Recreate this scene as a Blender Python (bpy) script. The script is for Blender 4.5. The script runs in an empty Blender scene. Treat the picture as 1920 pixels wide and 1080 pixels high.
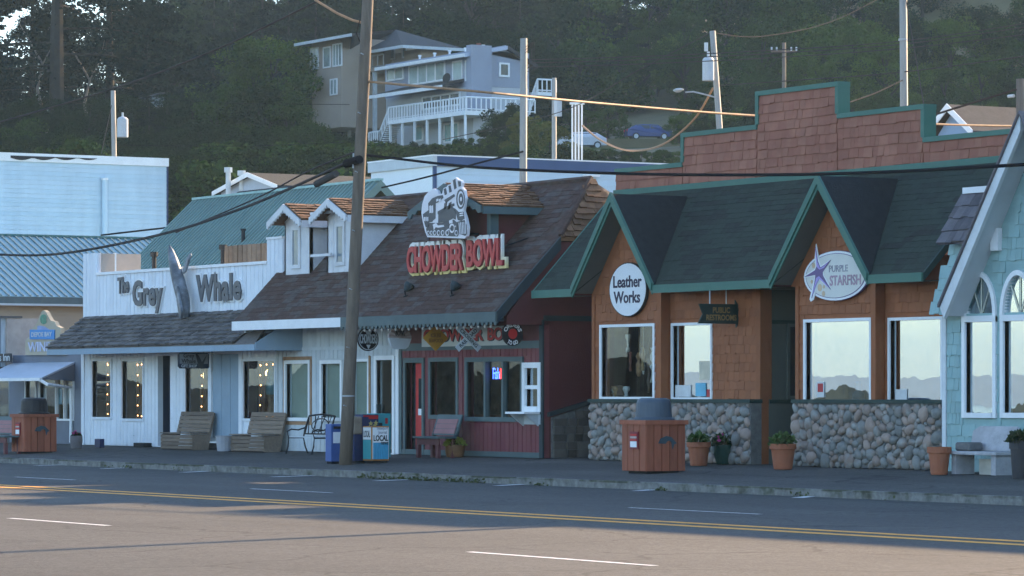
import bpy, bmesh, math, random
import numpy as np
from mathutils import Vector, Matrix, Euler
random.seed(7); np.random.seed(7)
R = math.radians
SC = bpy.context.scene
COL = SC.collection

# ------------------------------------------------------------------ camera, sky, sun, exposure
LENS = 128.0
FPX = LENS / 36.0 * 1920.0            # focal length in photo pixels
PSI = math.atan(4060.0 / FPX)         # angle between the view axis and the street
CX, CY, CZ = 79.5, -44.4, 1.52        # eye: across the street, a little above head height of the road
HOR = 738.0                           # horizon row in the photo
VX, VY = -math.cos(PSI), math.sin(PSI)
RX, RY = math.sin(PSI), math.cos(PSI)
cam = bpy.data.cameras.new('camera'); cam.lens = LENS; cam.sensor_width = 36.0
cam.shift_y = (HOR - 540.0) / 1920.0; cam.clip_start = 0.5; cam.clip_end = 9000
cam_o = bpy.data.objects.new('camera', cam); COL.objects.link(cam_o)
cam_o.location = (CX, CY, CZ); cam_o.rotation_euler = (R(90), 0, R(90) - PSI)
SC.camera = cam_o

SUN_EL = R(21.0); SUN_AZ = math.atan2(-0.30, 0.954)     # behind the buildings, a little to the left of square
sun_dir = Vector((math.sin(SUN_AZ) * math.cos(SUN_EL), math.cos(SUN_AZ) * math.cos(SUN_EL), math.sin(SUN_EL)))
W_ = bpy.data.worlds.new('World'); SC.world = W_; W_.use_nodes = True
nt = W_.node_tree; nt.nodes.clear()
sky = nt.nodes.new('ShaderNodeTexSky'); sky.sky_type = 'NISHITA'; sky.sun_disc = False
sky.sun_elevation = SUN_EL; sky.sun_rotation = SUN_AZ; sky.air_density = 1.0; sky.dust_density = 0.4; sky.ozone_density = 2.6
bg = nt.nodes.new('ShaderNodeBackground'); bg.inputs['Strength'].default_value = 0.11
wo = nt.nodes.new('ShaderNodeOutputWorld')
nt.links.new(sky.outputs[0], bg.inputs[0]); nt.links.new(bg.outputs[0], wo.inputs[0])
sl = bpy.data.lights.new('sun', 'SUN'); sl.energy = 4.3; sl.angle = R(0.9); sl.color = (1.0, 0.70, 0.41)
so = bpy.data.objects.new('sun', sl); COL.objects.link(so)
so.rotation_euler = sun_dir.to_track_quat('Z', 'Y').to_euler(); so.location = (0, 60, 60)
SC.view_settings.view_transform = 'Standard'; SC.view_settings.look = 'None'
SC.view_settings.exposure = 2.05; SC.view_settings.gamma = 1.0; SC.view_settings.use_curve_mapping = False
SC.render.filter_size = 1.6
SC.cycles.max_bounces = 5; SC.cycles.diffuse_bounces = 2; SC.cycles.glossy_bounces = 3; SC.cycles.adaptive_threshold = 0.025; SC.cycles.transparent_max_bounces = 10; SC.cycles.volume_bounces = 0
SC.cycles.use_denoising = True

# ------------------------------------------------------------------ survey: photo rows and columns -> metres on a wall plane
def _u(px): return (px - 960.0) / FPX
def tY(px, Y): return (Y - CY) / (VY + _u(px) * RY)
def tX(px, X): return (X - CX) / (VX + _u(px) * RX)
def XP(px, Y): return CX + tY(px, Y) * (VX + _u(px) * RX)
def YP(px, X): return CY + tX(px, X) * (VY + _u(px) * RY)
def ZP(px, py, Y): return CZ + (HOR - py) / FPX * tY(px, Y)
def ZX(px, py, X): return CZ + (HOR - py) / FPX * tX(px, X)
def WP(px, py, Y): return Vector((XP(px, Y), Y, ZP(px, py, Y)))
def WX(px, py, X): return Vector((X, YP(px, X), ZX(px, py, X)))
def WT(px, py, t):
    return Vector((CX + t * (VX + _u(px) * RX), CY + t * (VY + _u(px) * RY), CZ + (HOR - py) / FPX * t))
def GP(px, py, z):
    t = (CZ - z) * FPX / (py - HOR); return WT(px, py, t)
KY, KZ, ROADZ = -5.6, -0.22, -0.36            # kerb line, kerb top, road level
def swz(Y): return KZ * min(1.0, max(0.0, -Y / -KY))
def SW(px, py):                               # a point of the sloping pavement
    a = VY + _u(px) * RY; k = KZ / KY         # z = k*Y  (Y<0)
    b = py - HOR
    Y = (FPX * a * CZ + b * CY) / (b + FPX * a * k) if False else None
    # FPX*(CZ-kY)*a = b*(Y-CY)
    Y = (FPX * a * CZ + b * CY) / (b + FPX * a * k)
    return Vector((XP(px, Y), Y, k * Y))

# ------------------------------------------------------------------ materials
MATS = {}
def M(name, col, rough=0.65, var=0.10, nvar=0.18, ns=3.0, bump=0.0, bs=30.0, metal=0.0, col2=None, amt2=0.5,
      stretch=(1, 1, 1), spec=0.3, trans=0.0, ns2=None, diffuse=False):
    if name in MATS: return MATS[name]
    m = bpy.data.materials.new(name); m.use_nodes = True; t = m.node_tree; n = t.nodes; n.clear()
    L = t.links.new
    out = n.new('ShaderNodeOutputMaterial'); b = n.new('ShaderNodeBsdfPrincipled')
    b.inputs['Roughness'].default_value = rough; b.inputs['Metallic'].default_value = metal
    b.inputs['Specular IOR Level'].default_value = spec
    geo = n.new('ShaderNodeNewGeometry'); mp = n.new('ShaderNodeMapping'); mp.inputs['Scale'].default_value = stretch
    L(geo.outputs['Position'], mp.inputs['Vector'])
    nz = n.new('ShaderNodeTexNoise'); nz.inputs['Scale'].default_value = ns; nz.inputs['Detail'].default_value = 7; nz.inputs['Roughness'].default_value = 0.62
    L(mp.outputs[0], nz.inputs['Vector'])
    info = n.new('ShaderNodeObjectInfo')
    ad = n.new('ShaderNodeMath'); ad.operation = 'ADD'; L(info.outputs['Random'], ad.inputs[0]); L(geo.outputs['Random Per Island'], ad.inputs[1])
    fr = n.new('ShaderNodeMath'); fr.operation = 'FRACT'; L(ad.outputs[0], fr.inputs[0])
    # value = 1 + var*(2r-1) + nvar*(2n-1)
    m1 = n.new('ShaderNodeMath'); m1.operation = 'MULTIPLY_ADD'; m1.inputs[1].default_value = 2 * var; m1.inputs[2].default_value = 1 - var
    L(fr.outputs[0], m1.inputs[0])
    m2 = n.new('ShaderNodeMath'); m2.operation = 'MULTIPLY_ADD'; m2.inputs[1].default_value = 4 * nvar; m2.inputs[2].default_value = -2 * nvar
    L(nz.outputs['Fac'], m2.inputs[0])
    m3 = n.new('ShaderNodeMath'); m3.operation = 'ADD'; L(m1.outputs[0], m3.inputs[0]); L(m2.outputs[0], m3.inputs[1])
    hs = n.new('ShaderNodeHueSaturation'); L(m3.outputs[0], hs.inputs['Value'])
    if col2 is not None:
        nz2 = n.new('ShaderNodeTexNoise'); nz2.inputs['Scale'].default_value = ns2 or ns * 0.45; nz2.inputs['Detail'].default_value = 5
        L(mp.outputs[0], nz2.inputs['Vector'])
        a2 = n.new('ShaderNodeMath'); a2.operation = 'MULTIPLY_ADD'; a2.inputs[1].default_value = 0.45; L(fr.outputs[0], a2.inputs[0]); L(nz2.outputs['Fac'], a2.inputs[2])
        rp = n.new('ShaderNodeValToRGB'); rp.color_ramp.elements[0].position = 0.95 - amt2; rp.color_ramp.elements[1].position = 1.15 - amt2
        rp.color_ramp.elements[0].color = (*col, 1); rp.color_ramp.elements[1].color = (*col2, 1)
        L(a2.outputs[0], rp.inputs[0]); L(rp.outputs[0], hs.inputs['Color'])
    else:
        hs.inputs['Color'].default_value = (*col, 1)
    if diffuse:
        b = n.new('ShaderNodeBsdfDiffuse'); L(hs.outputs[0], b.inputs['Color'])
    else: L(hs.outputs[0], b.inputs['Base Color'])
    if bump > 0:
        nb = n.new('ShaderNodeTexNoise'); nb.inputs['Scale'].default_value = bs; nb.inputs['Detail'].default_value = 4
        L(mp.outputs[0], nb.inputs['Vector'])
        bp = n.new('ShaderNodeBump'); bp.inputs['Strength'].default_value = bump; bp.inputs['Distance'].default_value = 0.03
        L(nb.outputs['Fac'], bp.inputs['Height']); L(bp.outputs[0], b.inputs['Normal'])
    if trans > 0:
        tr = n.new('ShaderNodeBsdfTranslucent'); L(hs.outputs[0], tr.inputs['Color'])
        mx = n.new('ShaderNodeMixShader'); mx.inputs[0].default_value = trans
        L(b.outputs[0], mx.inputs[1]); L(tr.outputs[0], mx.inputs[2]); L(mx.outputs[0], out.inputs[0])
    else:
        L(b.outputs[0], out.inputs[0])
    MATS[name] = m; return m
def emit(name, col, s):
    if name in MATS: return MATS[name]
    m = bpy.data.materials.new(name); m.use_nodes = True; n = m.node_tree.nodes; n.clear()
    e = n.new('ShaderNodeEmission'); e.inputs[0].default_value = (*col, 1); e.inputs[1].default_value = s
    o = n.new('ShaderNodeOutputMaterial'); m.node_tree.links.new(e.outputs[0], o.inputs[0]); MATS[name] = m; return m
def glass(name, tint=(0.85, 0.9, 0.9), boost=1.0, add=0.02, rough=0.0, wob=0.0):
    m = bpy.data.materials.new(name); m.use_nodes = True; t = m.node_tree; n = t.nodes; n.clear(); L = t.links.new
    o = n.new('ShaderNodeOutputMaterial'); tr = n.new('ShaderNodeBsdfTransparent'); tr.inputs[0].default_value = (*tint, 1)
    g = n.new('ShaderNodeBsdfGlossy'); g.inputs['Roughness'].default_value = rough; g.inputs['Color'].default_value = (.84, .95, 1.0, 1)
    fr = n.new('ShaderNodeFresnel'); g0 = n.new('ShaderNodeNewGeometry'); mr = n.new('ShaderNodeMapRange'); mr.inputs[3].default_value = 1.52; mr.inputs[4].default_value = 1/1.52; L(g0.outputs['Backfacing'], mr.inputs[0]); L(mr.outputs[0], fr.inputs[0])   # a thin pane: same from both sides
    ma = n.new('ShaderNodeMath'); ma.operation = 'MULTIPLY_ADD'; ma.use_clamp = True; ma.inputs[1].default_value = boost; ma.inputs[2].default_value = add
    L(fr.outputs[0], ma.inputs[0]); mx = n.new('ShaderNodeMixShader'); L(ma.outputs[0], mx.inputs[0]); L(tr.outputs[0], mx.inputs[1]); L(g.outputs[0], mx.inputs[2])
    if wob > 0:
        geo = n.new('ShaderNodeNewGeometry'); nz = n.new('ShaderNodeTexNoise'); nz.inputs['Scale'].default_value = 1.6; L(geo.outputs['Position'], nz.inputs['Vector'])
        bp = n.new('ShaderNodeBump'); bp.inputs['Strength'].default_value = wob; bp.inputs['Distance'].default_value = 0.02; L(nz.outputs['Fac'], bp.inputs['Height']); L(bp.outputs[0], g.inputs['Normal'])
    L(mx.outputs[0], o.inputs[0]); MATS[name] = m; return m

# ------------------------------------------------------------------ meshes and objects
ORG = {}
class MB:
    def __init__(s): s.v = []; s.f = []; s.m = []; s.mi = 0
    def add(s, vs, fs, mi=None):
        b = len(s.v); s.v += [tuple(p) for p in vs]
        for f in fs: s.f.append([b + i for i in f]); s.m.append(s.mi if mi is None else mi)
        return s
    def box(s, x0, x1, y0, y1, z0, z1, mi=None):
        if x0 > x1: x0, x1 = x1, x0
        if y0 > y1: y0, y1 = y1, y0
        if z0 > z1: z0, z1 = z1, z0
        vs = [(x0,y0,z0),(x1,y0,z0),(x1,y1,z0),(x0,y1,z0),(x0,y0,z1),(x1,y0,z1),(x1,y1,z1),(x0,y1,z1)]
        return s.add(vs, [(3,2,1,0),(4,5,6,7),(0,1,5,4),(1,2,6,5),(2,3,7,6),(3,0,4,7)], mi)
    def hexa(s, b, t, mi=None):           # bottom 4 points (ccw from above), top 4
        return s.add(list(b) + list(t), [(3,2,1,0),(4,5,6,7),(0,1,5,4),(1,2,6,5),(2,3,7,6),(3,0,4,7)], mi)
    def quad(s, a, b, c, d, mi=None): return s.add([a,b,c,d], [(0,1,2,3)], mi)
    def slab(s, pts, off, mi=None):       # polygon extruded by a vector
        n = len(pts); off = Vector(off); p = [Vector(q) for q in pts]; q = [a + off for a in p]
        fs = [tuple(range(n)), tuple(range(2*n-1, n-1, -1))] + [(i, n+i, n+(i+1)%n, (i+1)%n) for i in range(n)]
        return s.add(p + q, fs, mi)
    def tube(s, p0, p1, r0, r1=None, n=8, cap=True, mi=None):
        r1 = r0 if r1 is None else r1; p0 = Vector(p0); p1 = Vector(p1); d = (p1 - p0)
        if d.length < 1e-6: return s
        d.normalize(); a = d.orthogonal().normalized(); b = d.cross(a)
        vs = []
        for p, r in ((p0, r0), (p1, r1)):
            for i in range(n):
                an = 2*math.pi*i/n; vs.append(p + a*(r*math.cos(an)) + b*(r*math.sin(an)))
        fs = [(i, (i+1)%n, n+(i+1)%n, n+i) for i in range(n)]
        if cap: fs += [tuple(range(n-1,-1,-1)), tuple(range(n, 2*n))]
        return s.add(vs, fs, mi)
    def path(s, pts, r, n=6, mi=None):
        pts = [Vector(p) for p in pts]; k = len(pts); vs = []; fs = []
        rr = r if isinstance(r, (list, tuple)) else [r]*k
        up = Vector((0.13, 0.21, 0.97))
        for i, p in enumerate(pts):
            d = (pts[min(i+1,k-1)] - pts[max(i-1,0)]).normalized(); a = d.cross(up)
            if a.length < 1e-3: a = d.orthogonal()
            a.normalize(); b = d.cross(a)
            for j in range(n):
                an = 2*math.pi*j/n; vs.append(p + a*(rr[i]*math.cos(an)) + b*(rr[i]*math.sin(an)))
        for i in range(k-1):
            for j in range(n): fs.append((i*n+j, i*n+(j+1)%n, (i+1)*n+(j+1)%n, (i+1)*n+j))
        fs += [tuple(range(n-1,-1,-1)), tuple(range((k-1)*n, k*n))]
        return s.add(vs, fs, mi)
    def lathe(s, c, prof, n=20, mi=None, sx=1.0, sy=1.0):   # prof: (radius, height)
        vs = []; fs = []; k = len(prof)
        for r, h in prof:
            for j in range(n):
                an = 2*math.pi*j/n; vs.append((c[0] + sx*r*math.cos(an), c[1] + sy*r*math.sin(an), c[2] + h))
        for i in range(k-1):
            for j in range(n): fs.append((i*n+j, i*n+(j+1)%n, (i+1)*n+(j+1)%n, (i+1)*n+j))
        fs += [tuple(range(n-1,-1,-1)), tuple(range((k-1)*n, k*n))]
        return s.add(vs, fs, mi)
    def build(s, name, mats, parent=None, smooth=False, org=None, bevel=0.0):
        if not isinstance(mats, (list, tuple)): mats = [mats]
        o0 = Vector(org) if org is not None else (ORG[parent.name] if parent is not None else Vector((0,0,0)))
        me = bpy.data.meshes.new(name)
        me.from_pydata([(p[0]-o0[0], p[1]-o0[1], p[2]-o0[2]) for p in s.v], [], s.f)
        for m in mats: me.materials.append(m)
        if len(mats) > 1: me.polygons.foreach_set('material_index', s.m)
        if smooth: me.polygons.foreach_set('use_smooth', [True]*len(me.polygons))
        me.update()
        bm = bmesh.new(); bm.from_mesh(me); bmesh.ops.recalc_face_normals(bm, faces=bm.faces); bm.to_mesh(me); bm.free()
        o = bpy.data.objects.new(name, me); COL.objects.link(o)
        if bevel > 0:
            md = o.modifiers.new('bevel', 'BEVEL'); md.width = bevel; md.segments = 2; md.limit_method = 'ANGLE'
        if parent is not None: o.parent = parent; ORG[o.name] = o0
        elif org is not None: o.location = o0; ORG[o.name] = o0
        else: ORG[o.name] = o0
        return o
def tag(o, label, cat, group=None):
    o['label'] = label; o['category'] = cat
    if group: o['group'] = group
    return o
def thing(name, label, cat, loc, group=None):
    o = bpy.data.objects.new(name, None); COL.objects.link(o); o.location = loc; o.empty_display_size = 0.2
    ORG[o.name] = Vector(loc); return tag(o, label, cat, group)
def struct(o, kind='structure'): o['kind'] = kind; return o
def box(parent, name, mat, x0, x1, y0, y1, z0, z1, bevel=0.0):
    return MB().box(x0, x1, y0, y1, z0, z1).build(name, mat, parent, bevel=bevel)
def copy_thing(src, loc, label, rz=None):
    c = src.copy(); COL.objects.link(c); c.location = loc; c['label'] = label
    if rz is not None: c.rotation_euler = (0, 0, rz)
    ORG[c.name] = Vector(loc)
    def kids(a, b):
        for ch in list(a.children):
            d = ch.copy(); COL.objects.link(d); d.parent = b; kids(ch, d)
    kids(src, c); return c

# many alike pieces: shared unit meshes, each its own object, the overflow joined
UNIT = {}
def unit(kind, mat, k=0):
    key = (kind, mat.name, k)
    if key in UNIT: return UNIT[key]
    rnd = random.Random(hash((kind, k)) % 1000 + k*17)
    b = MB()
    if kind == 'wedge':       # x -.5...5, z 0..1, y 0 (back) .. -1 (front, thick at the butt)
        j = [rnd.uniform(-0.02, 0.03) for _ in range(4)]
        vs = [(-.5+j[0],0,0),(.5-j[1],0,0),(.5-j[1],-1,0+j[2]),(-.5+j[0],-1,0+j[3]),(-.5+j[0],0,1),(.5-j[1],0,1),(.5-j[1],-.25,1),(-.5+j[0],-.25,1)]
        b.add(vs, [(0,1,2,3),(7,6,5,4),(3,2,6,7),(0,3,7,4),(2,1,5,6),(1,0,4,5)])
    elif kind == 'board':
        vs = [(-.5,0,0),(.5,0,0),(.44,-1,0),(-.44,-1,0),(-.5,0,1),(.5,0,1),(.44,-1,1),(-.44,-1,1)]
        b.add(vs, [(0,1,2,3),(7,6,5,4),(3,2,6,7),(0,3,7,4),(2,1,5,6),(1,0,4,5)])
    elif kind == 'lap':
        vs = [(-.5,0,0),(.5,0,0),(.5,-1,0),(-.5,-1,0),(-.5,0,1),(.5,0,1),(.5,-.2,1),(-.5,-.2,1)]
        b.add(vs, [(0,1,2,3),(7,6,5,4),(3,2,6,7),(0,3,7,4),(2,1,5,6),(1,0,4,5)])
    elif kind == 'fish':      # pointed shingle
        vs = [(-.48,0,.35),(0,0,0),(.48,0,.35),(.48,0,1),(-.48,0,1)]
        b.slab(vs, (0,-1,0))
    elif kind == 'stone':     # rounded cobble, front half bulging to -y
        n = 9; vs = [(0,-1,0)]; e = [rnd.uniform(.86,1.1) for _ in range(n)]
        for rr, dd in ((.55,-.86),(.9,-.45),(1.0,.1)):
            for i in range(n):
                a = 2*math.pi*i/n; vs.append((rr*e[i]*math.cos(a), dd + rnd.uniform(-.04,.04), rr*e[i]*math.sin(a)))
        fs = [(0, 1+i, 1+(i+1)%n) for i in range(n)]
        for q in (0, 1):
            for i in range(n): fs.append((1+q*n+i, 1+(q+1)*n+i, 1+(q+1)*n+(i+1)%n, 1+q*n+(i+1)%n))
        b.add(vs, fs)
    me = bpy.data.meshes.new(kind); me.from_pydata(b.v, [], b.f); me.materials.append(mat)
    bm = bmesh.new(); bm.from_mesh(me); bmesh.ops.recalc_face_normals(bm, faces=bm.faces)
    if kind == 'stone' and bm.faces[0].calc_center_median().y * bm.faces[0].normal.y < 0:
        bmesh.ops.reverse_faces(bm, faces=bm.faces)
    bm.to_mesh(me); bm.free()
    if kind == 'stone': me.polygons.foreach_set('use_smooth', [True]*len(me.polygons))
    me.update(); UNIT[key] = me; return me
def pieces(parent, name, lst, limit=300):
    """lst: (mesh, world loc, scale(x,y,z), rot Euler tuple)"""
    o0 = ORG[parent.name]
    lst = sorted(lst, key=lambda q: -abs(q[2][0]*q[2][2]))
    for me, loc, sc, rot in lst[:limit]:
        o = bpy.data.objects.new(name, me); COL.objects.link(o); o.parent = parent
        o.location = Vector(loc) - o0; o.scale = sc; o.rotation_euler = rot
    rest = lst[limit:]
    if rest:
        b = MB()
        for me, loc, sc, rot in rest:
            mt = Matrix.Translation(loc) @ Euler(rot).to_matrix().to_4x4() @ Matrix.Diagonal((*sc, 1))
            b.add([mt @ v.co for v in me.vertices], [tuple(p.vertices) for p in me.polygons])
        o = b.build(name, lst[0][0].materials[0], parent); struct(o, 'stuff')

# walls parallel to the street with real openings.  hole = (x0,x1,z0,z1)
def wall(parent, name, mat, x0, x1, z0, z1, y, holes=(), th=0.16):
    xs = sorted(set([x0, x1] + [min(max(h[i], x0), x1) for h in holes for i in (0, 1)]))
    zs = sorted(set([z0, z1] + [min(max(h[i], z0), z1) for h in holes for i in (2, 3)]))
    b = MB()
    inh = lambda x, z: any(h[0] < x < h[1] and h[2] < z < h[3] for h in holes)
    for i in range(len(xs)-1):
        for j in range(len(zs)-1):
            xa, xb, za, zb = xs[i], xs[i+1], zs[j], zs[j+1]
            if xb-xa < 1e-5 or zb-za < 1e-5: continue
            if not inh((xa+xb)/2, (za+zb)/2):
                b.quad((xa,y,za),(xb,y,za),(xb,y,zb),(xa,y,zb)); b.quad((xb,y+th,za),(xa,y+th,za),(xa,y+th,zb),(xb,y+th,zb))
    for h in holes:
        b.quad((h[0],y,h[2]),(h[0],y+th,h[2]),(h[0],y+th,h[3]),(h[0],y,h[3])); b.quad((h[1],y,h[2]),(h[1],y,h[3]),(h[1],y+th,h[3]),(h[1],y+th,h[2]))
        b.quad((h[0],y,h[3]),(h[0],y+th,h[3]),(h[1],y+th,h[3]),(h[1],y,h[3])); b.quad((h[0],y,h[2]),(h[1],y,h[2]),(h[1],y+th,h[2]),(h[0],y+th,h[2]))
    b.quad((x0,y,z0),(x0,y+th,z0),(x0,y+th,z1),(x0,y,z1)); b.quad((x1,y,z0),(x1,y,z1),(x1,y+th,z1),(x1,y+th,z0)); b.quad((x0,y,z1),(x1,y,z1),(x1,y+th,z1),(x0,y+th,z1))
    return b.build(name, mat, parent)
def boards(parent, mat, x0, x1, z0, z1, y, w=0.2, th=0.018, holes=(), name='board', top=None):
    lst = []; n = max(1, round((x1-x0)/w)); w = (x1-x0)/n
    for i in range(n):
        xa = x0 + i*w; xc = xa + w/2
        zt = z1 if top is None else min(z1, top(xc))
        segs = [(z0, zt)]
        for h in holes:
            if h[0]-w*.35 < xc < h[1]+w*.35:
                ns = []
                for a, b_ in segs:
                    if h[2] >= b_ or h[3] <= a: ns.append((a, b_)); continue
                    if h[2]-a > .04: ns.append((a, h[2]))
                    if b_-h[3] > .04: ns.append((h[3], b_))
                segs = ns
        for a, b_ in segs:
            if b_-a > 0.03: lst.append((unit('board', mat), (xc, y-.001, a), (w*.95, th*random.uniform(.9,1.5), b_-a), (0,0,0)))
    pieces(parent, name, lst)
def laps(parent, mat, xa, xb, z0, z1, y, h=0.16, th=0.02, face='-y', name='siding_board'):
    n = max(1, round((z1-z0)/h)); h = (z1-z0)/n; lst = []
    for i in range(n):
        if face == '-y': lst.append((unit('lap', mat), ((xa+xb)/2, y-.001, z0+i*h), (xb-xa, th, h*1.03), (0,0,0)))
        else: lst.append((unit('lap', mat), (y+.001, (xa+xb)/2, z0+i*h), (xb-xa, th, h*1.03), (0,0,R(90))))
    pieces(parent, name, lst)
def shingles(parent, mat, x0, x1, z0, z1, y, rowh=0.2, wr=(0.12, 0.3), th=0.025, inside=None, holes=(), name='shingle', kind='wedge', limit=300, jit=0.012):
    lst = []; n = max(1, round((z1-z0)/rowh)); rowh = (z1-z0)/n
    for i in range(n):
        x = x0 - random.uniform(0, wr[0]); z = z0 + i*rowh
        while x < x1:
            w = random.uniform(*wr); a, b_ = max(x, x0), min(x+w, x1); x += w
            if b_-a < .04: continue
            if inside and not all(inside(xx, zz) for xx in (a, b_) for zz in (z+.01, z+rowh)): continue
            bad = False
            for h in holes:
                if b_ > h[0]+.02 and a < h[1]-.02 and z+rowh > h[2]+.03 and z < h[3]-.03:
                    if a < h[0]-.04: b_ = h[0]
                    elif b_ > h[1]+.04: a = h[1]
                    else: bad = True
            if bad or b_-a < .04: continue
            lst.append((unit(kind, mat, random.randrange(3)), ((a+b_)/2, y-.001, z + random.uniform(-jit, jit)), (b_-a-.008, th*random.uniform(.8,1.3), rowh*1.04), (0,0,0)))
    return lst
def roof_pieces(mat, p0, eu, ed, L, D, rowh, wr, th, inside=None, kind='wedge'):
    """pieces on a sloping roof. p0: eave corner, eu: unit along eave, ed: unit up the slope"""
    eu = Vector(eu).normalized(); ed = Vector(ed).normalized(); nn = eu.cross(ed).normalized()
    if nn.z < 0: nn = -nn
    rot = Matrix((eu, -nn, ed)).transposed()
    if rot.determinant() < 0: rot = Matrix((-eu, -nn, ed)).transposed()
    e = rot.to_euler(); lst = []; n = max(1, round(D/rowh)); rowh = D/n
    for i in range(n):
        x = -random.uniform(0, wr[0])
        while x < L:
            w = random.uniform(*wr); a, b_ = max(x, 0), min(x+w, L); x += w
            if b_-a < .03: continue
            if inside and not inside((a+b_)/2, (i+.5)*rowh): continue
            loc = Vector(p0) + eu*((a+b_)/2) + ed*(i*rowh - random.uniform(0, rowh*.18)) + nn*.004
            lst.append((unit(kind, mat, random.randrange(3)), loc, (b_-a-.006, th*random.uniform(.7,1.4), rowh*1.12), tuple(e)))
    return lst
def window(parent, x0, x1, z0, z1, y, fm, gm, fw=0.07, proud=0.03, vx=(), hz=(), back=None, name='window'):
    b = MB(); yo, yi = y-proud, y+.09
    b.box(x0-fw, x0, yo, yi, z0-fw, z1+fw); b.box(x1, x1+fw, yo, yi, z0-fw, z1+fw)
    b.box(x0, x1, yo, yi, z1, z1+fw); b.box(x0, x1, yo-.02, yi, z0-fw, z0)
    w = b.build(name, fm, parent)
    for q in vx: box(w, 'mullion', fm, q-fw*.4, q+fw*.4, yo+.012, yi-.002, z0, z1)
    for q in hz: box(w, 'mullion', fm, x0, x1, yo+.014, yi-.004, q-fw*.35, q+fw*.35)
    xs = [x0] + list(vx) + [x1]
    for i in range(len(xs)-1):
        p = MB(); p.quad((xs[i],y+.05,z0),(xs[i+1],y+.05,z0),(xs[i+1],y+.05,z1),(xs[i],y+.05,z1)); p.build('pane', gm, w)
    if back is not None: box(w, 'blind', back, x0, x1, y+.14, y+.15, z0, z1)
    return w
def room(parent, mat, x0, x1, y0, y1, z0, z1):
    b = MB()
    b.quad((x0,y1,z0),(x1,y1,z0),(x1,y1,z1),(x0,y1,z1)); b.quad((x0,y0,z0),(x1,y0,z0),(x1,y1,z0),(x0,y1,z0)); b.quad((x0,y0,z1),(x1,y0,z1),(x1,y1,z1),(x0,y1,z1))
    b.quad((x0,y0,z0),(x0,y1,z0),(x0,y1,z1),(x0,y0,z1)); b.quad((x1,y0,z0),(x1,y1,z0),(x1,y1,z1),(x1,y0,z1))
    return b.build('interior', mat, parent)

# ------------------------------------------------------------------ lettering (the built-in font, as solid letters)
def text_data(body, weight=0.0, space=1.0, res=3):
    cu = bpy.data.curves.new('t', 'FONT'); cu.body = body; cu.offset = weight; cu.extrude = 0.5; cu.resolution_u = res; cu.space_character = space
    cu.align_x = 'CENTER'; cu.space_line = 0.95
    ob = bpy.data.objects.new('t', cu); COL.objects.link(ob); dg = bpy.context.evaluated_depsgraph_get(); dg.update()
    me = bpy.data.meshes.new_from_object(ob.evaluated_get(dg))
    v = np.array([tuple(q.co) for q in me.vertices]); f = [tuple(p.vertices) for p in me.polygons]
    bpy.data.objects.remove(ob); bpy.data.curves.remove(cu); bpy.data.meshes.remove(me)
    return v, f
TXT = {}
def prep(key, body, weight=0.0, space=1.0):
    TXT[key] = text_data(body, weight, space)
def letter(parent, key, mat, o, ux, uz, w, h, depth=0.02, name='lettering', grow=0.0, warp=None):
    """fit text into a rectangle: o lower-left corner, ux/uz unit vectors, front faces ux x uz"""
    v, f = TXT[key]; mn = v.min(0); mx = v.max(0); ux = Vector(ux); uz = Vector(uz); nn = ux.cross(uz); o = Vector(o); b = MB(); vs = []
    for p in v:
        a = (p[0]-mn[0])/(mx[0]-mn[0])*(w+2*grow)-grow; c = (p[1]-mn[1])/(mx[1]-mn[1])*(h+2*grow)-grow
        if warp: a, c = warp(a/w, c/h); a *= w; c *= h
        vs.append(o + ux*a + uz*c + nn*((p[2]+.5)*depth))
    b.add(vs, f); return b.build(name, mat, parent)
prep('grey', 'Grey', .035, 1.05); prep('grey_o', 'Grey', .075, 1.05); prep('whale', 'Whale', .035, 1.05); prep('whale_o', 'Whale', .075, 1.05)
prep('the', 'The', .03); prep('the_o', 'The', .07)
prep('chowder', 'CHOWDER', .03, .93); prep('bowl', 'BOWL', .03, .95); prep('chowder_o', 'CHOWDER', .10, .93); prep('bowl_o', 'BOWL', .10, .95)
prep('leather', 'Leather\nWorks', .022); prep('restroom', 'PUBLIC\nRESTROOMS', .025); prep('purple', 'PURPLE'); prep('starfish', 'STARFISH', .02)
prep('chowders', 'CHOWDERS', .02); prep('bowl_s', 'CHOWDER\nBOWL', .02); prep('seafood', 'ICELESS\nSEAFOOD', .012); prep('rail', 'RAILROAD', .02); prep('cross', 'CROSSING', .02)
prep('orders', 'ORDERS', .03); prep('togo', 'TO GO', .03); prep('fish', 'Fish', .0); prep('c', '& C', .0)
prep('local', 'LOCAL', .03); prep('news', 'news', .02); prep('scenic', 'Newport\nJournal', .0); prep('loc', 'LOCAL', .02)
prep('depoe', 'DEPOE BAY', .02); prep('wine', 'WINERY', .02); prep('gwsmall', 'Grey\nWhale', .02); prep('gift', 'GIFT SHOP', .01); prep('bbar', "n's Inn", .01)
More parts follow.
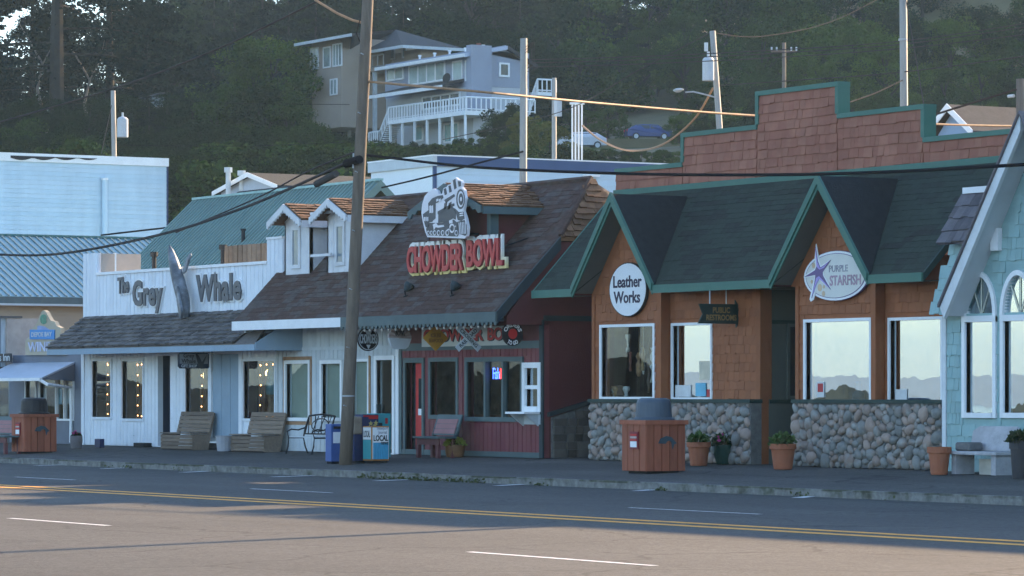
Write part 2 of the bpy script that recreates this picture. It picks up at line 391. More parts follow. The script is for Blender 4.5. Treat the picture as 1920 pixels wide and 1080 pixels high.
# ------------------------------------------------------------------ ground, road, pavement, hill
def lat(X, Y): return (X-CX)*RX + (Y-CY)*RY
def hill(X, Y):
    s = -.6*X + .8*Y
    if s < 58: h = 0.0
    elif s < 183:
        k = (s-58)/125.0; k = k*k*(3-2*k)*.55 + k*.45; h = 21.4*k
    else:
        w = min(1, max(0, (lat(X, Y)+34)/26.0)); w2 = .05 + .14*w
        h = 21.4 + (s-183)*.055 if s < 245 else 21.4 + 62*.055 + (s-245)*w2
        if s > 430: h -= (s-430)*w2*1.1
    h += 66*math.exp(-((X+212)/62)**2 - ((Y-246)/36)**2)      # mostly unseen wooded rise, added to keep sun off the visible slope
    return h + (0.35*math.sin(X*.13)+.3*math.sin(Y*.17+X*.05))*min(1, max(0, (s-58)/40))
m_kerb = M('kerb_concrete', (.2, .2, .19), .9, 0, .45, 6, .8, 25, col2=(.08, .085, .06), amt2=.27, ns2=2.5)
m_dirt = M('ground_earth', (.07, .065, .05), .95, 0, .3, .4, .4, 10)
m_grass = M('hill_grass', (.085, .10, .04), .95, 0, .4, .12, 1.0, 1.5, col2=(.14, .118, .062), amt2=.44, ns2=.05)
m_yel = M('paint_yellow', (.72, .31, .02), .7, 0, .4, 5); m_wht = M('paint_white', (.6, .6, .6), .7, 0, .5, 6)
m_sea = M('sea_water', (.03, .05, .06), .12, 0, .1, .05, .25, .6, spec=.5)

def ground_mat(name, base, warm, rough, agg, crack, tracks):
    m = bpy.data.materials.new(name); m.use_nodes = True; t = m.node_tree; n = t.nodes; L = t.links.new; bs = n['Principled BSDF']; bs.inputs['Roughness'].default_value = rough; bs.inputs['Specular IOR Level'].default_value = .25
    geo = n.new('ShaderNodeNewGeometry')
    def noise(sc, det, stretch=(1,1,1)):
        mp = n.new('ShaderNodeMapping'); mp.inputs['Scale'].default_value = stretch; L(geo.outputs['Position'], mp.inputs[0]); q = n.new('ShaderNodeTexNoise'); q.inputs['Scale'].default_value = sc; q.inputs['Detail'].default_value = det; L(mp.outputs[0], q.inputs['Vector']); return q.outputs['Fac']
    def mad(x, a, b_): q = n.new('ShaderNodeMath'); q.operation = 'MULTIPLY_ADD'; q.inputs[1].default_value = a; q.inputs[2].default_value = b_; L(x, q.inputs[0]); return q.outputs[0]
    def mul(x, y): q = n.new('ShaderNodeMath'); q.operation = 'MULTIPLY'; L(x, q.inputs[0]); L(y, q.inputs[1]); return q.outputs[0]
    v = mad(noise(26, 3), 2*agg, 1-agg); v = mul(v, mad(noise(9, 2), agg, 1-agg/2)); v = mul(v, mad(noise(.35, 6, (.5, 1, 1)), .7, .65)); v = mul(v, mad(noise(.55, 3, (.03, 1.0, 1)), tracks, 1-tracks/2))
    vo = n.new('ShaderNodeTexVoronoi'); vo.feature = 'DISTANCE_TO_EDGE'; vo.inputs['Scale'].default_value = .22; wv = n.new('ShaderNodeVectorMath'); wv.operation = 'ADD'; nz = n.new('ShaderNodeTexNoise'); nz.inputs['Scale'].default_value = .9; nz.inputs['Detail'].default_value = 5; L(geo.outputs['Position'], nz.inputs['Vector']); L(geo.outputs['Position'], wv.inputs[0]); L(nz.outputs['Color'], wv.inputs[1]); L(wv.outputs[0], vo.inputs['Vector'])
    cr = n.new('ShaderNodeMapRange'); cr.inputs[1].default_value = 0.0; cr.inputs[2].default_value = .012; cr.inputs[3].default_value = 1-crack; cr.inputs[4].default_value = 1.0; L(vo.outputs['Distance'], cr.inputs[0]); v = mul(v, cr.outputs[0])
    hs = n.new('ShaderNodeHueSaturation'); L(v, hs.inputs['Value']); mx = n.new('ShaderNodeMix'); mx.data_type = 'RGBA'; mx.inputs[6].default_value = (*base, 1); mx.inputs[7].default_value = (*warm, 1); L(noise(.2, 4), mx.inputs[0]); L(mx.outputs[2], hs.inputs['Color']); L(hs.outputs[0], bs.inputs['Base Color'])
    bp = n.new('ShaderNodeBump'); bp.inputs['Strength'].default_value = .6; bp.inputs['Distance'].default_value = .015; L(noise(45, 3), bp.inputs['Height']); L(bp.outputs[0], bs.inputs['Normal']); return m
m_asph = ground_mat('asphalt_worn_lanes', (.052, .051, .049), (.070, .068, .063), .85, .95, .5, .6)
m_walk = ground_mat('pavement_stained', (.062, .059, .056), (.11, .105, .098), .9, .8, .5, .8)
g = MB(); g.quad((-4500,-52,-.5),(4500,-52,-.5),(4500,5000,-.5),(-4500,5000,-.5)); struct(g.build('ground', m_dirt))
g = MB(); g.quad((-6000,-6000,-7),(6000,-6000,-7),(6000,-51.9,-7),(-6000,-51.9,-7)); g.quad((-6000,-51.9,-7),(6000,-51.9,-7),(6000,-51.9,-.52),(-6000,-51.9,-.52)); struct(g.build('sea', m_sea))
g = MB()                                   # the road with a slight crown
for a, b_, za, zb in ((-31, -15.5, -.42, ROADZ), (-15.5, KY-.14, ROADZ, ROADZ-.005)):
    g.quad((-260,a,za),(160,a,za),(160,b_,zb),(-260,b_,zb))
road = struct(g.build('road', m_asph))
def rz(Y): return ROADZ + .004 if Y > -15.5 else ROADZ + .004 + (Y+15.5)/15.5*.06
def mark(name, x0, x1, y0, y1, m):
    b = MB(); b.quad((x0,y0,rz(y0)),(x1,y0,rz(y0)),(x1,y1,rz(y1)),(x0,y1,rz(y1))); return b.build(name, m, road)
for Y in (-15.18, -15.82): mark('yellow_centre_line', -220, 120, Y-.14, Y+.14, m_yel)
for pa, pb in ((30, 140), (470, 622), (1180, 1425)):
    Y = -12.1; mark('lane_dash', XP(pa, Y), XP(pb, Y), Y-.05, Y+.05, m_wht)
mark('lane_dash', -48, -44.5, -12.15, -12.05, m_wht)
for pa, ya, pb, yb in ((20, 971, 202, 985), (882, 1034, 1226, 1060)):
    A = GP(pa, ya, ROADZ-.02); B_ = GP(pb, yb, ROADZ-.02); Y = (A.y+B_.y)/2
    mark('lane_dash', A.x, B_.x, Y-.06, Y+.06, m_wht)
for pa, ya, pb, yb in ((67, 873.5, 155, 871), (192, 879, 290, 876), (342, 886, 435, 882), (512, 894.5, 610, 891.5), (705, 902, 785, 899), (932, 911, 1000, 907.5), (1192, 921, 1250, 917), (1495, 934, 1537, 929), (1868, 945, 1890, 941.5)):
    A = GP(pa, ya, ROADZ); B_ = GP(pb, yb, ROADZ); d = (B_-A); d.z = 0; nn_ = Vector((-d.y, d.x, 0)).normalized()*.12; zz_ = Vector((0, 0, ROADZ+.006)); A.z = B_.z = 0
    b = MB(); b.quad(A-nn_+zz_, B_-nn_+zz_, B_+nn_+zz_, A+nn_+zz_); b.build('parking_tick', m_wht, road)
g = MB()                                   # kerb: a chipped upstand cut in lengths
struct(MB().box(-220, 140, KY-.14, KY, ROADZ-.1, KZ-.02).build('kerb', m_kerb)); kerb = bpy.data.objects['kerb']
x = -120.0; lst = []
um = unit('board', m_kerb)
while x < 60:
    L_ = random.uniform(1.6, 2.6)
    lst.append((um, (x+L_/2, KY-.005, KZ-.03), (L_-.02, .145, .034+random.uniform(-.006, .008)), (random.uniform(-.02,.02), 0, 0))); x += L_
pieces(kerb, 'kerb_stone', lst)
g = MB(); g.quad((-220,KY,KZ),(140,KY,KZ),(140,.4,.0),(-220,.4,.0)); g.quad((-220,.4,0),(140,.4,0),(140,11,.01),(-220,11,.01))
struct(g.build('pavement', m_walk))
# footway on the sea side where the photographer stands
struct(MB().box(-260, 160, -51.8, -31, -.6, -.36).build('sea_side_walk', m_walk))
# the hill
def grid(name, mat, x0, x1, y0, y1, nx, ny, fn):
    xs = np.linspace(x0, x1, nx); ys = np.linspace(y0, y1, ny); b = MB()
    b.v = [(float(a), float(c), fn(float(a), float(c))) for c in ys for a in xs]
    b.f = [(j*nx+i, j*nx+i+1, (j+1)*nx+i+1, (j+1)*nx+i) for j in range(ny-1) for i in range(nx-1)]; b.m = [0]*len(b.f)
    return struct(b.build(name, mat, smooth=True))
grid('hillside', m_grass, -520, 140, -60, 460, 100, 80, lambda X, Y: hill(X, Y) - .62 + (.08 if -.6*X+.8*Y > 60 else 0))
# low wooded headland across the bay and hills far along the coast (seen mirrored in the shop windows)
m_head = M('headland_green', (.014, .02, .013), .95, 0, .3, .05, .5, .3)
b = MB(); n = 60; base = Vector((-420, -330, -7)); dv = Vector((.5, -.86, 0))
pr = [5 + 4.5*math.sin(i*.37)+2.5*math.sin(i*1.3+1)+1.5*math.sin(i*3.1) for i in range(n)]
for i in range(n-1):
    a = base + dv*((i-n/2)*9); c = base + dv*((i+1-n/2)*9); bk = Vector((-.86, -.5, 0))*40
    q0, q1 = max(1, pr[i]+6), max(1, pr[i+1]+6)
    b.quad(a, c, c+Vector((0,0,q1))+bk*.25, a+Vector((0,0,q0))+bk*.25); b.quad(a+Vector((0,0,q0))+bk*.25, c+Vector((0,0,q1))+bk*.25, c+bk, a+bk)
struct(b.build('headland', m_head, smooth=True))
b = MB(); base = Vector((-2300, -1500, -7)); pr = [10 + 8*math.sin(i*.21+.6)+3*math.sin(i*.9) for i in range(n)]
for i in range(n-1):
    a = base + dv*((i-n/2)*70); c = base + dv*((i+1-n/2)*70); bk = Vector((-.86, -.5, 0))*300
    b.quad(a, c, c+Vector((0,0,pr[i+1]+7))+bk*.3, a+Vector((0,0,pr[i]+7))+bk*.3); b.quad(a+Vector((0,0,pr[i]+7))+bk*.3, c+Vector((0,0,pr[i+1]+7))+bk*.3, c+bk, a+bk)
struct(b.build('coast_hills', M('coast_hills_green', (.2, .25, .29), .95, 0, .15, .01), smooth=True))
# ------------------------------------------------------------------ materials for the shops
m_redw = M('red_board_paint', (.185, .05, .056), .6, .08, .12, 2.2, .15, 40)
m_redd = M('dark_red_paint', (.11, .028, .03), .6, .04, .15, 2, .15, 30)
m_gtrim = M('slate_green_trim', (.085, .125, .13), .6, .05, .15, 2)
m_gdark = M('deep_slate_trim', (.03, .045, .05), .6, .05, .15, 2)
m_white = M('white_paint', (.80, .82, .83), .55, .05, .08, 2, .08, 30)
m_palew = M('pale_grey_paint', (.52, .57, .60), .6, .05, .1, 2, .1, 30)
m_rawwd_litcable = M('raw_timber_and_lit_cable', (.34, .2, .11), .7, .15, .25, 5, .3, 40)  # raw timber; two cables share it, sunlit orange put into their colour
m_broof = M('brown_roof_shingle', (.084, .047, .036), .9, .05, .35, 5, .6, 26, col2=(.095, .075, .066), amt2=.26, ns2=1.6, stretch=(1, 1, 3))
m_lroof = M('cedar_roof_shingle', (.17, .09, .05), .85, .3, .3, 6, .5, 30)
m_room = M('shop_interior', (.08, .07, .06), .8, 0, .6, 2.2, col2=(.22, .18, .13), amt2=.42)
m_dark = M('dark_interior', (.02, .021, .023), .8, 0, .4, 1.5)
m_blind = M('pale_green_blind', (.30, .36, .31), .8, .05, .12, 1.2)
m_black = M('black_paint', (.018, .018, .02), .5, 0, .1, 3)
m_red = M('bright_red_paint', (.5, .03, .03), .5, 0, .1, 3)
m_stone = M('river_stone', (.27, .275, .26), .6, .42, .16, 9, .2, 50, col2=(.24, .185, .155), amt2=.36)
m_mort = M('mortar_grey', (.15, .15, .145), .95, 0, .3, 9, .6, 40)
g_clear = glass('window_glass', (.8, .86, .86), 1.15, .03, 0.0, .02)
g_mirr = glass('reflective_glass', (.7, .78, .8), 1.5, .50, 0.0, .03)
g_dim = glass('dim_glass', (.6, .65, .66), .8, .01, 0.0, .03)

def rect(pa, pb, ya, yb, Y):
    """photo rectangle on a wall plane -> (x0,x1,z0,z1)"""
    pm = (pa+pb)/2; ym = (ya+yb)/2
    return (XP(pa, Y), XP(pb, Y), ZP(pm, yb, Y), ZP(pm, ya, Y))

# ================================================================== Chowder Bowl
X0, X1 = XP(520, 0), XP(1019, 0); XM = XP(750, 0)
cb = thing('chowder_restaurant', 'red and white restaurant with dark brown dormered roof and train sign', 'restaurant', ((X0+X1)/2, 0, 0))
EY = -1.3; EZ = ZP(935, 584, EY); PIT = 1.02                 # eave line and roof slope
RYY = 1.85; RZ = EZ + (RYY-EY)*PIT                           # ridge
RXE = X1 - .85                                               # ridge stops short: clipped end
def roofz(Y): return EZ + (Y-EY)*PIT
HY = .45; HZ = roofz(HY)
th = .12
b = MB()   # front slope, back slope, clipped end
b.slab([(X0,EY,EZ),(X1,EY,EZ),(X1,HY,HZ),(RXE,RYY,RZ),(X0,RYY,RZ)], (0,0,-th))
b.slab([(X0,RYY,RZ),(RXE,RYY,RZ),(X1,2*RYY-HY,HZ),(X1,6.2,RZ-2.6),(X0,6.2,RZ-2.6)], (0,0,-th))
roof = b.build('roof', m_broof, cb)
b = MB(); b.slab([(X1+.02,HY,HZ),(X1+.02,2*RYY-HY,HZ),(RXE,RYY,RZ+.01)], (0,0,-.1)); b.build('roof_clipped_end', m_lroof, roof)
ed = (Vector((RXE, RYY, RZ)) - Vector((X1, RYY, HZ))); D = ed.length; Lh = 2*(RYY-HY)
pieces(roof, 'shingle', roof_pieces(m_lroof, (X1+.03, HY, HZ), (0,1,0), ed, Lh, D, .16, (.14, .3), .05, inside=lambda a, d: abs(a-Lh/2) < (Lh/2)*(1-d/D)+.02))
b = MB(); b.path([(X1+.03, HY, HZ+.03), (RXE, RYY, RZ+.05)], .06, 5); b.path([(X0, RYY, RZ+.01), (RXE, RYY, RZ+.03)], .07, 5); b.build('ridge_cap', m_broof, roof)
# roof courses: low relief strips, row by row
lst = []; n = 30; uf = Vector((0, 1, PIT)).normalized(); Dl = math.hypot(HY-EY, HZ-EZ)*1.75
lst = roof_pieces(m_broof, (X0, EY, EZ), (1,0,0), uf, X1-X0-.05, Dl*.99, .16, (.25, .7), .012, inside=lambda a, d: EY + d*uf.y < RYY-.1 and not (a > (RXE-X0) and d > Dl*.56))
pieces(roof, 'roof_tile', lst, 300)
# fascias
XF = XP(640, EY)
fz0 = ZP(800, 612, EY); 
box(cb, 'white_fascia', m_white, X0-.06, XF, EY-.03, EY+.04, EZ-.24, EZ+.0)
fs = box(cb, 'slate_fascia', m_gtrim, XF+.003, X1+.03, EY-.03, EY+.04, EZ-.24, EZ+.0)
lst = []; x = XF+.05
tri = MB(); tri.slab([(-.5,0,0),(.5,0,0),(.15,0,-1),(-.15,0,-1)], (0,1,0)); tm = bpy.data.meshes.new('scallop'); tm.from_pydata(tri.v, [], tri.f); tm.materials.append(m_gtrim)
while x < X1: lst.append((tm, (x, EY-.02, EZ-.24), (.15, .03, .08), (0,0,0))); x += .2
pieces(fs, 'scallop', lst)
b = MB(); b.quad((X0,EY,EZ-.2),(X1,EY,EZ-.2),(X1,0,EZ-.18),(X0,0,EZ-.18)); b.build('soffit', m_palew, cb)
# rake boards at the right end
b = MB(); b.slab([(X1,EY,EZ-.3),(X1,EY,EZ),(X1,HY,HZ),(X1,HY,HZ-.3)], (.06,0,0)); b.build('rake_board', m_gdark, cb)
# front wall with openings
TOPW = EZ-.18
H_ = {}
H_['w1'] = rect(538, 580, 682, 783, 0); H_['w2'] = rect(605, 640, 682, 783, 0); H_['w3'] = rect(660, 690, 678, 800, 0)
H_['gd'] = rect(707, 737, 675, 838, 0); H_['door'] = rect(762, 793, 680, 842, 0); H_['w4'] = rect(809, 857, 678, 778, 0)
H_['w5'] = rect(878, 978, 678, 782, 0); H_['ws'] = rect(988, 1012, 690, 762, 0)
for k in ('door', 'gd'): h = H_[k]; H_[k] = (h[0], h[1], .02, h[3])
hw = [H_[k] for k in ('w1', 'w2', 'w3', 'gd')]; hr = [H_[k] for k in ('door', 'w4', 'w5', 'ws')]
wl = wall(cb, 'white_wall', m_palew, X0, XM, 0, TOPW, 0, hw); wr = wall(cb, 'red_wall', m_redw, XM+.002, X1, 0, TOPW, 0, hr)
big = lambda h, e: (h[0]-e, h[1]+e, h[2]-e, h[3]+e)
zb = ZP(640, 656, 0)
boards(wl, m_palew, X0+.1, XM-.15, zb+.09, TOPW, 0, .24, .015); boards(wl, m_palew, X0+.1, XM-.15, 0, zb, 0, .24, .018, [big(h, .14) for h in hw])
zr = ZP(880, 654, 0)
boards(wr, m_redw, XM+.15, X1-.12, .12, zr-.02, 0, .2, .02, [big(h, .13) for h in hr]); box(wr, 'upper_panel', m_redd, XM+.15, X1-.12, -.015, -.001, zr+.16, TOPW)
box(wr, 'trim_band', m_gtrim, XM+.15, X1-.12, -.04, -.002, zr-.02, zr+.16); box(wr, 'base_trim', m_gtrim, XM+.02, X1, -.035, -.002, 0, .13)
box(wl, 'trim_band', m_palew, X0+.1, XM-.15, -.035, -.002, zb, zb+.09); box(wl, 'corner_post', m_white, XM-.15, XM, -.05, -.002, 0, TOPW); box(wl, 'corner_post', m_palew, X0-.02, X0+.1, -.045, -.002, 0, TOPW)
box(wr, 'corner_post', m_gdark, X1-.12, X1+.04, -.05, -.002, 0, TOPW); box(wr, 'corner_post', m_gtrim, XM+.02, XM+.14, -.042, -.002, 0, TOPW)
h = H_['w1']; w = window(cb, *h, 0, m_white, g_clear, .09, .05, back=m_blind)
b = MB(); b.box(h[0]-.19, h[1]+.19, -.03, -.003, h[3]+.1, h[3]+.19); b.box(h[1]+.095, h[1]+.17, -.03, -.003, h[2]-.1, h[3]+.1); b.box(h[0]-.17, h[0]-.095, -.03, -.003, h[2]-.1, h[3]+.1); b.box(h[0]-.19, h[1]+.19, -.035, -.003, h[2]-.19, h[2]-.1); b.build('bare_wood_trim', m_rawwd_litcable, w)
h = H_['w2']; window(cb, *h, 0, m_white, g_clear, .09, .05, back=m_blind)
h = H_['w3']; w = window(cb, *h, 0, m_white, g_clear, .07, .03, back=m_blind); box(w, 'bare_wood_trim', m_rawwd_litcable, h[1]+.08, h[1]+.15, -.035, -.003, h[2]-.1, h[3]+.15)
h = H_['gd']; w = window(cb, *h, 0, m_white, g_clear, .11, .04, name='glass_door'); box(w, 'door_handle', m_gdark, h[0]+.08, h[0]+.13, -.06, .04, 1.0, 1.25); box(w, 'curtain', M('curtain_green', (.10, .13, .09), .8, .1, .3, 4), h[0]+.1, (h[0]+h[1])/2, .5, .55, .1, h[3])
h = H_['door']; box(cb, 'door_frame', m_gtrim, h[0]-.1, h[0], -.045, .12, 0, h[3]+.12); box(cb, 'door_frame', m_gtrim, h[1], h[1]+.1, -.045, .12, 0, h[3]+.12); box(cb, 'door_frame', m_gtrim, h[0], h[1], -.045, .12, h[3], h[3]+.12)
d = box(cb, 'door', m_red, h[1]-.6, h[1]-.02, .13, .17, .02, h[3]-.02); box(d, 'door_glass', m_dark, h[1]-.44, h[1]-.2, .12, .128, 1.1, 1.9); box(d, 'door_notice', m_white, h[1]-.44, h[1]-.28, .11, .119, .98, 1.14); box(cb, 'door_leaf', m_gdark, h[0]+.02, h[1]-.62, .2, .24, .02, h[3]-.02)
h = H_['w4']; window(cb, *h, 0, m_gtrim, g_dim, .1, .045)
h = H_['w5']; dx = (h[1]-h[0])/3; w5 = window(cb, *h, 0, m_gtrim, g_dim, .11, .05, vx=(h[0]+dx, h[0]+2*dx))
h = H_['ws']; ws = window(cb, *h, 0, m_white, g_mirr, .13, .07, hz=((h[2]+h[3])/2,), name='serving_window')
sx0, sx1 = h[0]-.12, h[1]+.12; sz = ZP(1000, 772, 0)
sh = MB().box(sx0-.05, sx1, -.5, -.071, sz-.05, sz).build('serving_shelf', m_white, cb)
for xx in (sx0+.05, sx1-.1): MB().slab([(xx,-.45,sz-.051),(xx,-.071,sz-.051),(xx,-.071,sz-.34)], (.05,0,0)).build('shelf_bracket', m_palew, sh)
MB().box(sx0, sx1, -.075, -.01, sz-.3, sz-.06).build('apron', m_palew, sh)
room(cb, m_room, X0+.1, X1-.1, .17, 3.5, .0, TOPW)
# tables and counter seen dimly inside
for px in (830, 905, 945): x = XP(px, .9); box(cb, 'inside_booth', M('booth_wood', (.18, .09, .05), .6, .1, .2, 3), x-.4, x+.4, .9, 1.4, 0, 1.0)
# right end wall: red, with stone veneer below a sloping rail
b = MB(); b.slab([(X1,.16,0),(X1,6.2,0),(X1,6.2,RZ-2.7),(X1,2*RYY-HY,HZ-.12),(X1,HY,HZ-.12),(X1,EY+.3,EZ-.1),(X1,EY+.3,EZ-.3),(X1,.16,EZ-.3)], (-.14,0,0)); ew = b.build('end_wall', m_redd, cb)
z0_, z1_ = ZX(1025, 775, X1), ZX(1113, 750, X1); ya, yb = .2, YP(1130, X1)
b = MB(); b.slab([(X1,ya,0),(X1,yb,0),(X1,yb,z1_),(X1,ya,z0_-.1)], (.05,0,0)); vn = b.build('stone_veneer', m_mort, ew)
lst = []
for i in range(7):
    y = ya + .02
    while y < yb-.1:
        w_ = random.uniform(.2, .42); zz = .02 + i*.185
        if zz+.17 < z0_-.1 + (z1_-z0_+.1)*(y-ya)/(yb-ya): lst.append((unit('board', M('veneer_stone', (.10, .09, .078), .85, .45, .2, 6)), (X1+.052, y+w_/2, zz), (w_-.02, .03*random.uniform(.6,1.4), .17), (0,0,R(90))))
        y += w_
pieces(vn, 'veneer_block', lst)
b = MB(); b.slab([(X1,ya-.1,z0_-.08),(X1,yb,z1_),(X1,yb,z1_+.1),(X1,ya-.1,z0_+.02)], (.1,0,0)); b.build('sloping_rail', m_gdark, ew)
box(ew, 'belt_trim', m_gdark, X1, X1+.03, .0, 6, ZX(1060, 602, X1), ZX(1060, 592, X1))
box(cb, 'rear_wall', m_palew, X0+.05, X1-.2, 6.0, 6.15, 0, RZ-2.8); box(cb, 'left_end_wall', m_palew, X0, X0+.12, .17, 6, 0, EZ+.6)
MB().slab([(X0+.02,EY+.3,EZ-.3),(X0+.02,EY+.3,EZ),(X0+.02,RYY,RZ-.15),(X0+.02,5.9,RZ-2.7),(X0+.02,5.9,EZ-.3)], (.1,0,0)).build('left_gable', m_palew, cb)

# dormers
def dormer(xa, xb, yf, zridge, rise, wm, rm, tm_, over=.4, side=.22, win=True, label=None):
    """gabled dormer, front wall at yf between xa,xb; its ridge runs back to the main roof"""
    xm = (xa+xb)/2; hw_ = (xb-xa)/2 + side; ze = zridge - rise; yb_ = min(RYY, EY + (zridge-EZ)/PIT)
    d = MB(); zb_ = roofz(yf)
    d.slab([(xa,yf,zb_-.05),(xb,yf,zb_-.05),(xb,yf,ze+.02),(xm,yf,zridge-.1),(xa,yf,ze+.02)], (0,.08,0)); D_ = d.build('dormer_front', wm, cb)
    for q in (xa, xb):
        d = MB(); s_ = -.06 if q == xb else .06
        yt = EY + (ze-EZ)/PIT
        d.slab([(q,yf,zb_-.05),(q,yf,ze),(q,yt,ze)], (s_,0,0)); d.build('dormer_cheek', wm, D_)
    r = MB()
    for sg in (-1, 1):
        xe = xm + sg*hw_; yt = EY + (ze-EZ)/PIT + .15
        r.slab([(xm,yf-over,zridge),(xe,yf-over,ze),(xe,yt,ze),(xm,yb_+.1,zridge)], (0,0,-.07))
    rr = r.build('dormer_roof', rm, D_)
    xe = xm + hw_; up = Vector((xm-xe, 0, zridge-ze)); yt = EY + (ze-EZ)/PIT
    Lr = yb_-(yf-over); Dd = up.length; run0 = yt-(yf-over)
    pieces(D_, 'shingle', roof_pieces(rm, (xe+.03, yf-over, ze+.005), (0,1,0), up, Lr, Dd, .17, (.15, .34), .04, inside=lambda a, q: a < run0 + (Lr-run0)*q/Dd - .05))
    up2 = Vector((hw_, 0, zridge-ze))
    # eave fascia on the right, bargeboards with a scalloped edge in front
    box(D_, 'eave_board', tm_, xe-.03, xe+.03, yf-over+.02, yt-.05, ze-.19, ze-.01)
    for sg in (-1, 1):
        xe2 = xm + sg*hw_; bb = MB(); pts = []; n_ = 7
        top = [(xe2,yf-over-.04,ze), (xm,yf-over-.04,zridge)]
        low = []
        for i in range(n_*2+1):
            k = i/(n_*2); low.append((xm+(xe2-xm)*k, yf-over-.04, zridge+(ze-zridge)*k-.15-(.07 if i % 2 else 0)))
        bb.slab(top + low, (0,.05,0)); bb.build('bargeboard', tm_, D_)
    if win:
        wx0, wx1 = xm-.22, xm+.1; wz0, wz1 = ZP(550, 497, yf), ZP(550, 432, yf)
        f = MB(); f.box(wx0-.1, wx1+.1, yf-.04, yf-.002, wz0-.1, wz0); f.box(wx0-.1, wx1+.1, yf-.04, yf-.002, wz1, wz1+.1); f.box(wx0-.1, wx0, yf-.04, yf-.002, wz0, wz1); f.box(wx1, wx1+.1, yf-.04, yf-.002, wz0, wz1)
        wn = f.build('dormer_window', wm, D_); box(wn, 'pane', M('dormer_pane', (.16, .22, .26), .15, 0, .2, 3, spec=.6), wx0, wx1, yf-.02, yf-.003, wz0, wz1)
    return D_
m_dwhite = M('weathered_white', (.66, .68, .70), .6, .06, .12, 3, .1, 30)
YF = -.1
zr_ = ZP(620, 372, YF-.4)
dA = dormer(XP(534, YF), XP(582, YF), YF, zr_-.03, .45, m_dwhite, m_lroof, m_dwhite)
dB = dormer(XP(614, YF), XP(668, YF), YF, zr_+.0, .45, m_dwhite, m_lroof, m_dwhite)
boards(dB, m_dwhite, XP(616, YF), XP(666, YF), roofz(YF), zr_-.5, YF, .28, .014, holes=[((XP(614, YF)+XP(668, YF))/2-.35, (XP(614, YF)+XP(668, YF))/2+.22, ZP(550, 510, YF), ZP(550, 420, YF))])
xa = XP(614, YF); b = MB()
for pyy in (403, 482): b.box(XP(583, YF-.15), xa+.5, YF-.18, YF-.13, ZP(600, pyy, YF), ZP(600, pyy-5, YF))
b.build('railing', m_dwhite, dA)
xap = XP(834, YF-.4); dC = dormer(xap-1.5, xap+1.5, YF, ZP(834, 344, YF-.4), .62, m_redd, m_lroof, m_gtrim, win=False, side=.3)
box(dC, 'corner_post', m_gtrim, xap+1.4, xap+1.56, YF-.03, YF+.2, roofz(YF), ZP(834, 344, YF-.4)-.6)
for sx in (XP(700, YF),):
    pass

# ---- signs of the restaurant
m_cream = M('sign_cream', (.70, .68, .58), .5, 0, .06, 2); m_sred = M('sign_red', (.48, .045, .045), .45, .05, .1, 3); m_sredd = M('sign_red_dark', (.2, .02, .03), .45, 0, .1, 3)
def grad_mat(name, ca, cb_, z0, z1):
    m = bpy.data.materials.new(name); m.use_nodes = True; t = m.node_tree; bs = t.nodes['Principled BSDF']; bs.inputs['Roughness'].default_value = .5
    ge = t.nodes.new('ShaderNodeNewGeometry'); sp = t.nodes.new('ShaderNodeSeparateXYZ'); mr = t.nodes.new('ShaderNodeMapRange'); mr.inputs[1].default_value = z0; mr.inputs[2].default_value = z1
    rp = t.nodes.new('ShaderNodeValToRGB'); rp.color_ramp.elements[0].color = (*ca, 1); rp.color_ramp.elements[1].color = (*cb_, 1)
    t.links.new(ge.outputs['Position'], sp.inputs[0]); t.links.new(sp.outputs[2], mr.inputs[0]); t.links.new(mr.outputs[0], rp.inputs[0]); t.links.new(rp.outputs[0], bs.inputs['Base Color']); return m
SY = -.75
for _ in range(6): SY = EY + (ZP(860, 511, SY)-EZ)/PIT
xs0, xs1 = XP(770, SY), XP(951, SY); z0s, z1s = ZP(860, 509, SY), ZP(860, 453, SY)
sg = thing('restaurant_sign', 'large red raised letter CHOWDER BOWL sign standing on brown roof', 'sign', ((xs0+xs1)/2, SY, roofz(SY)))
m_plate = grad_mat('sign_plate_yellow_to_white', (.72, .55, .12), (.78, .77, .72), z0s-.1, z0s+.5)
xk = XP(876, SY); xk2 = XP(882, SY)
letter(sg, 'chowder_o', m_plate, (xs0, SY, z0s), (1,0,0), (0,0,1), xk-xs0, z1s-z0s, .06, 'backing_plate', .06)
letter(sg, 'bowl_o', m_plate, (xk2, SY, z0s+.06), (1,0,0), (0,0,1), xs1-xk2, z1s-z0s, .06, 'backing_plate', .06)
for k_, xa_, xb_, dz in (('chowder', xs0, xk, 0), ('bowl', xk2, xs1, .06)):
    letter(sg, k_, m_sredd, (xa_+.02, SY-.061, z0s+dz+.01), (1,0,0), (0,0,1), xb_-xa_-.04, (z1s-z0s)*.93, .04, 'letter_sides')
    letter(sg, k_, m_sred, (xa_-.01, SY-.102, z0s+dz+.01), (1,0,0), (0,0,1), xb_-xa_-.04, (z1s-z0s)*.93, .012, 'lettering')
b = MB()
for i in range(5):
    x = xs0+.3+i*(xs1-xs0-.6)/4; b.tube((x, SY+.04, roofz(SY)-.02), (x, SY+.04, z1s-.1), .025, n=6); b.tube((x, SY+.05, z1s-.2), (x, SY+.8, roofz(SY+.8)-.02), .02, n=6)
b.build('support_frame', m_black, sg)
